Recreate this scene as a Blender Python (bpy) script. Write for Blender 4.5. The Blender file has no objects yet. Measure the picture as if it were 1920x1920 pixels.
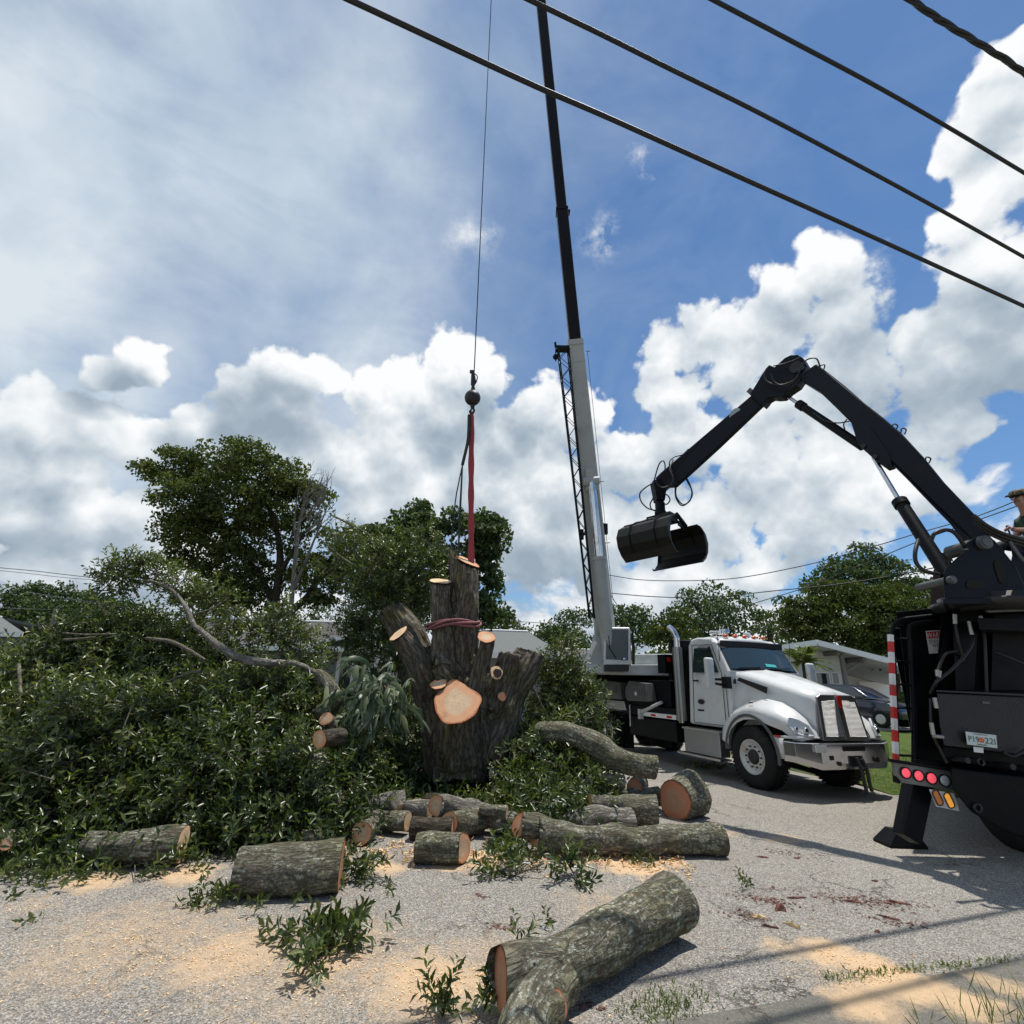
import bpy, bmesh, math, random
import numpy as np
from mathutils import Vector, Matrix
R=math.radians
sc=bpy.context.scene
COL=sc.collection
# ------------------------------------------------------------------ camera
F=960.0; CX=960.0; CY=960.0; PITCH=R(18.3); ROLL=0.033; CH=1.8
cam_d=bpy.data.cameras.new('camera'); cam=bpy.data.objects.new('camera',cam_d); COL.objects.link(cam)
cam_d.sensor_width=36; cam_d.lens=18.0; cam_d.clip_end=3000; cam_d.clip_start=0.05
cam.matrix_world=Matrix.Translation((0,0,CH))@Matrix.Rotation(R(90)+PITCH,4,'X')@Matrix.Rotation(ROLL,4,'Z')
sc.camera=cam
CM=cam.matrix_world.to_3x3()
def ray(px,py):
    return (CM@Vector(((px-CX)/F,-(py-CY)/F,-1))).normalized()
def PY(px,py,Y):            # point seen at a pixel of the photograph, Y metres in front
    d=ray(px,py); return Vector((0,0,CH))+d*(Y/d.y)
def PZ(px,py,z=0.0):        # point seen at a pixel, at height z
    d=ray(px,py); return Vector((0,0,CH))+d*((z-CH)/d.z)
def pxm(P):                 # metres per photo pixel at point P
    return (CM.inverted()@(Vector(P)-Vector((0,0,CH)))).z/-F
# ------------------------------------------------------------------ sun, sky
SUN=Vector((0.22,0.16,1.0)).normalized()
sl=bpy.data.lights.new('sun','SUN'); sl.energy=5.0; sl.angle=R(0.5); sl.color=(1,.955,.88)
so=bpy.data.objects.new('sun',sl); COL.objects.link(so); so.rotation_euler=SUN.to_track_quat('Z','Y').to_euler()
SUN_EL=math.asin(SUN.z); SUN_ROT=math.atan2(SUN.x,SUN.y)
sc.view_settings.view_transform='Standard'; sc.view_settings.look='None'
sc.view_settings.exposure=0.0; sc.view_settings.gamma=1.0
sc.render.engine='CYCLES'

class NT:
    def __init__(s,tree): s.t=tree; s.n=tree.nodes; s.l=tree.links
    def new(s,typ,**kw):
        nd=s.n.new(typ)
        for k,v in kw.items():
            if k.startswith('i_'):
                key=k[2:]
                key=int(key) if key.isdigit() else key.replace('_',' ')
                s.put(nd.inputs[key],v)
            else: setattr(nd,k,v)
        return nd
    def put(s,sock,v):
        if isinstance(v,bpy.types.NodeSocket): s.l.new(v,sock)
        else: sock.default_value=v
    def m(s,op,a,b=None,c=None,clamp=False):
        nd=s.n.new('ShaderNodeMath'); nd.operation=op; nd.use_clamp=clamp
        s.put(nd.inputs[0],a)
        if b is not None: s.put(nd.inputs[1],b)
        if c is not None: s.put(nd.inputs[2],c)
        return nd.outputs[0]
    def v(s,op,a,b=None,sc=None):
        nd=s.n.new('ShaderNodeVectorMath'); nd.operation=op
        s.put(nd.inputs[0],a)
        if b is not None: s.put(nd.inputs[1],b)
        if sc is not None: s.put(nd.inputs['Scale'],sc)
        return nd.outputs['Value'] if op in('LENGTH','DISTANCE','DOT_PRODUCT') else nd.outputs[0]
    def mix(s,f,a,b,typ='RGBA',blend='MIX'):
        nd=s.n.new('ShaderNodeMix'); nd.data_type=typ
        if typ=='RGBA': nd.blend_type=blend; i=(0,6,7); o=2
        else: i=(0,2,3); o=0
        s.put(nd.inputs[i[0]],f); s.put(nd.inputs[i[1]],a); s.put(nd.inputs[i[2]],b)
        return nd.outputs[o]
    def noise(s,vec,scale,detail=4,rough=.5,dist=0.0,col=False):
        nd=s.n.new('ShaderNodeTexNoise'); nd.inputs['Scale'].default_value=scale
        nd.inputs['Detail'].default_value=detail; nd.inputs['Roughness'].default_value=rough
        nd.inputs['Distortion'].default_value=dist
        if vec is not None: s.put(nd.inputs['Vector'],vec)
        return nd.outputs['Color' if col else 'Fac']
    def voro(s,vec,scale,feature='F1',out='Distance',rand=1.0,smooth=None):
        nd=s.n.new('ShaderNodeTexVoronoi'); nd.feature=feature; nd.inputs['Scale'].default_value=scale
        nd.inputs['Randomness'].default_value=rand
        if smooth is not None: nd.inputs['Smoothness'].default_value=smooth
        if vec is not None: s.put(nd.inputs['Vector'],vec)
        return nd.outputs[out]
    def ramp(s,f,stops,interp='LINEAR'):
        nd=s.n.new('ShaderNodeValToRGB'); cr=nd.color_ramp; cr.interpolation=interp
        while len(cr.elements)<len(stops): cr.elements.new(.5)
        for e,(p,c) in zip(cr.elements,stops):
            e.position=p; e.color=(c if len(c)==4 else (*c,1)) if hasattr(c,'__len__') else (c,c,c,1)
        s.put(nd.inputs[0],f); return nd.outputs[0]
    def mr(s,v,a,b,c=0.0,d=1.0,smooth=False):
        nd=s.n.new('ShaderNodeMapRange'); nd.interpolation_type='SMOOTHSTEP' if smooth else 'LINEAR'
        for i,x in enumerate((v,a,b,c,d)): s.put(nd.inputs[i],x)
        return nd.outputs[0]

BLOBS=[ # photo x, y, radius of each cloud puff, turned below into directions on the sky
(1540,520,80),(1460,560,70),(1580,600,95),(1310,625,80),(1240,670,65),(1400,650,95),(1600,700,120),(1270,740,60),(1460,740,90),(1800,690,130),(1710,640,60),
(1905,110,110),(1850,220,100),(1800,280,62),(1850,370,100),(1930,330,120),(1890,500,120),(1850,600,90),(1935,650,140),
(1190,880,75),(1290,850,85),(1400,880,110),(1340,970,100),(1500,950,125),(1600,920,120),(1720,900,100),(1770,800,75),(1840,810,50),(1560,850,80),
(1300,1090,100),(1430,1060,60),(1190,1130,90),(1230,1000,70),
(1015,765,68),(1090,800,75),(1135,790,42),(950,830,60),(1040,890,100),(930,910,90),(1000,1000,100),(1110,1020,100),
(860,695,82),(775,725,80),(710,760,70),(910,720,52),(830,790,95),(740,840,90),(660,880,80),(870,860,85),(780,920,95),(680,960,80),
(530,690,68),(475,725,60),(595,705,55),(640,730,36),(545,770,85),(450,780,65),
(370,800,62),(410,860,90),(510,870,95),(270,830,90),(180,790,95),(80,800,110),(265,655,60),(200,680,55),(310,640,25),(130,880,90),
(150,980,110),(40,970,90),(260,980,90),(90,1080,90),(210,1080,90),(330,1060,90),(10,880,70),
]
def build_world():
    w=bpy.data.worlds.new('World'); sc.world=w; w.use_nodes=True; w.cycles.sampling_method='MANUAL'; w.cycles.sample_map_resolution=256
    nt=w.node_tree; nt.nodes.clear(); T=NT(nt)
    # group A: large puff field -------------------------------------------------
    def mkfield():
        g=bpy.data.node_groups.new('puff_field','ShaderNodeTree')
        g.interface.new_socket('V',in_out='INPUT',socket_type='NodeSocketVector')
        g.interface.new_socket('F',in_out='OUTPUT',socket_type='NodeSocketFloat')
        G=NT(g); gi=g.nodes.new('NodeGroupInput'); go=g.nodes.new('NodeGroupOutput')
        acc=None
        for (x,y,r) in BLOBS:
            rho2=((x-CX)/F)**2+((y-CY)/F)**2
            ra=1.09*r/F/(1+rho2)**.75; c=ray(x,y)
            d=G.v('DISTANCE',gi.outputs[0],tuple(c))
            f=G.m('MULTIPLY_ADD',d,-1.0/ra,1.0)
            acc=f if acc is None else G.m('SMOOTH_MAX',acc,f,.22)
        G.l.new(acc,go.inputs[0]); return g
    def mkbump():
        g=bpy.data.node_groups.new('puff_bumps','ShaderNodeTree')
        g.interface.new_socket('V',in_out='INPUT',socket_type='NodeSocketVector')
        g.interface.new_socket('B',in_out='OUTPUT',socket_type='NodeSocketFloat')
        G=NT(g); gi=g.nodes.new('NodeGroupInput'); go=g.nodes.new('NodeGroupOutput')
        V=gi.outputs[0]
        wv=G.v('ADD',V,G.v('SCALE',G.v('SUBTRACT',G.noise(V,14,4,.55,col=True),(.5,.5,.5)),sc=.05))
        b=None
        for s_,a in ((11,.50),(27,.27),(64,.13)):
            vd=G.voro(wv,s_,'F1')
            t=G.m('MULTIPLY',G.m('SUBTRACT',.42,vd),a*1.15)
            b=t if b is None else G.m('ADD',b,t)
        fb=G.m('MULTIPLY',G.m('SUBTRACT',G.noise(V,20,6,.62),.5),.55)
        G.l.new(G.m('ADD',b,fb),go.inputs[0]); return g
    gf=mkfield(); gb=mkbump()
    def grp(g,v):
        nd=nt.nodes.new('ShaderNodeGroup'); nd.node_tree=g; nt.links.new(v,nd.inputs[0]); return nd.outputs[0]
    D=T.new('ShaderNodeTexCoord').outputs['Generated']
    D=T.v('NORMALIZE',D)
    sep=T.new('ShaderNodeSeparateXYZ'); nt.links.new(D,sep.inputs[0]); X,Y,Z=sep.outputs
    wl=T.v('SCALE',T.v('SUBTRACT',T.noise(D,5,3,.5,col=True),(.5,.5,.5)),sc=.10)
    Dw=T.v('ADD',D,wl)
    F0=grp(gf,Dw); B0=grp(gb,D)
    up=(SUN*0.045+Vector((0,0,.012)))
    F1=grp(gf,T.v('ADD',Dw,tuple(up)))
    B1=grp(gb,T.v('ADD',D,tuple(SUN*0.014)))
    dens=T.m('ADD',F0,B0)
    a_c=T.mr(dens,.0,.20,0,1,True)
    # broken low cloud right round the sky, closing up towards the horizon
    Ds=T.v('MULTIPLY',Dw,(1.0,1.0,1.9))
    dn=T.noise(Ds,3.4,8,.56)
    dn2=T.noise(T.v('ADD',Ds,(.012,.03,.075)),3.4,5,.56)
    lowm=T.mr(Z,.10,.42,.17,-.17)
    deck=T.mr(T.m('ADD',T.m('ADD',dn,lowm),T.m('MULTIPLY',B0,.10)),.55,.635,0,1,True)
    back=T.mr(Y,.25,-.1,0,1,True)
    bk=T.m('MULTIPLY',T.mr(dn,.57,.66,0,.8,True),back)
    deck=T.m('MAXIMUM',T.m('MULTIPLY',deck,T.mr(Z,.30,.52,1.0,0,True)),bk)
    # shading: bright tops, grey bases
    sl_=T.m('SUBTRACT',F0,F1)
    bl_=T.m('SUBTRACT',B0,B1)
    thick=T.mr(dens,.1,1.2,0,1)
    li=T.m('ADD',T.m('MULTIPLY',sl_,.85),T.m('MULTIPLY',bl_,.70))
    li=T.m('ADD',li,T.m('MULTIPLY',T.m('SUBTRACT',T.noise(D,4.2,5,.5),.5),2.0))
    li=T.m('ADD',li,T.m('SUBTRACT',.60,T.m('MULTIPLY',thick,.44)))
    ccol=T.ramp(li,[(0.0,(.33,.41,.49)),(.30,(.44,.52,.60)),(.55,(.60,.67,.73)),(.82,(.84,.88,.91)),(1.0,(.98,.99,1.0))])
    dl=T.m('ADD',.55,T.m('ADD',T.m('MULTIPLY',T.m('SUBTRACT',dn,dn2),3.2),T.m('MULTIPLY',bl_,.7)))
    dcol=T.ramp(dl,[(.2,(.38,.46,.54)),(.5,(.58,.66,.74)),(.8,(.88,.90,.92))])
    # high veil on the left
    az=T.m('ARCTAN2',X,Y)
    vn=T.noise(T.v('MULTIPLY',D,(1.2,1.2,2.2)),1.8,7,.55,.6)
    edge=T.m('ADD',T.m('MULTIPLY',X,1.25),T.m('MULTIPLY',Z,-.10))
    vmask=T.mr(T.m('ADD',edge,T.m('MULTIPLY',T.m('SUBTRACT',vn,.5),.55)),.20,-.42,0,1,True)
    vs=T.noise(T.v('MULTIPLY',D,(1.6,1.6,3.4)),2.0,7,.55,.5)
    va=T.m('MULTIPLY',vmask,T.mr(vs,.30,.58,.48,1.0))
    vcol=T.ramp(T.m('ADD',T.noise(D,2.2,6,.55,.3),T.mr(X,-.75,.1,.07,-.16)),[(.24,(.27,.38,.57)),(.38,(.40,.51,.66)),(.50,(.54,.64,.75)),(.62,(.72,.79,.85))])
    hz=T.noise(T.v('MULTIPLY',D,(1,1,1.6)),3.0,6,.6,.6)
    thin=T.m('MULTIPLY',T.mr(hz,.45,.75,0,.35),T.mr(X,.55,.1,.3,1))
    sky=T.new('ShaderNodeTexSky'); sky.sky_type='NISHITA'; sky.sun_disc=False
    sky.sun_elevation=SUN_EL; sky.sun_rotation=SUN_ROT; sky.air_density=1.0; sky.dust_density=0.1; sky.ozone_density=2.5
    base=T.mix(1.0,sky.outputs[0],(.082,.104,.118,1),blend='MULTIPLY')
    c1=T.mix(va,T.mix(thin,base,(.52,.60,.72,1)),vcol)
    c2=T.mix(deck,c1,dcol)
    c3=T.mix(a_c,c2,ccol)
    for (x,y,r) in ((885,452,70),(1196,285,34),(1220,320,30),(1130,455,60),(1640,505,50),(1600,560,60)):
        rho2=((x-CX)/F)**2+((y-CY)/F)**2; ra=r/F/(1+rho2)**.75
        wd=T.v('DISTANCE',T.v('ADD',D,T.v('SCALE',T.v('SUBTRACT',T.noise(D,16,5,.6,col=True),(.5,.5,.5)),sc=.10)),tuple(ray(x,y)))
        wm_=T.m('MULTIPLY',T.mr(wd,ra,0,0,1,True),T.mr(T.noise(D,26,6,.7),.40,.66,0,.9)); c3=T.mix(wm_,c3,(.80,.84,.88,1))
    below=T.mr(Z,-.02,0,0,1)
    c4=T.mix(below,(.10,.10,.09,1),c3)
    bg=T.new('ShaderNodeBackground',i_Strength=1.0); nt.links.new(c4,bg.inputs[0])
    out=nt.nodes.new('ShaderNodeOutputWorld'); nt.links.new(bg.outputs[0],out.inputs[0])
build_world()
# ------------------------------------------------------------------ helpers
rng=np.random.default_rng(7); random.seed(7)
def tag(o,label=None,cat=None,group=None,kind=None):
    if label: o['label']=label
    if cat: o['category']=cat
    if group: o['group']=group
    if kind: o['kind']=kind
    return o
def thing(name,label,cat,mat=None,group=None):
    o=bpy.data.objects.new(name,None); o.empty_display_size=.2; COL.objects.link(o)
    if mat is None: mat=Matrix()
    if not isinstance(mat,Matrix): mat=Matrix.Translation(Vector(mat))
    o.matrix_world=mat; WM[o.name]=mat
    return tag(o,label,cat,group)
WM={}
def link(name,me,mat=None,parent=None,world=False,smooth=False,bevel=0,seg=2,sub=0):
    o=bpy.data.objects.new(name,me); COL.objects.link(o)
    if mat is not None and not me.materials:
        for m in (mat if isinstance(mat,(list,tuple)) else [mat]): me.materials.append(m)
    if parent is not None:
        o.parent=parent
        if world: o.matrix_parent_inverse=wm(parent).inverted()
    if smooth: me.polygons.foreach_set('use_smooth',[True]*len(me.polygons))
    if bevel:
        b=o.modifiers.new('bevel','BEVEL'); b.width=bevel; b.segments=seg; b.limit_method='ANGLE'; b.angle_limit=R(35)
        b.harden_normals=False
    if sub:
        s_=o.modifiers.new('sub','SUBSURF'); s_.levels=sub; s_.render_levels=sub
    return o
def wm(o):
    m=WM.get(o.name)
    if m is None: m=Matrix()
    return m
class B:
    """collects shapes into one mesh"""
    def __init__(s,M=None): s.v=[]; s.f=[]; s.mi=[]; s.M=M; s.sm=[]
    def add(s,vs,fs,mi=0,sm=False):
        n=len(s.v)
        for p in vs:
            p=Vector(p); s.v.append(s.M@p if s.M else p)
        for f in fs: s.f.append(tuple(n+i for i in f)); s.mi.append(mi); s.sm.append(sm)
        return s
    def box(s,c,d,rot=None,mi=0):
        x,y,z=d[0]/2,d[1]/2,d[2]/2
        vs=[Vector((a*x,b*y,e*z)) for e in(-1,1) for b in(-1,1) for a in(-1,1)]
        if rot is not None: vs=[rot@v for v in vs]
        c=Vector(c); vs=[v+c for v in vs]
        return s.add(vs,[(0,2,3,1),(4,5,7,6),(0,1,5,4),(2,6,7,3),(0,4,6,2),(1,3,7,5)],mi)
    def bx(s,x0,x1,y0,y1,z0,z1,mi=0): return s.box(((x0+x1)/2,(y0+y1)/2,(z0+z1)/2),(x1-x0,y1-y0,z1-z0),mi=mi)
    def frame(s,d):
        d=Vector(d).normalized(); u=Vector((0,0,1)) if abs(d.z)<.95 else Vector((0,1,0))
        a=d.cross(u).normalized(); b=a.cross(d).normalized(); return a,b
    def beam(s,p0,p1,w0,h0,w1=None,h1=None,up=None,mi=0):
        p0=Vector(p0);p1=Vector(p1); d=(p1-p0).normalized()
        w1=w0 if w1 is None else w1; h1=h0 if h1 is None else h1
        if up is None: a,b=s.frame(d)
        else: a=d.cross(Vector(up)).normalized(); b=a.cross(d).normalized()
        vs=[]
        for p,w,h in((p0,w0,h0),(p1,w1,h1)):
            for i,j in((-1,-1),(1,-1),(1,1),(-1,1)): vs.append(p+a*(i*w/2)+b*(j*h/2))
        return s.add(vs,[(0,3,2,1),(4,5,6,7),(0,1,5,4),(1,2,6,5),(2,3,7,6),(3,0,4,7)],mi)
    def tube(s,pts,r,seg=10,mi=0,cap=True,sm=True):
        pts=[Vector(p) for p in pts]; n=len(pts)
        rs=r if hasattr(r,'__len__') else [r]*n
        d0=(pts[1]-pts[0]).normalized(); a,b=s.frame(d0); vs=[];fs=[]
        for i,p in enumerate(pts):
            d=(pts[min(i+1,n-1)]-pts[max(i-1,0)]).normalized()
            a=(a-d*a.dot(d)).normalized(); b=d.cross(a)
            for k in range(seg):
                t=2*math.pi*k/seg; vs.append(p+(a*math.cos(t)+b*math.sin(t))*rs[i])
        for i in range(n-1):
            for k in range(seg):
                k2=(k+1)%seg; fs.append((i*seg+k,i*seg+k2,(i+1)*seg+k2,(i+1)*seg+k))
        s.add(vs,fs,mi,sm)
        if cap:
            s.add(vs[:seg],[tuple(range(seg-1,-1,-1))],mi); s.add(vs[-seg:],[tuple(range(seg))],mi)
        return s
    def cyl(s,p0,p1,r0,r1=None,seg=24,mi=0): return s.tube([p0,p1],[r0,r0 if r1 is None else r1],seg,mi)
    def lathe(s,c,axis,prof,seg=32,mi=0,sm=True):
        # prof: (distance along axis, radius)
        c=Vector(c); d=Vector(axis).normalized(); a,b=s.frame(d); vs=[];fs=[];n=len(prof)
        for h,r in prof:
            for k in range(seg):
                t=2*math.pi*k/seg; vs.append(c+d*h+(a*math.cos(t)+b*math.sin(t))*r)
        for i in range(n-1):
            for k in range(seg):
                k2=(k+1)%seg; fs.append((i*seg+k,i*seg+k2,(i+1)*seg+k2,(i+1)*seg+k))
        return s.add(vs,fs,mi,sm)
    def prism(s,pts,off,mi=0):
        pts=[Vector(p) for p in pts]; off=Vector(off); n=len(pts)
        vs=pts+[p+off for p in pts]
        fs=[tuple(range(n)),tuple(range(2*n-1,n-1,-1))]+[(i,i+n,(i+1)%n+n,(i+1)%n) for i in range(n)]
        return s.add(vs,fs,mi)
    def sphere(s,c,r,seg=20,rings=12,mi=0,sc=(1,1,1)):
        c=Vector(c);vs=[];fs=[]
        for i in range(rings+1):
            t=math.pi*i/rings
            for k in range(seg):
                p=2*math.pi*k/seg; vs.append(c+Vector((math.sin(t)*math.cos(p)*r*sc[0],math.sin(t)*math.sin(p)*r*sc[1],math.cos(t)*r*sc[2])))
        for i in range(rings):
            for k in range(seg):
                k2=(k+1)%seg; fs.append((i*seg+k,(i+1)*seg+k,(i+1)*seg+k2,i*seg+k2))
        return s.add(vs,fs,mi,True)
    def mesh(s,name):
        me=bpy.data.meshes.new(name); me.from_pydata([tuple(v) for v in s.v],[],s.f)
        me.polygons.foreach_set('material_index',s.mi); me.polygons.foreach_set('use_smooth',s.sm)
        bm=bmesh.new(); bm.from_mesh(me); bmesh.ops.recalc_face_normals(bm,faces=bm.faces); bm.to_mesh(me); bm.free()
        return me
    def obj(s,name,mat,parent=None,world=False,**k):
        return link(name,s.mesh(name),mat,parent,world,**k)
def smooth_path(pts,n=8):
    pts=[Vector(p) for p in pts]; out=[]
    P=[pts[0]*2-pts[1]]+pts+[pts[-1]*2-pts[-2]]
    for i in range(1,len(P)-2):
        for k in range(n):
            t=k/n; a,b,c,d=P[i-1],P[i],P[i+1],P[i+2]
            out.append(.5*((2*b)+(c-a)*t+(2*a-5*b+4*c-d)*t*t+(3*b-a-3*c+d)*t**3))
    out.append(pts[-1]); return out
def lerp_list(vals,n):
    x=np.linspace(0,len(vals)-1,n); return list(np.interp(x,range(len(vals)),vals))
# simple vectorised value noise used for shapes
_perm=rng.random((64,64,64)).astype(np.float32)
def vnoise(P,scale):
    p=np.asarray(P,dtype=np.float64)*scale; i=np.floor(p).astype(int); f=p-i; f=f*f*(3-2*f); r=0
    for dx in(0,1):
        for dy in(0,1):
            for dz in(0,1):
                w=(f[:,0] if dx else 1-f[:,0])*(f[:,1] if dy else 1-f[:,1])*(f[:,2] if dz else 1-f[:,2])
                r=r+w*_perm[(i[:,0]+dx)%64,(i[:,1]+dy)%64,(i[:,2]+dz)%64]
    return r*2-1
# ------------------------------------------------------------------ materials
def mat(name,fn):
    m=bpy.data.materials.new(name); m.use_nodes=True; t=m.node_tree; t.nodes.clear(); T=NT(t)
    out=t.nodes.new('ShaderNodeOutputMaterial'); fn(T,out,t.links); return m
def pbr(T,out,l,col,rough=.5,metal=0,bump=None,bd=.01,spec=.5,coat=0,**kw):
    p=T.new('ShaderNodeBsdfPrincipled'); T.put(p.inputs['Base Color'],col if not(isinstance(col,tuple) and len(col)==3) else (*col,1))
    T.put(p.inputs['Roughness'],rough); T.put(p.inputs['Metallic'],metal); T.put(p.inputs['Specular IOR Level'],spec)
    T.put(p.inputs['Coat Weight'],coat)
    for k,v in kw.items(): T.put(p.inputs[k.replace('_',' ')],v)
    if bump is not None:
        b=T.new('ShaderNodeBump'); b.inputs['Distance'].default_value=bd; b.inputs['Strength'].default_value=1.0
        T.put(b.inputs['Height'],bump); l.new(b.outputs[0],p.inputs['Normal'])
    l.new(p.outputs[0],out.inputs[0]); return p
def objco(T): return T.new('ShaderNodeTexCoord').outputs['Object']
def genpos(T): return T.new('ShaderNodeNewGeometry').outputs['Position']
def simple(name,col,rough=.5,metal=0,var=.12,ns=6,bumpy=0,coat=0,dirt=None,dirts=1.6,spec=.5):
    def fn(T,out,l):
        P=objco(T); n=T.noise(P,ns,6,.6)
        c=T.mix(n,tuple(x*(1-var) for x in col)+(1,),tuple(min(1,x*(1+var)) for x in col)+(1,))
        if dirt:
            d=T.mr(T.noise(P,dirts,8,.65),.52,.72,0,.75); c=T.mix(d,c,dirt+(1,))
        r=T.m('ADD',rough-.05,T.m('MULTIPLY',T.noise(P,ns*2.3,5,.6),.12))
        pbr(T,out,l,c,r,metal,T.noise(P,60,4,.6) if bumpy else None,bumpy,coat=coat,spec=spec)
    return mat(name,fn)
M={}
def bark_fn(base,pale,moss,lichen=.5,scale=1.0,mossamt=.5,uw=False):
    def fn(T,out,l):
        P=T.new('ShaderNodeAttribute',attribute_name='bk').outputs['Vector']   # x,y around the stem, z along it (metres)
        W=objco(T)
        Ps=T.v('MULTIPLY',P,(1,1,.30))
        fur=T.m('ABSOLUTE',T.m('SUBTRACT',T.noise(Ps,15*scale,6,.62,.5),.5))
        fur=T.mr(fur,0,.10)
        n=T.noise(P,5,6,.6); fine=T.noise(P,70,5,.7)
        c=T.mix(n,(*base,1),tuple(x*1.7 for x in base)+(1,))
        c=T.mix(T.m('MULTIPLY',T.mr(T.noise(W,3.1,6,.6),.45,.6),mossamt),c,(*moss,1))
        li=T.m('MULTIPLY',T.mr(T.noise(P,30,7,.74),.515,.56),T.mr(T.noise(P,3.7,4,.6),.36,.52)); pe=T.mr(T.noise(W,4.4,6,.65),.66,.70,0,.8)
        c=T.mix(T.m('MULTIPLY',li,lichen),c,(*pale,1))
        c=T.mix(pe,c,(.20,.10,.055,1))
        c=T.mix(T.mr(fur,0,.7,.70,0),c,tuple(x*.35 for x in base)+(1,))
        h=T.m('ADD',T.m('MULTIPLY',fur,1.0),T.m('MULTIPLY',fine,.5))
        pbr(T,out,l,c,.9,0,h,.012,spec=.2)
    return fn
def leaf_fn(c1,c2,c3,rough=.34,trans=.28,spec=.5):
    def fn(T,out,l):
        g=T.new('ShaderNodeNewGeometry'); r=g.outputs['Random Per Island']
        c=T.ramp(r,[(0,c1),(.5,c2),(1,c3)])
        n=T.noise(objco(T),1.3,3,.5)
        c=T.mix(T.mr(n,.35,.65,0,.55),c,T.v('MULTIPLY',c,(1.5,1.25,.9)))
        p=T.new('ShaderNodeBsdfPrincipled'); l.new(c,p.inputs['Base Color']); p.inputs['Roughness'].default_value=rough
        p.inputs['Specular IOR Level'].default_value=spec
        tr=T.new('ShaderNodeBsdfTranslucent'); l.new(T.v('MULTIPLY',c,(1.9,2.1,.9)),tr.inputs[0])
        mx=T.new('ShaderNodeMixShader'); mx.inputs[0].default_value=trans
        l.new(p.outputs[0],mx.inputs[1]); l.new(tr.outputs[0],mx.inputs[2]); l.new(mx.outputs[0],out.inputs[0])
    return fn
def cut_fn(heart,sap,rim):
    def fn(T,out,l):
        A=T.new('ShaderNodeAttribute',attribute_name='rad').outputs['Fac']
        P=objco(T)
        A2=T.m('ADD',A,T.m('MULTIPLY',T.m('SUBTRACT',T.noise(P,6,4,.6),.5),.30))
        ring=T.m('SINE',T.m('MULTIPLY',A2,60.0))
        c=T.ramp(A2,[(0,heart),(.50,heart),(.66,sap),(.90,sap),(.97,rim)])
        c=T.mix(T.mr(ring,-1,1,.0,.24),c,T.v('MULTIPLY',c,(.68,.60,.52)))
        ck=T.m('ABSOLUTE',T.m('SUBTRACT',T.noise(T.v('MULTIPLY',P,(2.2,2.2,6)),2.6,4,.7,.6),.5)); ckm=T.m('MULTIPLY',T.mr(ck,.0,.010,.75,0),T.mr(A,.75,.35)); c=T.mix(ckm,c,(.16,.09,.05,1))
        saw=T.noise(T.v('MULTIPLY',P,(1.5,1.5,9)),30,4,.7)
        c=T.mix(T.mr(saw,.35,.65,.0,.22),c,T.v('MULTIPLY',c,(.72,.66,.60)))
        c=T.mix(T.mr(T.noise(P,7,6,.75),.54,.68,0,.6),c,(.32,.20,.12,1))
        pbr(T,out,l,c,.8,0,saw,.004,spec=.2)
    return fn
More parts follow.
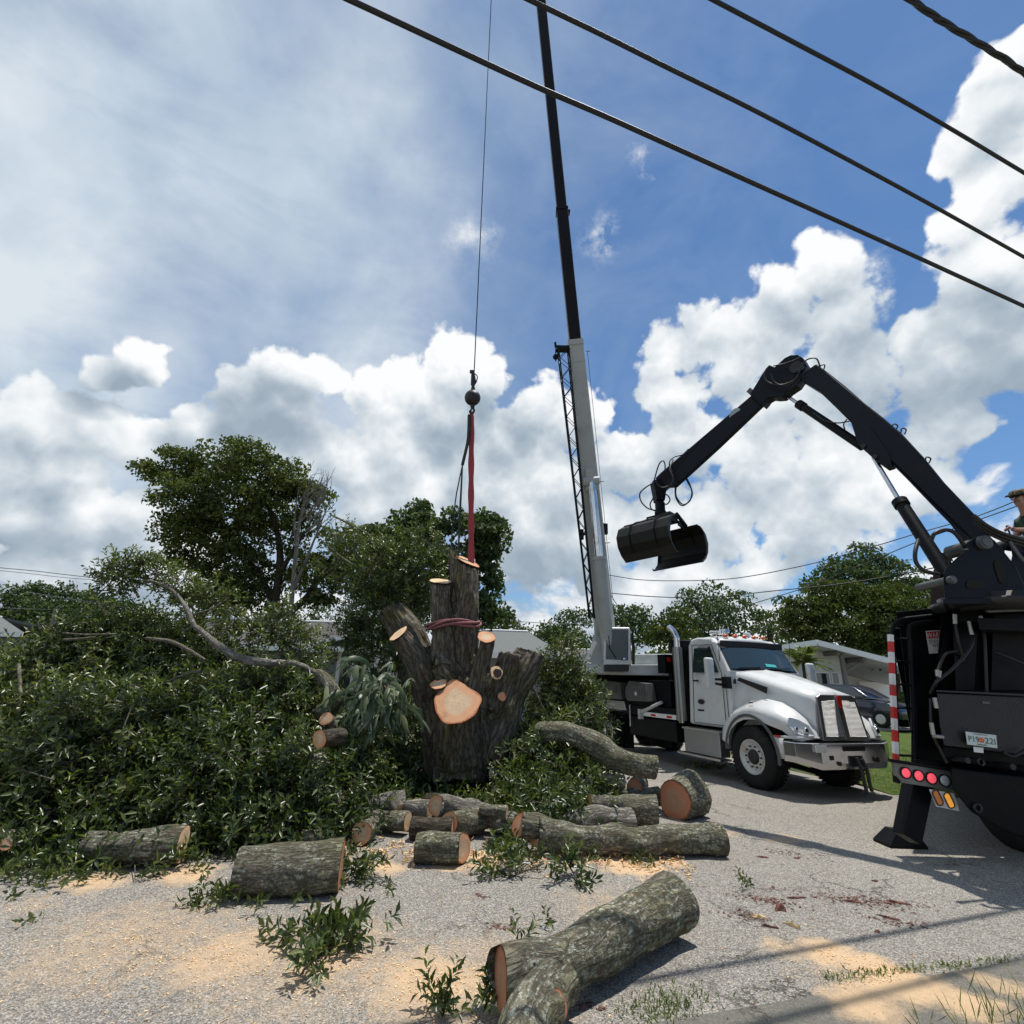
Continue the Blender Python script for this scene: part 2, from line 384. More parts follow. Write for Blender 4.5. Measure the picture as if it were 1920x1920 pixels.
def build_mats():
    M['bark']=mat('bark',bark_fn((.125,.112,.080),(.40,.42,.34),(.135,.130,.055),.85,1.15,.50))
    M['bark_dark']=mat('bark_dark',bark_fn((.050,.040,.029),(.20,.20,.17),(.055,.050,.020),.35,.8,.35))
    M['bark_pale']=mat('bark_pale',bark_fn((.16,.145,.12),(.42,.41,.37),(.13,.12,.07),.6,1,.3))
    M['bark_twig']=mat('bark_twig',bark_fn((.17,.15,.11),(.34,.34,.29),(.12,.11,.06),.5,2,.4))
    M['cut']=mat('cut',cut_fn((.58,.43,.28),(.60,.33,.185),(.40,.145,.065)))
    M['cut_red']=mat('cut_red',cut_fn((.42,.24,.145),(.46,.20,.11),(.25,.09,.045)))
    M['cut_pale']=mat('cut_pale',cut_fn((.70,.50,.30),(.76,.54,.34),(.55,.30,.15)))
    M['leaf']=mat('leaf',leaf_fn((.022,.040,.012),(.044,.070,.020),(.10,.13,.042)))
    M['leaf_olive']=mat('leaf_olive',leaf_fn((.028,.046,.014),(.060,.088,.028),(.150,.175,.070)))
    M['leaf_tree']=mat('leaf_tree',leaf_fn((.022,.040,.010),(.046,.070,.017),(.085,.105,.026),.6,.25,.2))
    M['leaf_lime']=mat('leaf_lime',leaf_fn((.05,.085,.016),(.09,.13,.028),(.14,.17,.045)))
    M['leaf_far']=mat('leaf_far',leaf_fn((.022,.044,.018),(.044,.074,.028),(.085,.118,.048),.6,.25,.25))
    M['leaf_elm']=mat('leaf_elm',leaf_fn((.026,.046,.012),(.056,.080,.020),(.115,.135,.036),.55,.27,.3))
    M['leaf_dry']=mat('leaf_dry',leaf_fn((.03,.022,.012),(.035,.03,.015),(.05,.05,.02),.7,.05,.2))
    M['fern']=mat('fern',leaf_fn((.022,.045,.014),(.044,.072,.026),(.15,.18,.11),.42,.12,.4))
    M['white']=simple('white_paint',(.60,.61,.60),.30,0,.05,3,coat=.35,dirt=(.44,.42,.38),dirts=1.5)
    M['offwhite']=simple('crane_white',(.50,.52,.50),.4,0,.06,2.5,dirt=(.30,.29,.26),dirts=2.5)
    M['boomgrey']=simple('boom_grey',(.36,.37,.35),.45,0,.07,1.4,dirt=(.24,.23,.20),dirts=1.2)
    M['boomblack']=simple('boom_black',(.007,.007,.009),.42,0,.3,2,dirt=(.012,.012,.012),spec=.15)
    M['black']=simple('black_paint',(.0045,.0050,.0060),.45,0,.3,5,bumpy=.0015,dirt=(.012,.012,.011),spec=.12)
    M['navy']=simple('loader_paint',(.0050,.0062,.0105),.40,0,.3,4,bumpy=.001,dirt=(.010,.010,.010),spec=.16)
    M['plastic']=simple('black_plastic',(.008,.008,.009),.6,0,.2,8)
    M['darkmetal']=simple('dark_metal',(.028,.028,.030),.5,.4,.3,9,bumpy=.002,dirt=(.035,.028,.02))
    M['steelgrey']=simple('grey_steel',(.10,.105,.105),.5,.2,.2,5,bumpy=.001,dirt=(.06,.055,.05))
    M['chrome']=simple('chrome',(.62,.62,.63),.10,1,.05,7,dirt=(.30,.28,.26),dirts=3)
    M['alu']=simple('aluminium',(.48,.48,.47),.34,1,.12,8,bumpy=.001,dirt=(.20,.19,.17))
    M['rim']=simple('wheel_rim',(.55,.55,.53),.45,.35,.15,9,dirt=(.22,.20,.17),dirts=4)
    M['rubber']=simple('rubber',(.013,.013,.013),.82,0,.25,7,bumpy=.004,dirt=(.038,.035,.030),dirts=3,spec=.25)
    M['hose']=simple('hose',(.007,.007,.007),.5,0,.2,12)
    M['amber']=simple('amber_lens',(.75,.22,.02),.15,0,.1,20,coat=.5)
    M['orange']=simple('orange_lens',(.72,.14,.03),.2,0,.1,20)
    M['redlens']=simple('red_lens',(.55,.02,.015),.2,0,.1,20)
    M['red']=simple('red_tape',(.55,.025,.02),.4,0,.1,10,dirt=(.25,.05,.04),dirts=6)
    M['tapewhite']=simple('white_tape',(.72,.72,.70),.4,0,.05,10,dirt=(.4,.38,.35),dirts=6)
    M['lens']=simple('clear_lens',(.50,.52,.53),.15,.1,.35,40,coat=.6)
    M['sling']=simple('sling_webbing',(.30,.045,.05),.8,0,.3,25,bumpy=.002,dirt=(.16,.06,.055),dirts=5)
    M['sling_old']=simple('sling_faded',(.26,.10,.10),.85,0,.35,20,bumpy=.003,dirt=(.14,.09,.08),dirts=5)
    M['straps']=simple('dark_strap',(.022,.022,.025),.7,0,.3,10)
    M['brown']=simple('rusty_brown',(.085,.045,.032),.8,0,.3,7,bumpy=.003,dirt=(.05,.03,.022))
    M['wall']=simple('house_wall',(.62,.62,.59),.8,0,.05,2,bumpy=.003)
    M['soffit']=simple('soffit',(.50,.50,.47),.7,0,.05,2)
    M['fascia']=simple('fascia',(.78,.78,.75),.5,0,.03,2)
    M['beam']=simple('house_beam',(.16,.14,.12),.7,0,.2,4)
    M['wallgrey']=simple('house_grey',(.20,.21,.21),.85,0,.1,2)
    M['wallnavy']=simple('house_navy',(.035,.045,.07),.8,0,.1,3)
    M['carblue']=simple('car_paint',(.010,.014,.032),.18,0,.1,3,coat=.7)
    M['concrete']=simple('concrete',(.36,.345,.31),.9,0,.15,4,bumpy=.004,dirt=(.26,.24,.21))
    M['wood']=simple('weathered_pole',(.22,.19,.15),.9,0,.25,7,bumpy=.004)
    M['skin']=simple('skin',(.42,.22,.15),.5,0,.1,8)
    M['hair']=simple('hair',(.10,.08,.06),.7,0,.3,30)
    M['denim']=simple('trousers',(.03,.035,.05),.85,0,.2,12)
    M['boot']=simple('boots',(.06,.04,.025),.7,0,.2,12)
    def camo(T,out,l):
        P=objco(T); n=T.noise(P,16,3,.5,.6)
        c=T.ramp(n,[(.36,(.035,.04,.02)),(.45,(.13,.11,.065)),(.53,(.24,.20,.13)),(.62,(.05,.045,.03))],'CONSTANT')
        pbr(T,out,l,c,.9,0,T.noise(P,200,2),.001)
    M['camo']=mat('camo_cloth',camo)
    def shirt(T,out,l):
        P=objco(T); c=T.ramp(T.noise(P,12,3,.6),[(.40,(.008,.018,.012)),(.55,(.02,.05,.022)),(.66,(.05,.09,.03))])
        pbr(T,out,l,c,.9,0,T.noise(P,30,4),.004)
    M['shirt']=mat('shirt_cloth',shirt)
    def glass(T,out,l):
        pbr(T,out,l,(.020,.034,.034),.04,0,None,spec=.9,coat=.3)
    M['glass']=mat('tinted_glass',glass)
    def cglass(T,out,l):
        g=T.new('ShaderNodeBsdfGlossy'); g.inputs['Roughness'].default_value=.03; g.inputs[0].default_value=(.85,.95,.95,1)
        t=T.new('ShaderNodeBsdfTransparent'); t.inputs[0].default_value=(.34,.48,.47,1)
        f=T.new('ShaderNodeFresnel'); f.inputs[0].default_value=1.6
        mx=T.new('ShaderNodeMixShader'); l.new(T.m('ADD',f.outputs[0],.05),mx.inputs[0]); l.new(t.outputs[0],mx.inputs[1]); l.new(g.outputs[0],mx.inputs[2]); l.new(mx.outputs[0],out.inputs[0])
    M['cglass']=mat('cab_glass',cglass)
    def em(col,st):
        def fn(T,out,l):
            P=objco(T); n=T.voro(P,90)
            e=T.mix(T.mr(n,.1,.5),(*col,1),tuple(x*.5 for x in col)+(1,))
            pbr(T,out,l,col,.3,Emission_Color=e,Emission_Strength=st)
        return fn
    M['taillit']=mat('lit_red_lens',em((1.0,.10,.14),1.0))
    M['amberlit']=mat('lit_amber_lens',em((1.0,.42,.06),.9))
    def meshgrille(T,out,l):
        P=objco(T); s=T.new('ShaderNodeSeparateXYZ'); l.new(P,s.inputs[0])
        a=T.m('SINE',T.m('MULTIPLY',s.outputs[2],300.0))
        b=T.m('SINE',T.m('ADD',T.m('MULTIPLY',s.outputs[0],260.0),T.m('MULTIPLY',T.m('FLOOR',T.m('MULTIPLY',s.outputs[2],47.75)),3.14)))
        h=T.m('ADD',a,T.m('MULTIPLY',b,.6))
        c=T.mix(T.mr(h,-1.1,.2),(.10,.10,.10,1),(.62,.62,.61,1))
        pbr(T,out,l,c,.38,.35,h,.006)
    M['grille']=mat('woven_grille',meshgrille)
    def tread(T,out,l):
        P=objco(T); s=T.new('ShaderNodeSeparateXYZ'); l.new(P,s.inputs[0])
        pbr(T,out,l,(.45,.45,.44),.35,.9,T.m('SINE',T.m('MULTIPLY',s.outputs[2],210.0)),.004)
    M['step']=mat('step_plate',tread)
    def perf(T,out,l):
        P=objco(T); h=T.mr(T.voro(P,55,rand=0),.15,.25)
        pbr(T,out,l,T.mix(h,(.03,.03,.03,1),(.33,.33,.32,1)),.3,.9,h,.003)
    M['perf']=mat('perforated_shield',perf)
    def shingle(T,out,l):
        P=objco(T); br=T.new('ShaderNodeTexBrick'); l.new(P,br.inputs[0]); br.inputs['Scale'].default_value=2.2
        br.inputs['Color1'].default_value=(.070,.066,.062,1); br.inputs['Color2'].default_value=(.105,.098,.092,1); br.inputs['Mortar'].default_value=(.06,.06,.058,1)
        br.inputs['Mortar Size'].default_value=.015
        c=T.mix(T.mr(T.noise(P,1.1,6,.6),.4,.7,0,.5),br.outputs[0],(.075,.072,.066,1))
        pbr(T,out,l,c,.9,0,T.noise(P,30,4),.01)
    M['shingle']=mat('shingle_roof',shingle)
    def shinglep(T,out,l):
        P=objco(T); c=T.mix(T.noise(P,6,8,.7),(.095,.105,.10,1),(.16,.17,.165,1))
        pbr(T,out,l,c,.9,0,T.noise(P,30,4),.01)
    M['shingle_pale']=mat('pale_roof',shinglep)
build_mats()
# ------------------------------------------------------------------ leaves
def leaf_mesh(name,C,D,N,L,W,mat_,parent=None,fold=.25,world=True,curl=.12):
    """C centres of leaf bases, D directions, N normals -> one mesh of folded leaves"""
    n=len(C); D=D/np.linalg.norm(D,axis=1,keepdims=True)
    S=np.cross(D,N); S/=np.linalg.norm(S,axis=1,keepdims=True)+1e-9; N=np.cross(S,D)
    L=np.broadcast_to(L,(n,))[:,None]; W=np.broadcast_to(W,(n,))[:,None]
    v=np.empty((n,4,3)); 
    v[:,0]=C; v[:,1]=C+D*L*.5+S*W*.5+N*W*fold; v[:,2]=C+D*L-N*L*curl; v[:,3]=C+D*L*.5-S*W*.5+N*W*fold
    me=bpy.data.meshes.new(name); me.vertices.add(4*n); me.vertices.foreach_set('co',v.reshape(-1).astype(np.float32))
    me.loops.add(6*n); me.polygons.add(2*n)
    idx=(np.arange(n)*4)[:,None]+np.array([0,1,2,0,2,3])[None]
    me.loops.foreach_set('vertex_index',idx.reshape(-1).astype(np.int32))
    me.polygons.foreach_set('loop_start',(np.arange(2*n)*3).astype(np.int32))
    me.update(calc_edges=True); me.validate()
    return link(name,me,mat_,parent,world)
def unit(n):
    v=rng.normal(size=(n,3)); return v/np.linalg.norm(v,axis=1,keepdims=True)
def sprigs(P,T,k=10,slen=.28,L=.075,W=.024,spread=1.0):
    """leaves in sprays: P sprig bases, T sprig directions"""
    n=len(P); T=T/np.linalg.norm(T,axis=1,keepdims=True)
    R1=unit(n); a=np.cross(T,R1); a/=np.linalg.norm(a,axis=1,keepdims=True)+1e-9; b=np.cross(T,a)
    t=np.tile(np.linspace(.25,1,k),n)+rng.uniform(-.05,.05,n*k)
    rep=lambda x:np.repeat(x,k,axis=0)
    ln=rep(rng.uniform(.6,1.3,n)[:,None]*slen)[:,0]
    ph=np.tile(np.arange(k)*2.4,n)+rep(rng.uniform(0,6.28,n)[:,None])[:,0]
    C=rep(P)+rep(T)*(t*ln)[:,None]
    rad=rep(a)*np.cos(ph)[:,None]+rep(b)*np.sin(ph)[:,None]
    D=rep(T)*.75+rad*spread*rng.uniform(.6,1.1,n*k)[:,None]+unit(n*k)*.25
    N=np.cross(np.cross(D,rep(T)),D)+unit(n*k)*.25+np.array([0,0,.35])
    LL=L*rng.uniform(.65,1.25,n*k)
    return C,D,N,LL,W*rng.uniform(.75,1.25,n*k)
# ------------------------------------------------------------------ ground
def sheet(name,poly,z,material,kind='structure'):
    me=bpy.data.meshes.new(name); me.from_pydata([(p[0],p[1],z if len(p)<3 else p[2]) for p in poly],[],[tuple(range(len(poly)))])
    o=link(name,me,material); return tag(o,kind=kind)
SAW=[]   # sawdust patches: photo x, y, radius in metres, strength
for x,y,r,s in ((250,1760,1.5,.62),(600,1800,1.5,.6),(900,1830,1.3,.6),(1150,1700,1.0,.5),(1600,1830,.8,.55),(430,1790,.75,.9),(600,1810,.6,.9),(800,1840,.75,1),(300,1800,.45,.6),(1000,1880,.5,.9),(350,1640,.5,1.2),(180,1650,.5,1.1),(720,1630,.35,1.1),
    (900,1610,.5,1.2),(1190,1625,.55,1.5),(1130,1600,.5,1.3),(1260,1615,.3,1.1),(850,1625,.3,1.2),(1560,1790,.40,1.2),(1650,1820,.42,1.4),(1690,1860,.4,1.4),(1620,1890,.4,1.2),(1800,1880,.4,1.3),(1470,1780,.3,.7),(1750,1850,.35,1.0),(1880,1850,.3,.9),
    (1470,1575,.45,.7),(1200,1580,.6,.9),(1650,1870,.4,1),(1350,1560,.5,.6),(60,1700,.5,.5)):
    p=PZ(x,y); SAW.append((p.x,p.y,r,s))
def ground_mat(T,out,l,gut=False):
    P=genpos(T)
    W=T.v('ADD',P,T.v('SCALE',T.v('SUBTRACT',T.noise(P,2.2,5,.65,col=True),(.5,.5,.5)),sc=.55))
    agg=T.voro(P,120,out='Color'); s=T.new('ShaderNodeSeparateXYZ'); l.new(agg,s.inputs[0])
    vd=T.voro(P,120)
    a2=T.noise(P,210,3,.7)
    base=T.ramp(T.m('ADD',T.m('MULTIPLY',s.outputs[0],.62),T.m('MULTIPLY',a2,.42)),[(.15,(.068,.066,.062)),(.42,(.20,.194,.184)),(.70,(.335,.325,.305)),(.95,(.66,.64,.60))])
    if gut: base=T.mix(.78,base,T.mix(T.noise(P,7,8,.75),(.075,.077,.068,1),(.19,.19,.172,1)))
    big=T.noise(P,.55,6,.6)
    base=T.mix(T.mr(big,.35,.68,0,.38),base,T.v('MULTIPLY',base,(.72,.72,.74)))
    pat=T.mr(T.noise(P,2.3,6,.65),.55,.70,0,.35); base=T.mix(pat,base,T.v('MULTIPLY',base,(.70,.68,.66)))
    # cracks
    cw=T.v('ADD',P,T.v('SCALE',T.v('SUBTRACT',T.noise(P,3.2,6,.7,col=True),(.5,.5,.5)),sc=.5))
    cr=T.voro(cw,.62,'DISTANCE_TO_EDGE'); crm=T.m('MULTIPLY',T.mr(cr,.002,.009,1,0),T.mr(T.noise(P,.8,3),.50,.62))
    base=T.mix(T.m('MULTIPLY',crm,.65),base,(.035,.033,.03,1))
    # sawdust
    acc=None
    for x,y,r,st in SAW:
        d=T.v('DISTANCE',T.v('MULTIPLY',W,(1,1,0)),(x,y,0)); f=T.m('MULTIPLY',T.mr(d,r,r*.15,0,1,True),st)
        acc=f if acc is None else T.m('MAXIMUM',acc,f)
    gr=T.noise(P,120,3,.8); grl=T.noise(P,9,6,.7)
    sm=T.m('ADD',acc,T.m('ADD',T.m('MULTIPLY',T.m('SUBTRACT',gr,.5),1.1),T.m('MULTIPLY',T.m('SUBTRACT',grl,.5),1.1)))
    sm=T.m('MULTIPLY',T.mr(sm,.35,1.15,0,.88),T.mr(acc,.02,.25))
    sc_=T.mix(T.noise(P,150,2),(.46,.31,.18,1),(.76,.58,.39,1))
    sp=T.mr(T.voro(P,38),.10,.06); spm=T.m('MULTIPLY',sp,T.mr(T.noise(P,1.1,4),.42,.6,0,.55))
    base=T.mix(spm,base,(.62,.50,.35,1))
    base=T.mix(sm,base,sc_)
    # reddish bark streaks on the right of the long log
    p=PZ(1560,1690); d=T.v('DISTANCE',T.v('MULTIPLY',P,(1,1,0)),(p.x,p.y,0))
    st=T.noise(T.v('MULTIPLY',T.v('ADD',P,T.v('SCALE',T.noise(P,1.5,3,col=True),sc=.3)),(2.0,9,1)),1.6,5,.6)
    rm=T.m('MULTIPLY',T.mr(st,.60,.68,0,.7),T.mr(d,1.3,.3)); base=T.mix(rm,base,(.13,.045,.035,1))
    base=T.v('MULTIPLY',base,(1.09,1.04,.96))
    h=T.m('ADD',T.m('MULTIPLY',vd,-.8),T.m('ADD',a2,T.m('MULTIPLY',crm,-1.5)))
    pbr(T,out,l,base,.88,0,h,.006,spec=.25)
M['asphalt']=mat('asphalt',ground_mat); M['gutter']=mat('gutter_concrete',lambda T,out,l: ground_mat(T,out,l,True))
def lawn_fn(T,out,l):
    P=genpos(T); n=T.noise(P,3,8,.7)
    c=T.ramp(n,[(.3,(.045,.075,.018)),(.5,(.085,.125,.03)),(.7,(.15,.17,.06))])
    c=T.mix(T.mr(T.noise(P,40,4,.8),.45,.7,0,.6),c,(.03,.05,.012,1))
    pbr(T,out,l,c,.95,0,T.noise(P,60,5,.8),.03,spec=.1)
M['lawn']=mat('lawn',lawn_fn)
def soil_fn(T,out,l):
    P=genpos(T); n=T.noise(P,1.2,8,.7)
    c=T.ramp(n,[(.35,(.04,.055,.02)),(.5,(.09,.10,.05)),(.7,(.16,.14,.09))]); pbr(T,out,l,c,.95,0,T.noise(P,30,5,.8),.02,spec=.1)
M['soil']=mat('soil',soil_fn)
sheet('ground',[(-600,-60),(600,-60),(600,900),(-600,900)],-.03,M['soil'])
sheet('road',[(-60,-25),(60,-25),(60,10.3),(12,10.9),(7.6,10.6),(6.6,14),(2.5,60),(-4.5,60),(-1.5,14),(-2.2,10.4),(-60,8.6)],0,M['asphalt'])
# raised yard on the right: rises gently away from the road
def yard():
    xs=np.linspace(0,1,30); ys=np.linspace(0,1,30); vs=[];fs=[]
    for j in ys:
        Y=10.7+j*j*110
        xl=7.3 if Y<12 else max(7.3-(Y-12)*.045,2)
        for i in xs:
            X=xl+i*i*(130); z=.008+.42*min(1,max(0,(Y-10.7)/14))
            vs.append((X,Y+(.6*i if j==0 else 0),z))
    for j in range(29):
        for i in range(29): a=j*30+i; fs.append((a,a+1,a+31,a+30))
    me=bpy.data.meshes.new('lawn'); me.from_pydata(vs,[],fs); tag(link('lawn',me,M['lawn'],smooth=True),kind='structure')
yard()
# concrete gutter at the lower right corner
a=PZ(1150,1935);b=PZ(1925,1800);c2=PZ(1990,1960);d2=PZ(1250,2080)
bb=B(); bb.prism([Vector((a.x,a.y,-.05)),Vector((b.x,b.y,-.05)),Vector((c2.x,c2.y,-.05)),Vector((d2.x,d2.y,-.05))],(0,0,.062)); tag(bb.obj('gutter',M['gutter'],bevel=.01),kind='structure')
# driveway slab by the far car
p0=PY(1560,1352,24);
bb=B(); bb.bx(11,40,22.5,36,.30,.46); tag(bb.obj('driveway',M['concrete']),kind='structure')
# grass blades
def blades(name,pts,h,n_label=None,mat_=None,spread=.5,w=.009):
    n=len(pts); C=np.array(pts); D=np.column_stack([rng.normal(0,spread,n),rng.normal(0,spread,n),np.ones(n)])
    o=leaf_mesh(name,C,D,unit(n),h*rng.uniform(.5,1.3,n),w+.0*C[:,0],mat_ or M['leaf_lime'],curl=.05,fold=.1); return o
gp=[]
for k in range(9000):
    X=rng.uniform(7.4,15); Y=rng.uniform(10.75,17); gp.append((X+(Y-10.7)*0,Y,.008+.42*min(1,(Y-10.7)/14)))
o=blades('lawn_grass',gp,.07); tag(o,'short green grass of the lawn beyond the truck','grass',kind='stuff')
gp=[]
for (x0,y0,x1,y1,n,w) in ((1540,1838,1910,1800,420,.05),(1180,1905,1300,1885,420,.16),(1220,1880,1330,1862,120,.12)):
    a=PZ(x0,y0);b=PZ(x1,y1)
    for k in range(n):
        t=rng.uniform(); s_=.5+.5*math.sin(t*31)+rng.uniform()
        if s_>.55: p=a.lerp(b,t); gp.append((p.x+rng.normal(0,w*.5),p.y+rng.normal(0,w*.6),0))
o=blades('gutter_grass',gp,.036,spread=.7,mat_=M['leaf_lime']); tag(o,'weedy grass growing in the joint between road and gutter','grass',kind='stuff')
gp=[]
for cx,cy,n in ((1885,1925,14),(1780,1935,6),(1905,1880,5)):
    p=PZ(cx,cy)
    for k in range(n*2): gp.append((p.x+rng.normal(0,.12),p.y+rng.normal(0,.07),0))
o=blades('tall_grass',gp,.17,spread=.45,w=.006); tag(o,'tall thin grass stalks at the bottom right corner','grass',kind='stuff')
# ------------------------------------------------------------------ trees
def crown(name,blobs,mat_,parent,leaf,per,clump=.55,Yspread=.35,seed=1,outer=1.0,elong=1.6):
    """blobs: (centre, radius). clumps of leaves on and in each blob"""
    g=np.random.default_rng(seed); Cs=[];Ns=[]
    for c,r in blobs:
        c=np.array(c); nc=max(8,int(7.5*(r/clump)**2))
        u=g.normal(size=(nc,3)); u/=np.linalg.norm(u,axis=1,keepdims=True)
        rr=r*(1-.55*g.random(nc)**1.6); cc=c+u*rr[:,None]*np.array([1,1,.86])
        cr=clump*g.uniform(.5,1.15,nc)
        for p,q in zip(cc,cr):
            m=int(1.25*per*(q/clump)**2)
            w=g.normal(size=(m,3)); w/=np.linalg.norm(w,axis=1,keepdims=True); w[:,2]=np.where(w[:,2]<-.25,-w[:,2]*.6,w[:,2])
            rad=q*(1-.5*g.random(m)**2); Cs.append(p+w*rad[:,None]*np.array([1.1,1.1,.75])); Ns.append(w)
    C=np.concatenate(Cs);N=np.concatenate(Ns); n=len(C)
    D=np.cross(N,g.normal(size=(n,3)))+N*.5; N2=N+g.normal(size=(n,3))*.45
    L=leaf*g.uniform(.6,1.4,n)
    return leaf_mesh(name,C,D,N2,L,L/elong,mat_,parent)
def px_blobs(lst,Y,jit=.5,seed=3):
    g=np.random.default_rng(seed); out=[]
    for x,y,r in lst:
        p=PY(x,y,Y); R_=r*pxm(p); p=PY(x,y,Y+g.uniform(-1,1)*R_*jit*1.5); out.append((tuple(p),R_))
    return out
def barked(o,scale=1.0):
    """gives a mesh the bark coordinate (metres)"""
    me=o.data; n=len(me.vertices); co=np.empty(n*3,np.float32); me.vertices.foreach_get('co',co)
    at=me.attributes.new('bk','FLOAT_VECTOR','POINT'); at.data.foreach_set('vector',co*scale); return o
def limbs(name,paths,mat_,parent,Y,seg=9):
    b=B()
    for pts in paths:
        P=[PY(x,y,(Y if len(q)<2 else Y+q[1])) for (x,y,*q) in pts]; rs=[q[0]*pxm(p) for (x,y,*q),p in zip(pts,P)]
        n=6; sp=smooth_path(P,n); b.tube(sp,lerp_list(rs,len(sp)),seg)
    return barked(b.obj(name,mat_,parent,world=True))
def tree(label,base,Y,blobs,paths,leafm,leaf=.14,per=60,clump=.5,group=None,barkm=None,seed=1,name='tree',cat='tree',jit=.5):
    bp=PY(base[0],base[1],Y); bp.z=max(0,bp.z) if bp.z<3 else 0
    t=thing(name,label,cat,(bp.x,bp.y,0),group)
    crown('crown',px_blobs(blobs,Y,jit,seed),leafm,t,leaf,per,clump,seed=seed)
    if paths: limbs('trunk',paths,barkm or M['bark_dark'],t,Y)
    return t
# big tree on the left
tree('largest tree, tall dense crown over the grey roofed house, left of the bare dead tree',(500,1260),27,
 [(300,890,26),(345,880,44),(410,880,56),(470,880,52),(520,905,48),(560,930,36),(370,940,58),(440,950,62),(500,970,50),(340,1000,44),(385,1020,62),(440,1060,60),(400,1110,50),(460,1120,40),(330,1050,26),(490,1090,34),(540,1010,40),(590,940,28),(575,985,26),(600,1060,46),(560,1090,26),(640,1020,36),(650,1070,34),(612,1110,32),(690,1010,30),(590,1130,20),(280,885,16),(520,1150,24),(440,1150,34)],
 [[(505,1270,10),(507,1200,9),(515,1130,8),(525,1060,7),(520,1000,5),(500,940,4)],[(515,1130,7),(480,1070,5),(430,1000,4),(390,930,3)],[(540,1150,8),(575,1120,6),(600,1080,5),(625,1040,3)],[(522,1080,6),(545,1040,4),(570,1000,3)],[(540,1260,9),(538,1200,8),(540,1150,7)]],
 M['leaf_elm'],leaf=.20,per=62,clump=.66,seed=11,name='broadleaf_tree',jit=.6)
t=thing('dead_tree','bare grey dead tree with thin leafless twigs in front of the big tree','tree',PZ(545,1260))
b_=[[(540,1260,6),(543,1180,5),(549,1100,4.5),(556,1030,4),(562,980,3),(575,930,1.6),(585,900,.8)],[(548,1110,3.5),(570,1060,3),(590,1010,2),(610,960,1),(622,930,.5)],[(556,1030,3),(552,980,2),(558,930,1),(562,900,.5)],[(590,1010,1.6),(610,985,1),(630,965,.5)],[(575,930,1.2),(592,915,.8),(600,895,.4)],[(562,980,1.8),(580,960,1.2),(600,930,.7),(606,900,.4)]]
g=np.random.default_rng(5)
for k in range(40):
    x=g.uniform(560,600);y=g.uniform(920,1000); b_.append([(x,y,.9),(x+g.uniform(5,26),y-g.uniform(12,30),.6),(x+g.uniform(12,40),y-g.uniform(30,62),.3)])
limbs('trunk',b_,M['bark_pale'],t,25.5,6)
# dark tree behind the stump
tree('dark tree directly behind the hoisted trunk, crown showing both sides of the red sling',(860,1260),15,
 [(760,985,30),(800,990,34),(850,985,26),(905,1000,34),(920,1030,28),(885,1040,40),(780,1040,50),(830,1060,50),(910,1090,34),(740,1060,44),(900,1140,30),(720,1030,34),(700,1060,28),(925,1150,20),(930,985,12),(790,960,14),(690,1010,18),(760,1120,50),(880,1180,30),(710,1110,34)],
 [[(860,1280,16),(850,1180,14),(830,1090,10),(800,1020,6)],[(850,1150,10),(890,1080,6),(905,1030,4)],[(740,1260,10),(760,1150,8),(770,1060,5)]],
 M['leaf_far'],leaf=.15,per=50,clump=.34,seed=21,name='broadleaf_tree')
G1='trees in the distance beyond the houses'
tl=[('low distant tree at the far left edge behind the utility pole',30,[(-30,1150,40),(20,1140,38),(60,1135,36),(50,1165,40),(0,1180,40),(72,1108,12)],40),
('distant rounded tree second from the left edge',120,[(100,1130,34),(140,1135,34),(125,1165,40),(90,1160,36),(115,1110,14)],42),
('distant tree partly hidden by the raised leafy branch top on the left',190,[(170,1140,34),(200,1150,34),(220,1160,34),(180,1175,36)],44),
('small distant treetops just over the grey roof ridge in the middle',620,[(560,1165,22),(600,1158,20),(640,1165,20),(680,1168,22),(590,1185,30),(650,1190,30)],50),
('distant pointed tree beyond the roof to the right of the hoisted trunk',960,[(940,1175,26),(965,1185,22),(985,1190,16),(925,1190,28)],45),
('dark tree right beside the base of the crane boom, left side',1050,[(1040,1185,26),(1075,1170,26),(1100,1160,22),(1060,1200,36),(1025,1195,16)],42),
('dark tree behind the crane operator cab',1180,[(1160,1160,28),(1190,1165,30),(1215,1185,30),(1170,1195,36),(1235,1200,26)],38),
('tree directly above the white truck cab, round dark crown',1340,[(1300,1130,28),(1340,1125,32),(1380,1135,30),(1330,1160,36),(1380,1165,32),(1280,1165,24),(1415,1165,22),(1350,1190,40),(1300,1190,30)],36),
('pale olive bush tree left of the truck exhaust stack',1255,[(1250,1175,26),(1275,1165,20),(1265,1195,30),(1235,1195,20)],30),
('small far tree in the gap over the truck hood',1440,[(1440,1180,16),(1460,1190,18),(1425,1185,12)],48)]
for i,(lb,bx_,bl,Y) in enumerate(tl):
    tree(lb,(bx_,1270),Y,bl,[[(bx_,1280,7),(bx_+4,1200,5),(bl[0][0],bl[0][1],3)]],M['leaf_far'] if i!=8 else M['leaf_tree'],leaf=.24,per=36,clump=.8,group=G1,seed=40+i)
tree('tall dark tree at the right, its round top highest beside the loader boom',(1640,1290),34,
 [(1580,1075,34),(1620,1055,34),(1660,1070,36),(1545,1090,22),(1600,1100,50),(1690,1090,34),(1650,1120,50),(1720,1105,26),(1740,1120,30),(1530,1100,16),(1700,1140,50)],
 [[(1640,1300,10),(1640,1200,9),(1620,1120,7),(1610,1080,4)]],M['leaf_far'],leaf=.22,per=46,clump=.7,seed=61,name='broadleaf_tree')
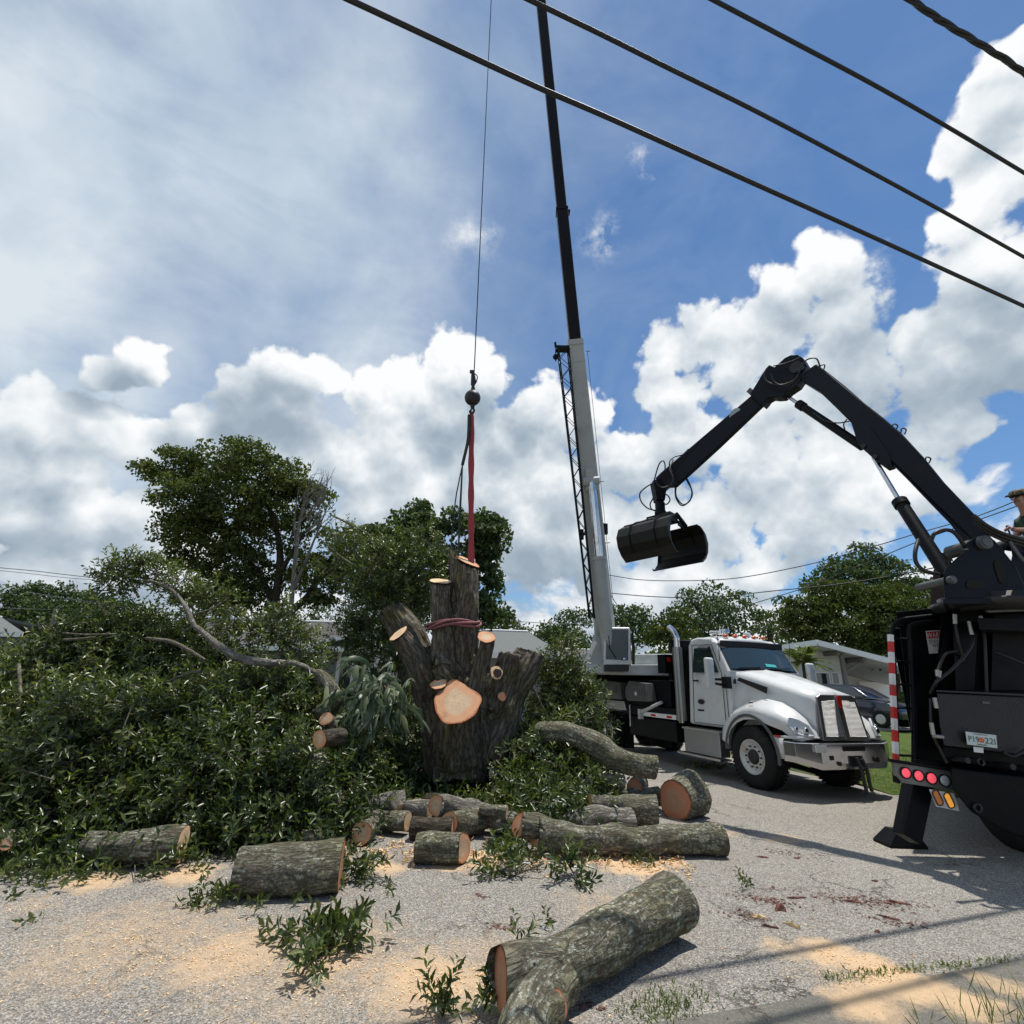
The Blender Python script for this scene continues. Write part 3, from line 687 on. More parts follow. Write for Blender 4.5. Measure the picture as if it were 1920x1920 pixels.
tree('yellow green leafy tree behind the white house, spreading towards the truck hood',(1540,1290),29,
 [(1480,1150,26),(1510,1140,30),(1550,1120,34),(1530,1170,44),(1580,1150,46),(1490,1180,30),(1560,1200,46),(1475,1170,18),(1600,1110,26)],
 [[(1550,1300,8),(1545,1220,7),(1550,1150,5)]],M['leaf_tree'],leaf=.17,per=58,clump=.55,seed=62,name='broadleaf_tree')
tree('yellow green leafy tree behind the white house, right beside the striped ladder pole',(1680,1290),28,
 [(1640,1130,34),(1690,1125,30),(1665,1160,44),(1620,1190,46),(1720,1150,34),(1690,1190,46),(1740,1180,40),(1650,1220,40),(1760,1140,26)],
 [[(1680,1300,8),(1675,1220,7),(1670,1150,5)]],M['leaf_tree'],leaf=.17,per=58,clump=.55,seed=63,name='broadleaf_tree')
# ------------------------------------------------------------------ houses
def roof_house(label,Y,ridge,eave,wallm,roofm,depth=7,wall_h=2.6,extra=None):
    (xr0,yr0),(xr1,yr1)=ridge; (xe0,ye0),(xe1,ye1)=eave
    r0=PY(xr0,yr0,Y+depth*.5); r1=PY(xr1,yr1,Y+depth*.5); e0=PY(xe0,ye0,Y); e1=PY(xe1,ye1,Y)
    zr=(r0.z+r1.z)/2; ze=(e0.z+e1.z)/2
    t=thing('house',label,'house',((e0.x+e1.x)/2,Y,0))
    x0,x1=e0.x,e1.x
    w=B(); w.bx(x0+.4,x1-.4,Y+.5,Y+depth,0,ze-.02); w.obj('wall',wallm,t,world=True)
    b=B(); th=.12
    A=[(x0,Y,ze),(x1,Y,ze),(r1.x,Y+depth*.5,zr),(r0.x,Y+depth*.5,zr),(x1,Y+depth,ze),(x0,Y+depth,ze)]
    Bv=[(x,y,z+th) for x,y,z in A]
    b.add(A+Bv,[(6,7,8,9),(9,8,10,11),(0,3,2,1),(3,5,4,2),(0,1,7,6),(1,2,8,7),(2,4,10,8),(4,5,11,10),(5,3,9,11),(3,0,6,9)])
    b.obj('roof',roofm,t,world=True)
    f=B(); f.bx(x0-.02,x1+.02,Y-.05,Y-.003,ze-.12,ze+.13); f.obj('fascia',M['fascia'],t,world=True); f=B(); f.tube([(r0.x,Y+depth*.5,zr+th+.03),(r1.x,Y+depth*.5,zr+th+.03)],.06,6); f.obj('ridge_cap',M['fascia'],t,world=True)
    return t,x0,x1,ze,zr,r0,r1
t,x0,x1,ze,zr,r0,r1=roof_house('low house with long grey shingle roof behind the brush pile',21,((385,1158),(650,1180)),((330,1206),(700,1222)),M['wallgrey'],M['shingle'])
# porch gable on the right end of that house
pa,pb,pc=PY(585,1222,20),PY(664,1192,20),PY(720,1222,20)
b=B(); zb=PY(640,1214,20).z
b.prism([(pa.x,20,zb),(pc.x,20,zb),(pb.x+.2,20,pb.z)],(0,3.0,0)); b.obj('gable',M['wallnavy'],t,world=True)
b=B(); b.beam((pa.x-.1,19.9,zb+.02),(pb.x+.2,19.9,pb.z+.08),.22,.14); b.beam((pb.x+.2,19.9,pb.z+.08),(pc.x+.1,19.9,zb+.02),.22,.14); b.bx(pa.x-.15,pc.x+.15,19.72,19.95,zb-.16,zb+.02); b.obj('gable_trim',M['fascia'],t,world=True)
b=B()
for k in range(4): x=pa.x+.5+k*(pc.x-pa.x-1)/3; b.bx(x-.06,x+.06,19.95,20.07,0,zb-.17)
b.obj('porch_post',M['soffit'],t,world=True)
for k in range(2):
    x=pa.x+1.0+k*1.1; w=B(); w.bx(x-.4,x+.4,21.42,21.5,1.0,2.2); fr=w.obj('window',M['fascia'],t,world=True); w=B(); w.bx(x-.34,x+.34,21.38,21.417,1.06,2.14); w.obj('pane',M['glass'],fr,world=True)
roof_house('house with pale grey green roof seen right of the hoisted trunk',24,((905,1186),(990,1190)),((880,1228),(1060,1232)),M['wallgrey'],M['shingle_pale'])
roof_house('far house with grey roof at the left edge of the picture',26,((-160,1152),(0,1166)),((-200,1180),(42,1192)),M['wallgrey'],M['shingle_pale'])
roof_house('far low house with white walls just behind the crane turret',30,((1060,1222),(1110,1222)),((1040,1236),(1128,1238)),M['wall'],M['shingle'])
# white house on the right with carport
def white_house():
    Y=27.0
    t=thing('house','white low house on the right with a sloping roof and open carport','house',(PY(1580,1300,Y).x,Y,.42))
    ap=PY(1506,1212,Y); le=PY(1440,1222,Y); re=PY(1790,1285,Y)
    b=B(); th=.22
    def slab(a,c,m):
        q=[(a.x,Y-1.2,a.z),(c.x,Y-1.2,c.z),(c.x,Y+9,c.z),(a.x,Y+9,a.z)]
        m.add(q+[(x,y,z+th) for x,y,z in q],[(0,3,2,1),(4,5,6,7),(0,1,5,4),(1,2,6,5),(2,3,7,6),(3,0,4,7)])
    slab(le,ap,b); slab(ap,re,b); b.obj('roof',M['soffit'],t,world=True)
    b=B(); b.beam((le.x,Y-1.26,le.z+th/2),(ap.x,Y-1.26,ap.z+th/2),.1,.26); b.obj('fascia',M['fascia'],t,world=True); b=B(); b.beam((ap.x,Y-1.26,ap.z+th/2),(re.x,Y-1.26,re.z+th/2),.1,.26); b.obj('fascia',M['fascia'],t,world=True)
    wl=PY(1440,1240,Y); wr=PY(1584,1240,Y); xr=wr.x
    def rz(x): return ap.z-(x-ap.x)*(ap.z-re.z)/(re.x-ap.x) if x>ap.x else ap.z-(ap.x-x)*(ap.z-le.z)/(ap.x-le.x)
    b=B(); b.prism([(wl.x,Y,.3),(xr,Y,.3),(xr,Y,rz(xr)-.01),(ap.x,Y,ap.z-.01),(wl.x,Y,rz(wl.x)-.01)],(0,8.5,0)); b.obj('wall',M['wall'],t,world=True)
    # garage wall further back
    b=B(); b.prism([(xr+.003,Y+5,.3),(re.x-.3,Y+5,.3),(re.x-.3,Y+5,rz(re.x-.3)-.02),(xr+.003,Y+5,rz(xr)-.02)],(0,3.4,0)); b.obj('wall',M['wall'],t,world=True)
    ga=PY(1606,1262,Y+5); gb=PY(1672,1262,Y+5)
    b=B(); b.bx(ga.x,gb.x,Y+4.9,Y+4.997,.46,2.45)
    for k in range(1,4): b.bx(ga.x,gb.x,Y+4.885,Y+4.90,.46+k*.5-.015,.46+k*.5+.015)
    b.obj('garage_door',M['fascia'],t,world=True)
    for (xa,xb,ya,yb) in ((1530,1556,1262,1285),(1560,1573,1262,1282)):
        p=PY(xa,ya,Y-.02);q=PY(xb,yb,Y-.02)
        w=B(); w.bx(p.x-.06,q.x+.06,Y-.05,Y-.003,q.z-.06,p.z+.06); f=w.obj('window',M['fascia'],t,world=True)
        w=B(); w.bx(p.x,q.x,Y-.07,Y-.053,q.z,p.z); w.obj('pane',M['glass'],f,world=True)
    for xx in (1592,1598):
        p=PY(xx,1250,Y-.8); b=B()
    p=PY(1589,1290,Y-1.0)
    b=B(); b.bx(p.x-.08,p.x+.08,Y-1.0,Y-.84,.46,rz(p.x)-.02); b.beam((p.x,Y-.9,rz(p.x)-1.0),(p.x+1.2,Y-.9,rz(p.x+1.2)-.06),.12,.12); b.obj('carport_post',M['beam'],t,world=True)
    b=B()
    for xx in (1575,1622): p=PY(xx,1250,Y-1.1); b.bx(p.x-.07,p.x+.07,Y-1.15,Y+4.8,rz(p.x)-.22,rz(p.x)-.02)
    b.obj('roof_beam',M['beam'],t,world=True)
    p=PY(1690,1270,Y+5); b=B(); b.bx(p.x-.3,p.x+.3,Y+4.93,Y+4.997,.9,2.2); b.obj('window',M['glass'],t,world=True)
white_house()
p1=PY(1690,1248,38)
roof_house('dark roofed neighbouring house behind the white house',38,((1640,1243),(1720,1246)),((1600,1275),(1790,1282)),M['wall'],M['shingle'])
# parked suv
def suv():
    P0=PY(1608,1345,22.6); a=R(-62); s=1.0
    Mx=Matrix.Translation((P0.x+1.0,P0.y+1.6,.47))@Matrix.Rotation(a,4,'Z')
    t=thing('parked_car','dark blue parked SUV seen from behind in front of the white house','car',Mx)
    # local: x forward, y left, z up ; length 4.6
    def prof(y): return None
    b=B(); body=[(-2.25,.35),(-2.3,.75),(-2.2,1.05),(-1.9,1.12),(.9,1.10),(1.9,.95),(2.25,.72),(2.25,.35)]
    b.prism([(x,-.9,z) for x,z in body],(0,1.8,0)); b.obj('body',M['carblue'],t,bevel=.10,seg=3,smooth=True)
    b=B(); cab=[(-2.05,1.121),(-1.55,1.60),(-1.2,1.68),(.1,1.66),(.5,1.55),(1.15,1.121)]
    vs=[(x,-.86 if z<1.3 else -.68,z) for x,z in cab]+[(x,.86 if z<1.3 else .68,z) for x,z in cab]; n=6
    b.add(vs,[tuple(range(n)),tuple(range(2*n-1,n-1,-1))]+[(i,i+n,(i+1)%n+n,(i+1)%n) for i in range(n)]); b.obj('cabin',M['carblue'],t,bevel=.05,seg=3,smooth=True)
    b=B(); b.add([(-2.07,-.68,1.16),(-2.07,.68,1.16),(-1.66,.58,1.56),(-1.66,-.58,1.56)],[(0,1,2,3)]); b.obj('rear_window',M['glass'],t)
    for sgn in(-1,1):
        b=B(); b.add([(-1.8,sgn*.885,1.18),(.9,sgn*.885,1.18),(.35,sgn*.72,1.55),(-1.45,sgn*.72,1.58)],[(0,1,2,3)]); b.obj('side_window',M['glass'],t)
        b=B(); b.box((-2.27,sgn*.70,.95),(.06,.30,.16)); b.obj('tail_lamp',M['redlens'],t,bevel=.02)
    for x in(-1.45,1.45):
        for sgn in(-1,1):
            b=B(); b.lathe((x,sgn*.70,.33),(0,sgn,0),[(0,.0),(0,.33),(.2,.33),(.22,.30),(.22,.2),(.19,.19),(.19,0)],24); w=b.obj('wheel',M['rubber'],t)
            b=B(); b.lathe((x,sgn*.9,.33),(0,sgn,0),[(0,.20),(.03,.19),(.01,.12),(.03,.06),(.03,0)],20); b.obj('rim',M['rim'],w)
    b=B(); b.box((-2.315,0,.78),(.02,.52,.12)); b.obj('number_plate',M['tapewhite'],t)
    b=B(); b.box((-2.30,0,.48),(.12,1.7,.18)); b.obj('bumper',M['plastic'],t,bevel=.03)
suv()
# fan palm in front of the white house
def palm(label,px,py,Y,n,L,zb):
    c=PY(px,py,Y); t=thing('palm',label,'palm',(c.x,c.y,zb))
    b=B(); b.tube([(c.x,c.y,zb),(c.x,c.y,c.z)],[.12,.08],8); barked(b.obj('trunk',M['bark_dark'],t,world=True))
    g=np.random.default_rng(9); Cs=[];Ds=[];Ls=[]
    for k in range(n):
        az=g.uniform(0,6.28);el=g.uniform(-.1,1.3); d=np.array([math.cos(az)*math.cos(el),math.sin(az)*math.cos(el),math.sin(el)])
        q=np.array(c); 
        for j in range(14):
            s_=j/14*L; pos=q+d*s_+np.array([0,0,-.35*(s_/L)**2*L]); side=np.cross(d,[0,0,1]); side/=np.linalg.norm(side)
            for sg in(-1,1): Cs.append(pos);Ds.append(d*.6+side*sg*.8+np.array([0,0,-.35]));Ls.append(.38)
    leaf_mesh('crown',np.array(Cs),np.array(Ds),unit(len(Cs)),np.array(Ls),.035,M['leaf_lime'],t)
palm('small feathery palm in front of the white house, left of the truck mirror',1506,1240,22.5,26,.95,.42)
crown_t=thing('shrub','yellow green shrub beside the garage window seen through the ladder rungs','shrub',(PY(1702,1310,26).x,26,.42))
crown('foliage',px_blobs([(1702,1308,11),(1710,1318,12),(1696,1320,9)],26),M['leaf_lime'],crown_t,.10,60,.16,seed=77)
# grey wheelie bin beyond the ladder
p=PY(1693,1340,24); t=thing('bin','grey bin standing by the driveway behind the striped pole','bin',(p.x,p.y,.46))
b=B(); b.prism([(p.x-.25,p.y-.25,.52),(p.x+.25,p.y-.25,.52),(p.x+.25,p.y+.25,.52),(p.x-.25,p.y+.25,.52)],(0,0,.85)); b.obj('body',M['steelgrey'],t,world=True,bevel=.03)
b=B(); b.bx(p.x-.29,p.x+.29,p.y-.3,p.y+.29,1.373,1.44); b.obj('lid',M['steelgrey'],t,world=True,bevel=.02)
b=B(); b.cyl((p.x-.22,p.y+.2,.535),(p.x+.22,p.y+.2,.535),.075,seg=14); b.obj('wheel',M['rubber'],t,world=True)

# belt of far trees closing the view all round the horizon
def belt():
    g=np.random.default_rng(99); bl=[]
    for k in range(70):
        a=R(-58+116*k/69)+g.normal()*.01; d=g.uniform(62,80); r=g.uniform(2.6,4.2); bl.append(((math.sin(a)*d,math.cos(a)*d,r*.75),r))
        if g.random()<.6: bl.append(((math.sin(a)*d,math.cos(a)*d-1,r*1.5),r*.6))
    t=crown('tree_belt',bl,M['leaf_far'],None,.5,34,1.6,seed=98); tag(t,'continuous belt of far off trees along the horizon behind the houses','woodland',kind='stuff')
belt()
# ------------------------------------------------------------------ logs
def grid_tube(pts,rs,seg=40,n0=None,n1=None,rough=.05,ridge=.014,seed=0,out=None,flare=None):
    """bark-covered stem as arrays: vertices, faces, bark coordinates"""
    pts=[Vector(p) for p in pts]; n=len(pts); bb=B(); d0=(pts[1]-pts[0]).normalized(); a,b=bb.frame(d0)
    V=[];BK=[];s_=0; prev=pts[0]
    for i,p in enumerate(pts):
        d=(pts[min(i+1,n-1)]-pts[max(i-1,0)]).normalized(); a=(a-d*a.dot(d)).normalized(); b=d.cross(a); s_+=(p-prev).length; prev=p
        for k in range(seg):
            t=2*math.pi*k/seg; q=p+(a*math.cos(t)+b*math.sin(t))*rs[i]
            if i==0 and n0 is not None: q=q-d*((q-p).dot(Vector(n0))/d.dot(Vector(n0)))
            if i==n-1 and n1 is not None: q=q-d*((q-p).dot(Vector(n1))/d.dot(Vector(n1)))
            V.append(q); BK.append((math.cos(t)*rs[i]+seed*1.3,math.sin(t)*rs[i]+seed*.7,s_))
    V=np.array([tuple(v) for v in V]); BK=np.array(BK)
    cen=np.repeat(np.array([tuple(p) for p in pts]),seg,axis=0); rad=V-cen; rl=np.linalg.norm(rad,axis=1,keepdims=True)+1e-9
    lo=vnoise(BK+seed*3.1,2.3/max(rs)*.35)*rough*max(rs)*2.2
    rd=-np.abs(vnoise(BK*np.array([1,1,.22])+5+seed,16))*ridge*1.6+np.abs(vnoise(BK*np.array([1,1,.5]),38))*ridge*.6
    V=V+rad/rl*(lo+rd)[:,None]
    F_=[(i*seg+k,i*seg+(k+1)%seg,(i+1)*seg+(k+1)%seg,(i+1)*seg+k) for i in range(n-1) for k in range(seg)]
    return V,F_,BK
def set_attr(me,name,arr,typ='FLOAT_VECTOR'):
    at=me.attributes.new(name,typ,'POINT')
    if typ=='FLOAT_VECTOR': at.data.foreach_set('vector',np.asarray(arr,np.float32).reshape(-1))
    else: at.data.foreach_set('value',np.asarray(arr,np.float32).reshape(-1))
def disc(name,ring,mat_,parent,lift=.003,bumpy=.006,nrm=None):
    """saw-cut face filling a ring of points"""
    ring=np.array(ring); n=len(ring); c=ring.mean(0); vs=[c];rad=[0.0];fs=[]
    m=7
    for j in range(1,m+1):
        t=j/m
        for p in ring: vs.append(c+(p-c)*t); rad.append(t)
    for k in range(n): fs.append((0,1+k,1+(k+1)%n))
    for j in range(m-1):
        for k in range(n): a=1+j*n+k;b=1+j*n+(k+1)%n; fs.append((a,a+n,b+n,b))
    vs=np.array(vs); u=np.cross(ring[0]-c,ring[n//4]-c); u/=np.linalg.norm(u)
    if nrm is not None and np.dot(u,np.array(nrm))<0: u=-u
    vs=vs+u*lift
    w=np.array(rad); vs=vs+u*(vnoise(vs,9)*bumpy*(w<.98))[:,None]
    me=bpy.data.meshes.new(name); me.from_pydata([tuple(v) for v in vs],[],fs); set_attr(me,'rad',rad,'FLOAT')
    return link(name,me,mat_,parent,True,smooth=True)
def log(label,pts,rs,mat_='bark',cut=('cut','cut'),n0=None,n1=None,seed=0,cat='log',name='log',group=None,parent=None,ends=(1,1),rough=.09,ridge=None,seg=44,branch=None):
    L=sum((Vector(pts[i+1])-Vector(pts[i])).length for i in range(len(pts)-1)); k=max(3,int(L/.03/(len(pts)-1)))
    sp=smooth_path(pts,k) if len(pts)>2 else [Vector(pts[0]).lerp(Vector(pts[1]),i/k) for i in range(k+1)]
    rr=lerp_list(rs,len(sp)); ridge=ridge if ridge is not None else min(.012,max(rs)*.05)
    # knots and swellings
    def lim(nv,p,d):
        if nv is None: return None
        nv=Vector(nv).normalized(); c=abs(nv.dot(d))
        if c<.80:   # keep saw cuts believable: at most about 37 degrees off square
            sg=1 if nv.dot(d)>=0 else -1; perp=(nv-d*nv.dot(d)).normalized(); nv=d*.80*sg+perp*.60
        return nv
    n0=lim(n0,sp[0],(sp[0]-sp[1]).normalized()); n1=lim(n1,sp[-1],(sp[-1]-sp[-2]).normalized())
    V,F_,BK=grid_tube(sp,rr,seg,n0,n1,rough,ridge,seed)
    me=bpy.data.meshes.new(name); me.from_pydata([tuple(v) for v in V],[],F_); set_attr(me,'bk',BK)
    # closing caps under the cut faces
    bm=bmesh.new(); bm.from_mesh(me); bm.verts.ensure_lookup_table(); bmesh.ops.recalc_face_normals(bm,faces=bm.faces); bm.to_mesh(me); bm.free()
    o=link(name,me,M[mat_],parent,parent is not None,smooth=True)
    if parent is None: tag(o,label,cat,group)
    n=len(V)
    for e,(ring,nn) in enumerate(((V[:seg],-(V[seg:2*seg].mean(0)-V[:seg].mean(0))),(V[n-seg:],V[n-seg:].mean(0)-V[n-2*seg:n-seg].mean(0)))):
        if ends[e]:
            c=ring.mean(0); disc('cut_face',c+(ring-c)*.985,M[cut[e]],o,.002,nrm=nn)
    return o
def LP(x,y,z): return PZ(x,y,z)
# big mossy log in the foreground, forked at its near end
r=.20
pA=LP(985,1848,.19); pB=LP(1262,1692,.21)
o=log('largest mossy log lying alone in the foreground, forked at its near end',[pA.lerp(pB,.06),pA.lerp(pB,.12),pA.lerp(pB,.35)+Vector((0,0,.0)),pA.lerp(pB,.7)+Vector((0,0,.01)),pB],[.05,.138,.158,.166,.195],'bark',('bark_dark','cut_red'),seed=3,ends=(1,1),rough=.06,seg=64,ridge=.008)
d=(pB-pA).normalized(); side=Vector((-d.y,d.x,0))
# fork stubs belong to the same log
q=LP(1045,1815,.20)
log('',[q,LP(985,1812,.215),LP(940,1832,.215)],[.15,.145,.135],'bark',('cut','cut_red'),parent=o,name='fork_stub',seed=8,ends=(0,1),n1=(-.97,-.22,.05))
log('',[LP(1050,1835,.17),LP(1008,1880,.155),LP(975,1940,.15),LP(955,2010,.15)],[.150,.132,.122,.118],'bark',('cut','cut_red'),parent=o,name='fork_stub',seed=9,ends=(0,1))
log('',[LP(1010,1870,.13),LP(1030,1885,.15),LP(1046,1893,.155)],[.10,.085,.075],'bark',('cut','cut_red'),parent=o,name='branch_stub',seed=10,ends=(0,1),n1=(.55,-.75,.3))
# other logs
LG='cut logs lying at the foot of the brush pile'
log('thick short mossy log lying alone on the asphalt at the left, bark flaking',[LP(446,1630,.19),LP(640,1622,.20)],[.195,.20],'bark',('cut_red','cut_red'),seed=12,group=LG,seg=56,rough=.09)
s=LP(452,1662,.05); log('thin stick lying against the left end of the thick short log',[LP(440,1648,.14),LP(492,1646,.17)],[.035,.03],'bark_twig',('cut_pale','cut_pale'),seed=40,name='stick',cat='stick',seg=12)
log('pale topped log half buried in leaves left of the thick short log',[LP(160,1588,.16),LP(343,1582,.18)],[.13,.165],'bark',('cut_pale','cut_pale'),seed=13,group=LG,rough=.08)
log('log at the left picture edge with a small orange cut knot',[LP(-70,1594,.12),LP(100,1566,.14)],[.13,.11],'bark_pale',('cut_pale','cut_pale'),seed=14,group=LG)
log('small knot stub with bright orange cut on the left edge log',[LP(14,1578,.15),LP(10,1584,.22)],[.05,.045],'bark_pale',('cut','cut'),seed=15,name='branch_stub',cat='branch stub',seg=16)
log('short log with split pale right end, on the asphalt before the log stack',[LP(780,1590,.135),LP(868,1592,.14)],[.135,.14],'bark',('cut','cut'),seed=16,n1=(.86,-.45,.1),group=LG)
log('middle log of the small stack, round cut face towards the camera',[LP(842,1543,.19),LP(890,1556,.15)+Vector((.05,.42,0))],[.135,.15],'bark',('cut','cut'),seed=17,n0=(-.55,-.83,.1),group=LG)
log('upper left log of the small stack with an oval cut face turned left',[LP(818,1510,.32),LP(850,1522,.27)+Vector((.03,.2,0)),LP(880,1532,.2)+Vector((.05,.45,0))],[.12,.12,.11],'bark_pale',('cut','cut'),seed=18,n0=(-.62,-.76,.16),group=LG)
log('pale log with a small round cut end just right of the small stack',[LP(869,1519,.24),LP(968,1540,.15)],[.075,.12],'bark_pale',('cut','cut_pale'),seed=19,n0=(-.6,-.78,.15),group=LG)
log('dark log under the stack at its left side among leaves',[LP(772,1552,.12),LP(850,1555,.13)],[.12,.13],'bark_dark',('cut','cut'),seed=20,group=LG)
lg=log('long straight mossy log lying crosswise with a forked cut left end',[LP(1005,1562,.20),LP(1110,1574,.16),LP(1230,1576,.15),LP(1352,1574,.15)],[.145,.145,.15,.16],'bark',('cut','cut_red'),seed=21,n0=(-.75,-.65,.1),group=LG,seg=52)
log('',[LP(1050,1560,.19),LP(1005,1548,.26),LP(975,1545,.27)],[.11,.125,.13],'bark',('cut','cut_red'),parent=lg,name='fork_stub',seed=22,ends=(0,1),n1=(-.7,-.55,.45))
log('short rounded log lying behind the long straight log',[LP(1052,1546,.13),LP(1110,1538,.17),LP(1184,1538,.16)],[.10,.17,.15],'bark_pale',('cut','cut'),seed=23,group=LG)
log('straight log with its right end split off flat, beside the fattest log',[LP(1090,1516,.19),LP(1232,1520,.22)],[.16,.19],'bark',('cut','cut_pale'),seed=24,group=LG,n1=(1,-.12,0))
log('fattest short log with a reddish cut face at the right of the log row',[LP(1264,1500,.24),LP(1318,1500,.27)+Vector((.02,.42,0))],[.245,.30],'bark',('cut_red','cut_red'),seed=25,n0=(-.72,-.68,.05),group=LG,seg=56,rough=.08)
log('reddish cut log lying behind the fattest log under the mossy limb',[LP(1190,1478,.28),LP(1216,1480,.26)+Vector((0,.5,0))],[.135,.13],'bark_pale',('cut_red','cut_red'),seed=26,n0=(-.35,-.9,.22),group=LG)
log('dark log under the reddish cut log',[LP(1165,1496,.14),LP(1236,1494,.16)],[.14,.14],'bark',('cut','cut'),seed=27,group=LG)
log('fallen mossy limb bending down from the hoisted trunk to the road',[PY(1015,1378,8.9),PY(1060,1375,8.6),PY(1110,1394,8.5),PY(1165,1425,8.4),PY(1229,1438,8.4)],[.17,.16,.17,.17,.165],'bark',('cut','cut'),seed=28,cat='limb',name='fallen_limb',seg=44)
for i,(lb,a,b_,ra,rb,mt) in enumerate([
 ('pale stub log low in the leaves left of the hoisted trunk base',(566,1432,.75),(610,1428,.75),.10,.11,'bark_pale'),
 ('pale crooked log in the leaves below the left stub log',(568,1490,.42),(640,1500,.38),.10,.08,'bark_pale'),
 ('half hidden pale log under the crooked log, pile centre',(590,1524,.26),(640,1518,.26),.09,.10,'bark_pale'),
 ('light topped log in the leaves left of the small stack',(690,1508,.26),(758,1502,.28),.11,.12,'bark_pale'),
 ('short pale log touching the small stack on its left',(762,1512,.24),(806,1520,.22),.09,.12,'bark_pale'),
 ('small mossy log beside a red split end below the crooked log',(565,1572,.12),(612,1570,.10),.085,.07,'bark'),
 ('pale stub standing up under the hoisted trunk',(770,1448,.35),(795,1475,.2),.06,.10,'bark_pale'),
 ('pale log deep in leaves right of the hoisted trunk',(1010,1462,.45),(1066,1466,.42),.12,.12,'bark_pale'),
 ('small log left of the reddish cut log',(1098,1468,.42),(1140,1474,.40),.11,.10,'bark_pale'),
 ('small cut log end among leaves right of the crosswise log row',(1068,1492,.30),(1112,1490,.30),.09,.09,'bark_pale'),
 ('dark mossy log under the staghorn fern',(600,1385,1.10),(640,1380,1.10),.10,.09,'bark_dark'),
 ('pale peeled stub under the curved limb beside the fern',(612,1348,1.25),(628,1366,1.1),.09,.07,'bark_pale')]):
    log(lb,[LP(*a),LP(*b_)],[ra,rb],mt,('cut','cut_pale'),seed=50+i,group='small logs buried in the brush')
for i,(lb,a,b_,ra,rb,mt,dy) in enumerate([
 ('pale short log lying in leaves just left of the log under the stack',(700,1535,.14),(765,1540,.15),.10,.11,'bark',0),
 ('short log with round end lying on the leaves, upper left of the log heap',(640,1478,.42),(668,1485,.40),.085,.09,'bark_pale',.35),
 ('thin pale log slanting down left of the small stack',(655,1520,.26),(735,1532,.16),.06,.07,'bark_pale',0),
 ('chunky log end half covered by leaves below the crooked log',(548,1548,.16),(610,1545,.16),.10,.10,'bark_pale',0),
 ('short upright wedge of log in the middle of the heap',(735,1495,.34),(748,1518,.22),.08,.10,'bark_pale',0),
 ('pale log between the small stack and the long straight log',(905,1535,.15),(985,1545,.15),.10,.11,'bark_pale',0),
 ('small log lying on the pale log right of the stack',(900,1517,.30),(950,1524,.28),.07,.08,'bark',0),
 ('light log peeping out of leaves above the short rounded log',(1010,1510,.26),(1075,1512,.24),.09,.10,'bark_pale',0),
 ('short mossy log on top of the row behind the rounded log',(1105,1505,.34),(1165,1508,.32),.09,.10,'bark',0),
 ('stub of log directly under the dark shaded trunk base',(800,1500,.24),(850,1508,.22),.09,.10,'bark_dark',0),
 ('pale log deep in the right leaves near the mossy limb end',(1120,1462,.48),(1170,1466,.46),.10,.10,'bark_pale',0),
 ('small cut log tipped against the reddish cut log',(1150,1480,.32),(1175,1492,.26),.08,.08,'bark',.2)]):
    P0=LP(*a);P1=LP(*b_); P1.y+=dy
    log(lb,[P0,P1],[ra,rb],mt,('cut','cut_pale'),seed=80+i,group='short logs packed in the heap')
log('small round log end facing the camera with a hollow, lower centre of the pile',[LP(678,1562,.13),LP(700,1545,.15)],[.105,.10],'bark',('cut','cut'),seed=70,n0=(-.1,-.98,.1),group=LG)
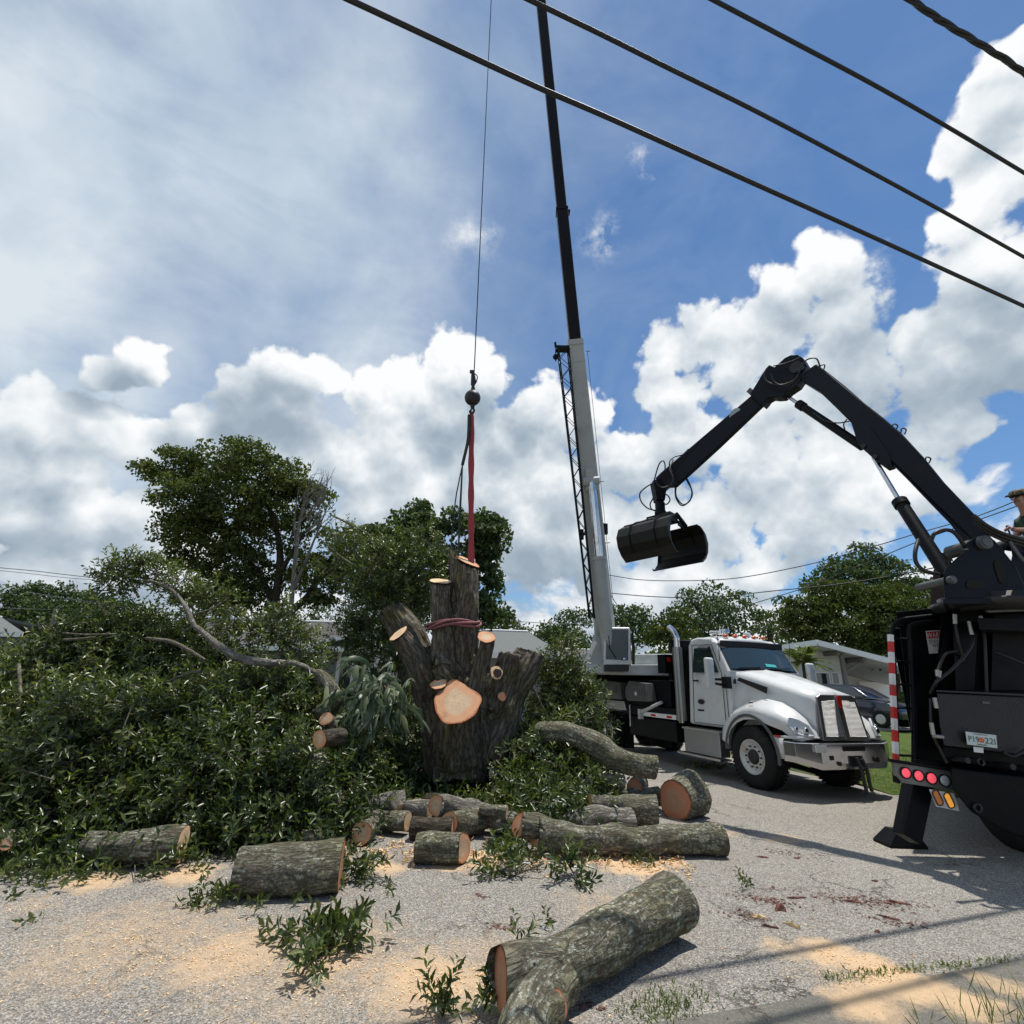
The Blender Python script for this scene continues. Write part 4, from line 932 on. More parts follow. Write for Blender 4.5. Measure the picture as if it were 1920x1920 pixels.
# ------------------------------------------------------------------ hoisted trunk
def stump():
    Y=9.0
    def S(pts,radpx): # photo points with depth offset
        P=[PY(x,y,Y+dy) for x,y,dy in pts]; return P,[r*pxm(p) for r,p in zip(radpx,P)]
    stems=[]
    stems.append((S([(858,1462,.0),(856,1400,.05),(852,1330,.1),(850,1270,.15)],[60,57,54,42]),None))          # base
    stems.append((S([(822,1462,-.05),(818,1400,-.05),(822,1340,-.02),(826,1280,0)],[30,30,32,26]),None))
    stems.append((S([(890,1462,-.05),(892,1400,-.1),(888,1340,-.1),(880,1280,0)],[30,30,32,26]),None))
    stems.append((S([(872,1300,.1),(872,1220,.1),(874,1130,.1),(876,1056,.1)],[30,27,25,24]),(.42,-.34,.86)))         # tall right
    stems.append((S([(862,1120,.15),(852,1070,.2),(846,1022,.2)],[20,14,5]),None))            # spike
    stems.append((S([(836,1300,-.05),(832,1220,-.05),(828,1150,-.05),(826,1092,-.05)],[28,25,22,21]),(.05,-.42,1)))    # middle
    stems.append((S([(830,1380,-.1),(800,1290,-.15),(775,1230,-.25),(748,1190,-.35)],[36,27,23,19]),(-.55,-.45,.70)))   # left low
    stems.append((S([(820,1330,.3),(790,1240,.4),(760,1180,.45),(734,1142,.5)],[40,34,31,29]),(-.5,.1,.85)))      # left back thick
    stems.append((S([(885,1360,-.1),(898,1280,-.15),(906,1230,-.2),(912,1196,-.25)],[30,22,19,17]),(.1,-.62,.78)))   # right
    stems.append((S([(905,1420,.1),(935,1350,.2),(965,1280,.3),(996,1222,.4)],[44,40,36,30]),(.3,.1,.95)))       # right back big
    stems.append((S([(920,1330,.1),(945,1270,.1),(955,1225,.1)],[34,28,22]),None))
    stems.append((S([(856,1420,-.1),(857,1375,-.35),(858,1316,-.62)],[50,46,44]),(.0,-.78,.62)))              # front stub with big cut
    stems.append((S([(832,1320,-.2),(824,1300,-.35),(822,1284,-.45)],[22,16,15]),(-.1,-.6,.8)))
    stems.append((S([(838,1300,-.2),(830,1260,-.25),(826,1225,-.15)],[22,20,12]),None))
    stems.append((S([(905,1300,-.1),(925,1275,-.3),(931,1262,-.38)],[16,13,12]),(.35,-.85,.3)))
    b=B(); 
    for (P,rs),n1 in stems:
        sp=smooth_path(P,6) if len(P)>2 else P; rr=lerp_list(rs,len(sp)); V,F_,BK=grid_tube(sp,rr,30,None,n1,.05,0,1)
        b.add([tuple(v) for v in V],F_); b.add([tuple(v) for v in V[:30]],[tuple(range(29,-1,-1))]); b.add([tuple(v) for v in V[-30:]],[tuple(range(30))])
    me=b.mesh('tmp'); o=link('tmp',me); md=o.modifiers.new('r','REMESH'); md.mode='VOXEL'; md.voxel_size=.017; md.use_smooth_shade=True
    dg=bpy.context.evaluated_depsgraph_get(); dg.update(); me2=bpy.data.meshes.new_from_object(o.evaluated_get(dg)); bpy.data.objects.remove(o)
    n=len(me2.vertices); co=np.empty(n*3,np.float32); me2.vertices.foreach_get('co',co); co=co.reshape(-1,3).astype(float)
    nr=np.empty(n*3,np.float32); me2.vertices.foreach_get('normal',nr); nr=nr.reshape(-1,3)
    best=np.full(n,1e9); BK=np.zeros((n,3)); si=0
    for (P,rs),n1 in stems:
        s0=0; bb=B()
        for i in range(len(P)-1):
            a=np.array(P[i]);c=np.array(P[i+1]); d=c-a; L=np.linalg.norm(d); d/=L
            t=np.clip((co-a)@d,0,L); dist=np.linalg.norm(co-(a+t[:,None]*d),axis=1)/(rs[i]+(rs[i+1]-rs[i])*t/L)
            ua,ub=bb.frame(Vector(d)); q=co-a
            m=dist<best; best[m]=dist[m]
            BK[m]=np.column_stack([q@np.array(ua)+si*1.7,q@np.array(ub),q@d+s0])[m]
            s0+=L
        si+=1
    rd=-np.abs(vnoise(BK*np.array([1,1,.16])+3,11))*.050-np.abs(vnoise(BK*np.array([1,1,.3]),24))*.018+vnoise(BK*np.array([1,1,.5]),4)*.03
    co2=co+nr*rd[:,None]
    # flatten the sawn bottom
    zb=PY(856,1461,Y).z; co2[:,2]=np.maximum(co2[:,2],zb)
    me2.vertices.foreach_set('co',co2.reshape(-1).astype(np.float32)); set_attr(me2,'bk',BK); me2.materials.clear(); me2.update()
    me2.name='hoisted_trunk'
    base=link('hoisted_trunk',me2,M['bark_stump'],smooth=True)
    tag(base,'massive many stemmed tree trunk hoisted by the red sling, large fresh cut facing the camera','tree trunk')
    def face(x,y,dy,n1,rpx,mt,sx=1,squash=1,seed=0,rot=0):
        c=np.array(PY(x,y,Y+dy)); n1=np.array(Vector(n1).normalized()); u=np.cross(n1,[0,0,1]); u/=np.linalg.norm(u); v=np.cross(u,n1)*1.0
        r=rpx*pxm(c); g=np.random.default_rng(seed); ring=[]
        ph=g.uniform(0,6.28,4)
        for k in range(48):
            t=2*math.pi*k/48; rr=r*(1+.03*math.sin(2*t+ph[0])+.035*math.sin(3*t+ph[1])+.025*math.sin(5*t+ph[2])+.015*math.sin(9*t+ph[3]))
            if rot: rr*=1+.28*math.exp(-((t-1.25)/.28)**2)-.14*math.exp(-((t-2.35)/.35)**2)
            ring.append(c+u*math.cos(t)*rr*sx+v*math.sin(t)*rr*squash)
        return disc('cut_face',ring,mt,base,.0,.004,nrm=n1)
    face(858,1317,-.655,(.0,-.78,.62),44,M['cut'],seed=1,rot=1)
    face(877,1052,.08,(.42,-.34,.86),24,M['cut'],seed=2)
    face(826,1089,-.07,(.05,-.42,1),20,M['cut_pale'],seed=3)
    face(747,1188,-.36,(-.55,-.45,.70),19.5,M['cut_pale'],seed=4)
    face(912,1194,-.26,(.1,-.62,.78),17.5,M['cut'],seed=5)
    face(822,1282,-.47,(-.1,-.6,.8),15.5,M['cut'],seed=6)
    face(931,1261,-.40,(.35,-.85,.3),12.5,M['cut_pale'],seed=7)
    face(933,1262,-.425,(.35,-.85,.3),8.5,M['hollow'],seed=8)  # dark disc painted as the shade inside the hollow stub
    face(941,1306,-.22,(.2,-.95,.2),8,M['cut_red'],seed=9)
    face(839,1447,-.38,(-.05,-.99,.1),8,M['cut'],.9,1.1,seed=10)
    return base
def _st(T,out,l):
    P=T.new('ShaderNodeAttribute',attribute_name='bk').outputs['Vector']; W=objco(T)
    Ps=T.v('MULTIPLY',P,(1,1,.16)); f=T.m('ABSOLUTE',T.m('SUBTRACT',T.noise(Ps,11,7,.65,.4),.5)); fur=T.mr(f,0,.11)
    c=T.mix(T.noise(P,6,6,.65),(.085,.068,.050,1),(.27,.235,.18,1))
    mo=T.m('MULTIPLY',T.mr(T.noise(W,2.6,6,.65),.50,.62),.7); c=T.mix(mo,c,(.13,.12,.035,1))
    pa=T.mr(T.noise(T.v('MULTIPLY',P,(1,1,.4)),4.5,6,.65),.56,.66,0,.75); c=T.mix(pa,c,(.36,.33,.28,1))
    c=T.mix(T.m('MULTIPLY',T.mr(T.noise(P,30,6,.75),.58,.63),.5),c,(.33,.33,.28,1))
    c=T.mix(T.mr(T.noise(W,1.7,5,.6),.60,.68,0,.6),c,(.11,.045,.03,1))
    c=T.mix(T.mr(fur,0,.6,.75,0),c,(.012,.010,.008,1))
    pbr(T,out,l,c,.9,0,T.m('ADD',fur,T.m('MULTIPLY',T.noise(P,60,5,.7),.5)),.02,spec=.2)
M['bark_stump']=mat('trunk_bark',_st)
M['hollow']=simple('hollow_dark',(.01,.007,.005),.9)  # near-black that paints the shade inside holes
stump()
# ------------------------------------------------------------------ brush pile
BUMP=[ # photo x, y of the top, distance, half widths across and in depth, thing index
(-260,1252,8.6,2.4,1.9,0),(-60,1252,8.8,2.0,1.7,0),(90,1240,9,1.4,1.5,0),
(215,1155,9.0,.65,1.2,1),(265,1140,9,.6,1.0,1),(335,1170,9.0,.65,1.1,1),(410,1225,9,.7,1.2,1),
(480,1262,8.8,.9,1.2,2),(555,1288,8.5,.8,1.1,2),(625,1345,8.3,.6,.9,2),
(40,1300,7.6,2.0,1.1,3),(260,1290,7.5,1.6,1.1,3),(-200,1330,7.4,1.8,1.1,3),
(420,1330,7.4,1.2,1.0,4),(540,1390,7.3,1.0,.8,4),
(100,1450,6.7,1.9,.7,5),(-150,1470,6.6,1.5,.7,5),(300,1460,6.7,1.3,.65,5),
(480,1490,6.9,.8,.5,6),(850,1512,8.2,.75,.35,6),(840,1488,9.3,.8,.5,6),(600,1500,7.6,.6,.4,6),(700,1485,8.1,.5,.4,6),(735,1400,8.9,.4,.5,6),
(60,1540,6.8,1.9,.3,5),(330,1540,6.8,.9,.25,5),(60,1625,5.75,1.4,.13,5),(690,1345,9.3,.5,.5,4),(520,1552,6.5,.5,.25,6),(650,1545,6.75,.3,.2,6),
(990,1452,8.1,.45,.5,7),(1070,1445,8.3,.5,.45,7),(1000,1500,7.4,.35,.3,7),(1080,1490,7.6,.35,.3,7),(985,1440,9.0,.45,.4,7),
(1030,1330,9.6,.5,.8,8),(1060,1260,10.2,.45,.8,8),(1040,1380,9,.6,.7,8),
(1000,1600,6.0,.22,.08,9),(1060,1608,5.95,.2,.08,9),(940,1592,6.25,.10,.10,9)]
PN=[('leaves of the brush heap at the far left, flat top below the distant trees','leaf_olive'),('tallest leafy branch top sticking up at the left of the pile','leaf_olive'),
('leafy branches heaped around the curved bare limb','leaf_olive'),('dense dark leafy branches in the middle of the left heap','leaf_olive'),('leafy branches between the curved limb and the fern','leaf'),
('front edge of leafy branches behind the half buried left logs','leaf'),('leafy branches covering the logs left of the small log stack','leaf'),
('leafy branches right of the hoisted trunk, in front of the mossy limb','leaf'),('bright leafy branches between the hoisted trunk and the crane truck','leaf_olive'),('small leafy branch under the left end of the long straight log','leaf')]
bz=[]
for (x,y,Y,rx,ry,k) in BUMP:
    p=PY(x,y,Y); bz.append((p.x,p.y,max(.12,p.z-.05),rx,ry,k))
bz=np.array(bz)
def HF(X,Y_,ks=None):
    h=np.zeros_like(X); who=np.zeros(X.shape,int)
    for (cx,cy,zt,rx,ry,k) in bz:
        q=((X-cx)/rx)**2+((Y_-cy)/ry)**2
        v=zt*np.clip(1.12-q*.62,0,1)**.75*(q<1.8)
        m=v>h; h[m]=v[m]; who[m]=int(k)
    P3=np.column_stack([X.ravel(),Y_.ravel(),np.zeros(X.size)])
    h=h*(.97+.13*vnoise(P3,1.5).reshape(X.shape)+.13*vnoise(P3,3.7).reshape(X.shape))
    return h,who
def pile():
    inner_mat=M['leaf_dry']
    CX_=[];N=11000
    X=rng.uniform(-13,3.2,N*6); Y_=rng.uniform(5.7,11.6,N*6)
    h,who=HF(X,Y_); e=.08
    hx,_=HF(X+e,Y_); hy,_=HF(X,Y_+e); gx=(hx-h)/e; gy=(hy-h)/e
    # keep: visible ones (facing side, near the camera) get more; drop far back side
    slope=np.sqrt(1+gx**2+gy**2); w=np.minimum(slope,4)*(h>.05)*np.where(gy<-.8,.25,1.0)*np.where(X<-8.5,.5,1)
    pr=w/w.max(); keep=rng.random(len(X))<pr*1.0; idx=np.where(keep)[0]; rng.shuffle(idx); idx=idx[:N]
    X=X[idx];Y_=Y_[idx];h=h[idx];who=who[idx];gx=gx[idx];gy=gy[idx]
    dep=rng.random(len(X))**1.3*.50-.06*(rng.random(len(X))<.25)
    Nn=np.column_stack([-gx,-gy,np.ones(len(X))]); Nn/=np.linalg.norm(Nn,axis=1,keepdims=True)
    P=np.column_stack([X,Y_,h])-Nn*dep[:,None]; P[:,2]=np.maximum(P[:,2],.03)
    T_=Nn*.55+unit(len(X))*.75+np.array([0,-.12,-.05])
    # branchlets: pale twigs each carrying several sprays, crossing one another
    nb=2300; bi=rng.integers(0,len(X),nb); B0_=P[bi]-Nn[bi]*.12; lean=rng.normal(size=(nb,3)); lean[:,2]=lean[:,2]*.5-.15
    BD=Nn[bi]*.35+lean*.65+np.array([-.22,-.14,.02]); BD/=np.linalg.norm(BD,axis=1,keepdims=True); BL=rng.uniform(.3,.8,nb)*np.clip(h[bi]/.8,.35,1)
    ns=7; tt=np.tile(np.linspace(.25,1.02,ns),nb); I=np.repeat(np.arange(nb),ns); sag=np.zeros((nb*ns,3)); sag[:,2]=-.22*tt**2*BL[I]
    SP=B0_[I]+BD[I]*(tt*BL[I])[:,None]+sag; SP[:,2]=np.maximum(SP[:,2],.03); SD=BD[I]*.8+unit(nb*ns)*.75; SD[:,2]-=.2*tt
    P=np.concatenate([P,SP]);T_=np.concatenate([T_,SD]); who_b=who[bi]; who=np.concatenate([who,who_b[I]])
    for k,(lb,lm) in enumerate(PN):
        m=who==k
        if m.sum()<5: continue
        c=P[m].mean(0); t=thing('leafy_branches',lb,'leafy branches',(c[0],c[1],0),'heaps of cut leafy branches')
        cf=sprigs(P[m],T_[m],9,.28,.108,.035)
        leaf_mesh('leaves',*cf,M[lm],t)
        # twigs
        sel=np.where(m)[0][::7]; b=B()
        for i in sel[:700]:
            p=Vector(P[i]); d=Vector(T_[i]).normalized(); b.tube([p-d*.25,p+d*.05,p+d*.26],[.010,.006,.002],4,cap=False)
        for i in np.where(who_b==k)[0]:
            p=Vector(B0_[i]); d=Vector(BD[i]); L=BL[i]; q=lambda t_: p+d*(t_*L)+Vector((0,0,-.22*t_*t_*L)); b.tube([q(-.2),q(.3),q(.7),q(1.05)],[.011,.008,.005,.002],4,cap=False)
        barked(b.obj('twigs',M['bark_twig'],t,world=True))
    # added mound, coloured near-black to stand for the shade inside the heap
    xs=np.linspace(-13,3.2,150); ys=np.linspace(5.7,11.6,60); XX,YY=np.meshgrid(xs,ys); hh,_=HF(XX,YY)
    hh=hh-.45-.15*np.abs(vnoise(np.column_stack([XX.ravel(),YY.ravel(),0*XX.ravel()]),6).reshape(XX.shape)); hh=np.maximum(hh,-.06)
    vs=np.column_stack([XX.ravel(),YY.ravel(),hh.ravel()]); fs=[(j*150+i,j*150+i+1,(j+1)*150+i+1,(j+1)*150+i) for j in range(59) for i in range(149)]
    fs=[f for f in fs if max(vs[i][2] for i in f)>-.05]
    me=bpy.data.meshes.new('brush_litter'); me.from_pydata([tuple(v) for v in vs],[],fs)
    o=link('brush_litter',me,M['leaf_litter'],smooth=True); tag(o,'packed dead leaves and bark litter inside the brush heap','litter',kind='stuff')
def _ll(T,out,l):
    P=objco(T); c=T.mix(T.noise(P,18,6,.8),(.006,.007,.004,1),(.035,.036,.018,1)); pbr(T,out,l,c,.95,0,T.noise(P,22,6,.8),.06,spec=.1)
M['leaf_litter']=mat('leaf_litter',_ll)  # near-black colour holds the shade between the branches
pile()
# curved bare limb and pale branches of the heap
def limbY(label,pts,mat_='bark_twig',name='bare_limb',cat='branch',seg=14,cut=('cut_pale','cut_pale'),ends=(1,0),group='bare limbs in the brush'):
    P=[PY(x,y,Y) for x,y,Y,r in pts]; rs=[r*pxm(p) for (x,y,Y,r),p in zip(pts,P)]
    return log(label,P,rs,mat_,cut,seed=len(pts)+int(pts[0][0])%7,cat=cat,name=name,ends=ends,seg=seg,rough=.08,ridge=.002,group=group)
o=limbY('long curved pale limb sweeping up to the left over the brush heap',[(590,1262,8.1,6.5),(555,1246,7.8,6.5),(510,1243,7.6,7),(460,1238,7.5,7.5),(425,1222,7.5,7),(400,1203,7.6,6.2),(380,1185,7.8,5),(364,1172,7.9,4.3),(352,1145,8,3.6),(336,1120,8.1,3),(312,1100,8.2,2.4),(285,1090,8.3,1.9),(262,1088,8.3,1.4)],mat_='bark_pale',ends=(0,0))
log('',[PY(364,1172,8),PY(352,1181,7.95),PY(341,1181,7.9)],[.028,.022,.015],'bark_twig',parent=o,name='side_branch',seed=3,ends=(0,0),seg=8)
log('',[PY(336,1120,8.2),PY(318,1098,8.2),PY(300,1078,8.2),PY(285,1068,8.2)],[.02,.014,.009,.004],'bark_twig',parent=o,name='side_branch',seed=4,ends=(0,0),seg=8)
log('',[PY(285,1090,8.4),PY(296,1078,8.3),PY(306,1070,8.2)],[.016,.01,.005],'bark_twig',parent=o,name='side_branch',seed=5,ends=(0,0),seg=8)
limbY('thick curved mossy limb bending down beside the staghorn fern',[(585,1262,8.1,10),(605,1272,8.0,12),(622,1295,7.9,13),(626,1320,7.9,13),(612,1334,7.85,12),(592,1334,7.8,11)],'bark',ends=(1,1),seg=24)
for lb,pts in [('thin pale branch lying left of the curved limb',[(275,1197,7.6,3.5),(320,1203,7.5,4),(355,1220,7.5,4),(385,1238,7.5,3)]),
 ('long thin pale twig across the top of the left heap',[(118,1187,7.8,1.6),(160,1190,7.7,2.2),(220,1189,7.7,1.8)]),
 ('pale kinked twig at the upper left of the heap',[(120,1200,7.6,3),(150,1198,7.5,2.5),(180,1194,7.5,1.5)]),
 ('thin pale branch in the dark hollow under the curved limb',[(318,1277,7.1,2.5),(345,1265,7.1,3),(378,1258,7.1,3.5)]),
 ('upright pale twig at the far left of the heap',[(35,1245,7.2,3),(38,1300,7.0,3.5),(34,1330,6.9,4),(36,1350,6.85,4),(64,1396,6.8,3)]),
 ('pale stick at the left picture edge',[(0,1372,6.7,4.5),(8,1395,6.7,5),(14,1412,6.7,5)]),
 ('thin fallen twig low in the front of the left heap',[(112,1512,6.2,2),(150,1535,6.1,2.5),(175,1546,6.1,2.5)]),
 ('slanting brown twig low in the front of the left heap',[(130,1480,6.3,2.5),(155,1515,6.2,2.5),(176,1537,6.1,2)]),
 ('upright forked grey twig in the centre of the left heap',[(273,1395,6.6,2),(272,1370,6.7,1.8),(262,1340,6.8,1.2)]),
 ('long thin twig leaning in front of the tall leafy top',[(430,1120,8.2,1.2),(400,1140,8.2,1.6),(370,1150,8.1,1.8),(340,1160,8.1,1.5)]),
 ('grey twig leaning right of the hoisted trunk top',[(1000,1290,9.3,1.5),(1020,1330,9.3,2),(1036,1355,9.3,2)])]:
    limbY(lb,pts,seg=8,ends=(0,0))
# leafy sprays standing around the trunk (still green tops)
def spray_bush(label,blobs,Y,n,lm,cat='leafy branches',name='leafy_branches',L=.085,group=None,k=9,trunk=None,slen=.24):
    bl=px_blobs(blobs,Y,.5,3); c=np.mean([b_[0] for b_ in bl],axis=0); t=thing(name,label,cat,(c[0],c[1],0),group)
    P=[];T_=[]
    tot=sum(r*r for _,r in bl)
    for q,r in bl:
        m=int(n*r*r/tot); u=unit(m); P.append(np.array(q)+u*r*(.35+.65*rng.random(m)[:,None]**.5)); T_.append(u+unit(m)*.6+np.array([0,0,.15]))
    P=np.concatenate(P);T_=np.concatenate(T_); leaf_mesh('leaves',*sprigs(P,T_,k,slen,L,L*.36),M[lm],t)
    b=B()
    for i in range(0,len(P),9):
        p=Vector(P[i]); d=Vector(T_[i]).normalized(); b.tube([p-d*.3,p,p+d*.2],[.012,.007,.002],4,cap=False)
    if trunk: 
        for tr in trunk: 
            TP=[PY(x,y,Y+dy) for x,y,dy,r in tr]; b.tube(smooth_path(TP,5),lerp_list([q[3]*pxm(TP[0]) for q in tr],len(smooth_path(TP,5))),8)
    barked(b.obj('branches',M['bark_twig'],t,world=True)); return t
spray_bush('tall leafy green branches standing behind the left stems of the hoisted trunk',[(720,1060,40),(770,1070,46),(700,1130,44),(760,1140,50),(690,1180,34),(660,1160,24),(800,1080,30),(700,1220,40),(650,1200,26),(740,1200,50),(820,1120,30),(790,1020,30),(730,1010,20)],11.3,1500,'leaf',trunk=[[(760,1300,0,10),(740,1180,0,7),(710,1080,0,4)],[(690,1075,-.3,2.5),(640,1045,-.3,2),(600,1010,-.4,1)]],L=.10)
spray_bush('drooping thin leafy branches hanging left of the tall green branches',[(640,1000,22),(660,1030,26),(690,1040,24),(620,1060,20),(680,1080,24)],11.6,260,'leaf_olive',trunk=[[(620,965,0,1.5),(660,985,0,2.2),(700,1010,0,2.5),(730,1050,0,3)]],L=.09)
spray_bush('leafy branches sticking up in front of the shingle roof, right of the tallest top',[(530,1150,16),(520,1175,22),(545,1190,22),(480,1190,24),(440,1180,22),(560,1215,26),(590,1225,18)],9.3,330,'leaf_olive',trunk=[[(530,1230,0,3),(528,1180,0,2),(535,1140,0,1)]],L=.09)
spray_bush('ragged leafy twigs on top of the tallest heap, against the sky',[(215,1075,18),(240,1062,18),(290,1075,22),(330,1100,20),(360,1125,20),(400,1115,16),(425,1135,12),(205,1100,14),(265,1065,16)],8.6,420,'leaf_olive',trunk=[[(380,1160,0,2.4),(400,1130,0,1.6),(440,1112,0,.8)],[(330,1130,0,2),(370,1105,0,1.5),(410,1098,0,.8)],[(260,1120,0,2.5),(240,1080,0,1.5),(235,1050,0,.7)]],L=.085)
spray_bush('light green sprays between the trunk and the crane boom',[(1060,1215,18),(1045,1245,24),(1075,1260,20),(1060,1290,30),(1090,1310,22),(1020,1260,14),(1085,1340,26),(1050,1345,26)],9.9,520,'leaf_olive',L=.085)
spray_bush('dark leafy sprays filling the gap behind the fern and the trunk base',[(770,1330,26),(790,1370,26),(750,1390,30),(800,1410,26),(740,1340,24)],10.2,300,'leaf',L=.085)
# staghorn fern
def fern():
    c=PY(705,1300,7.9); t=thing('staghorn_fern','grey green staghorn fern with pale forked fronds hanging left of the hoisted trunk','fern',(c.x,c.y,c.z-.4))
    g=np.random.default_rng(12); 
    b=B()
    def ribbon(pts,ws):
        n=len(pts); base=len(b.v); vs=[]
        for i,p in enumerate(pts):
            d=(pts[min(i+1,n-1)]-pts[max(i-1,0)]).normalized(); s_=d.cross(Vector((g.normal()*.1,-1,.4))).normalized()
            vs+= [p-s_*ws[i]/2,p+Vector((0,-ws[i]*.18,0)),p+s_*ws[i]/2]
        b.add(vs,[(3*i+a,3*i+a+1,3*i+a+4,3*i+a+3) for i in range(n-1) for a in(0,1)],0,True)
    for k in range(80):
        az=g.uniform(-math.pi,math.pi); el=g.uniform(-.5,1.2)
        d=Vector((math.cos(az)*math.cos(el),-abs(math.sin(az))*math.cos(el)*.8-.1,math.sin(el)))
        o_=c+Vector((g.normal()*.28,g.normal()*.12,g.normal()*.20)); L=g.uniform(.22,.5); p=o_.copy(); pts=[p.copy()]; v=d.copy()
        for j in range(6): v=(v+Vector((0,0,-.26))).normalized(); p=p+v*L/6; pts.append(p.copy())
        w=g.uniform(.035,.08); ribbon(pts,[w*.5,w*.8,w,w*1.1,w*1.2,w*1.1,w*.5])
        for f in range(g.integers(3,6)):
            a=(f-1.2)*.45+g.normal()*.15; side=v.cross(Vector((0,-1,.2))).normalized(); vv=(v*math.cos(a)+side*math.sin(a)).normalized(); q=pts[-2].copy(); P2=[q.copy()]; L2=g.uniform(.12,.26)
            for j in range(4): vv=(vv+Vector((0,0,-.22))).normalized(); q=q+vv*L2/4; P2.append(q.copy())
            ribbon(P2,[.035,.032,.026,.018,.004])
    b.obj('fronds',M['fern'],t,world=True)
    b=B(); b.sphere(c+Vector((.02,.12,-.02)),.20,14,10,sc=(1,.7,.9)); me=b.obj('root_ball',M['brown'],t,world=True,smooth=True)
fern()
# small leafy twigs lying on the asphalt
def twig(label,x,y,rad,n,lm='leaf',z=.05,up=.15,L=.085,name='leafy_twig',stems=3):
    c=PZ(x,y,0); t=thing(name,label,'twig',(c.x,c.y,0),'leafy twigs scattered on the road')
    m=n; u=unit(m); u[:,2]=np.abs(u[:,2])*up; P=np.column_stack([c.x+rng.normal(0,rad*.6,m),c.y+rng.normal(0,rad*.45,m),rng.uniform(.01,z,m)]); 
    leaf_mesh('leaves',*sprigs(P,u+unit(m)*.15+np.array([0,0,up*.6]),8,.16,L,L*.33),M[lm],t)
    b=B()
    for k in range(stems):
        a=rng.uniform(0,6.28); d=Vector((math.cos(a)*rad,math.sin(a)*rad*.7,0)); q=Vector((c.x,c.y,.02)); b.tube([q-d,q+Vector((0,0,.03+min(up,.6)*.06)),q+d+Vector((0,0,min(up,.6)*.12))],[.004,.005,.002],5,cap=False)
    barked(b.obj('stem',M['bark_twig'],t,world=True))
twig('leafy twig lying below the left end of the thick short log',400,1690,.17,20)
twig('leafy twig stretched under the front of the thick short log',500,1683,.22,18,z=.03)
twig('light green leafy bunch against the right end of the thick short log',665,1650,.15,34,z=.20,lm='leaf_olive')
twig('biggest dark leafy twig bunch lying in the open left foreground',625,1775,.15,40,z=.12,L=.10,up=.4)
twig('twig with small drooping leaves left of the biggest foreground bunch',545,1762,.14,10,z=.05)
twig('light green leafy sprig just in front of the biggest foreground bunch',580,1835,.07,12,lm='leaf_olive',up=.6,L=.08)
twig('upright dark leafy tuft at the bottom edge left of the forked log',815,1905,.05,15,up=.7,z=.08,L=.07)
twig('green leafy tuft at the bottom edge touching the forked log stub',912,1895,.04,10,up=.6,z=.06,L=.07)
twig('small leafy sprig sticking up between the fork stubs of the largest log',975,1810,.03,7,up=1.0,z=.12,L=.07)
twig('tiny leafy sprig above the largest log on the asphalt',1030,1745,.03,2,up=.5,L=.06)
twig('small green sprig on the asphalt right of the largest log end',1405,1668,.04,4,up=.8,L=.06)
twig('leafy scraps on the asphalt right of the light green bunch',720,1660,.15,4,L=.07,z=.02)
twig('dark fallen leaves beside the sawdust below the long straight log',1210,1620,.10,6,z=.02,lm='leaf')
twig('leaves strewn along the front edge of the left heap',250,1630,.5,40,z=.06,lm='leaf_olive')
twig('leaves strewn at the far left front of the heap',60,1650,.5,40,z=.06,lm='leaf_olive')
twig('leaves strewn below the small log stack',930,1600,.2,18,z=.06)
twig('leaves strewn at the kerb behind the front wheel of the crane truck',1330,1440,.5,36,z=.05,lm='leaf_olive')
# wood chips and bark bits (nobody could count the dust; the larger bits are things)
def chips():
    n=5200; C=np.empty((n,3)); j=0
    ws=np.array([s_[2]**2*s_[3] for s_ in SAW]); ws/=ws.sum(); ch=rng.choice(len(SAW),n,p=ws)
    for i in range(n):
        x,y,r,s_=SAW[ch[i]]; a=rng.uniform(0,6.28); q=r*1.1*abs(rng.normal(0,.5)); C[i]=(x+math.cos(a)*q,y+math.sin(a)*q,.004)
    D=unit(n); D[:,2]*=.25; o=leaf_mesh('wood_chips',C,D,np.tile([0,0,1.],(n,1))+unit(n)*.3,rng.uniform(.008,.030,n),rng.uniform(.004,.012,n),M['chip'],fold=.1); tag(o,'pale wood chips and sawdust strewn over the road','wood chips',kind='stuff')
    n=900; Y0=PZ(860,1610)
    C=np.column_stack([rng.uniform(-2.3,2.0,n),rng.normal(6.35,.22,n),np.full(n,.006)+rng.random(n)*.03]); D=unit(n); D[:,2]*=.4
    o=leaf_mesh('bark_litter',C,D,unit(n),rng.uniform(.03,.09,n),rng.uniform(.012,.03,n),M['chip'],fold=.2); tag(o,'coarse wood shavings along the foot of the brush heap','wood shavings',kind='stuff')
M['chip']=mat('wood_chip',leaf_fn((.50,.30,.15),(.66,.46,.27),(.74,.58,.38),.8,.05,.2))
M['chip_red']=simple('red_bark',(.15,.055,.040),.85,0,.3,20,bumpy=.004)
M['chip_yellow']=simple('split_wood',(.62,.44,.22),.8,0,.2,20,bumpy=.003)
chips()
def crumbs():
    C=[]
    for (x,y,n,w) in ((1440,1690,120,.16),(1600,1690,160,.22),(1680,1730,80,.15),(1660,1690,90,.22),(1480,1600,60,.2),(1400,1720,60,.12),(940,1740,30,.06),(1100,1885,25,.05),(900,1680,20,.04)):
        p=PZ(x,y)
        for k in range(n): a=rng.normal(0,w); b_=rng.normal(0,w*.3); C.append((p.x+a*.9+b_*.4,p.y-a*.35+b_,.004+.004*rng.random()))
    C=np.array(C); n=len(C); D=unit(n); D[:,2]*=.2; D[:,0]+=.9; D[:,1]-=.35
    o=leaf_mesh('bark_crumbs',C,D,np.tile([0,0,1.],(n,1))+unit(n)*.3,rng.uniform(.012,.055,n),rng.uniform(.006,.018,n),M['chip_red'],fold=.2); tag(o,'fine dark red bark crumbs smeared in streaks over the road at the right','bark crumbs',kind='stuff')
crumbs()
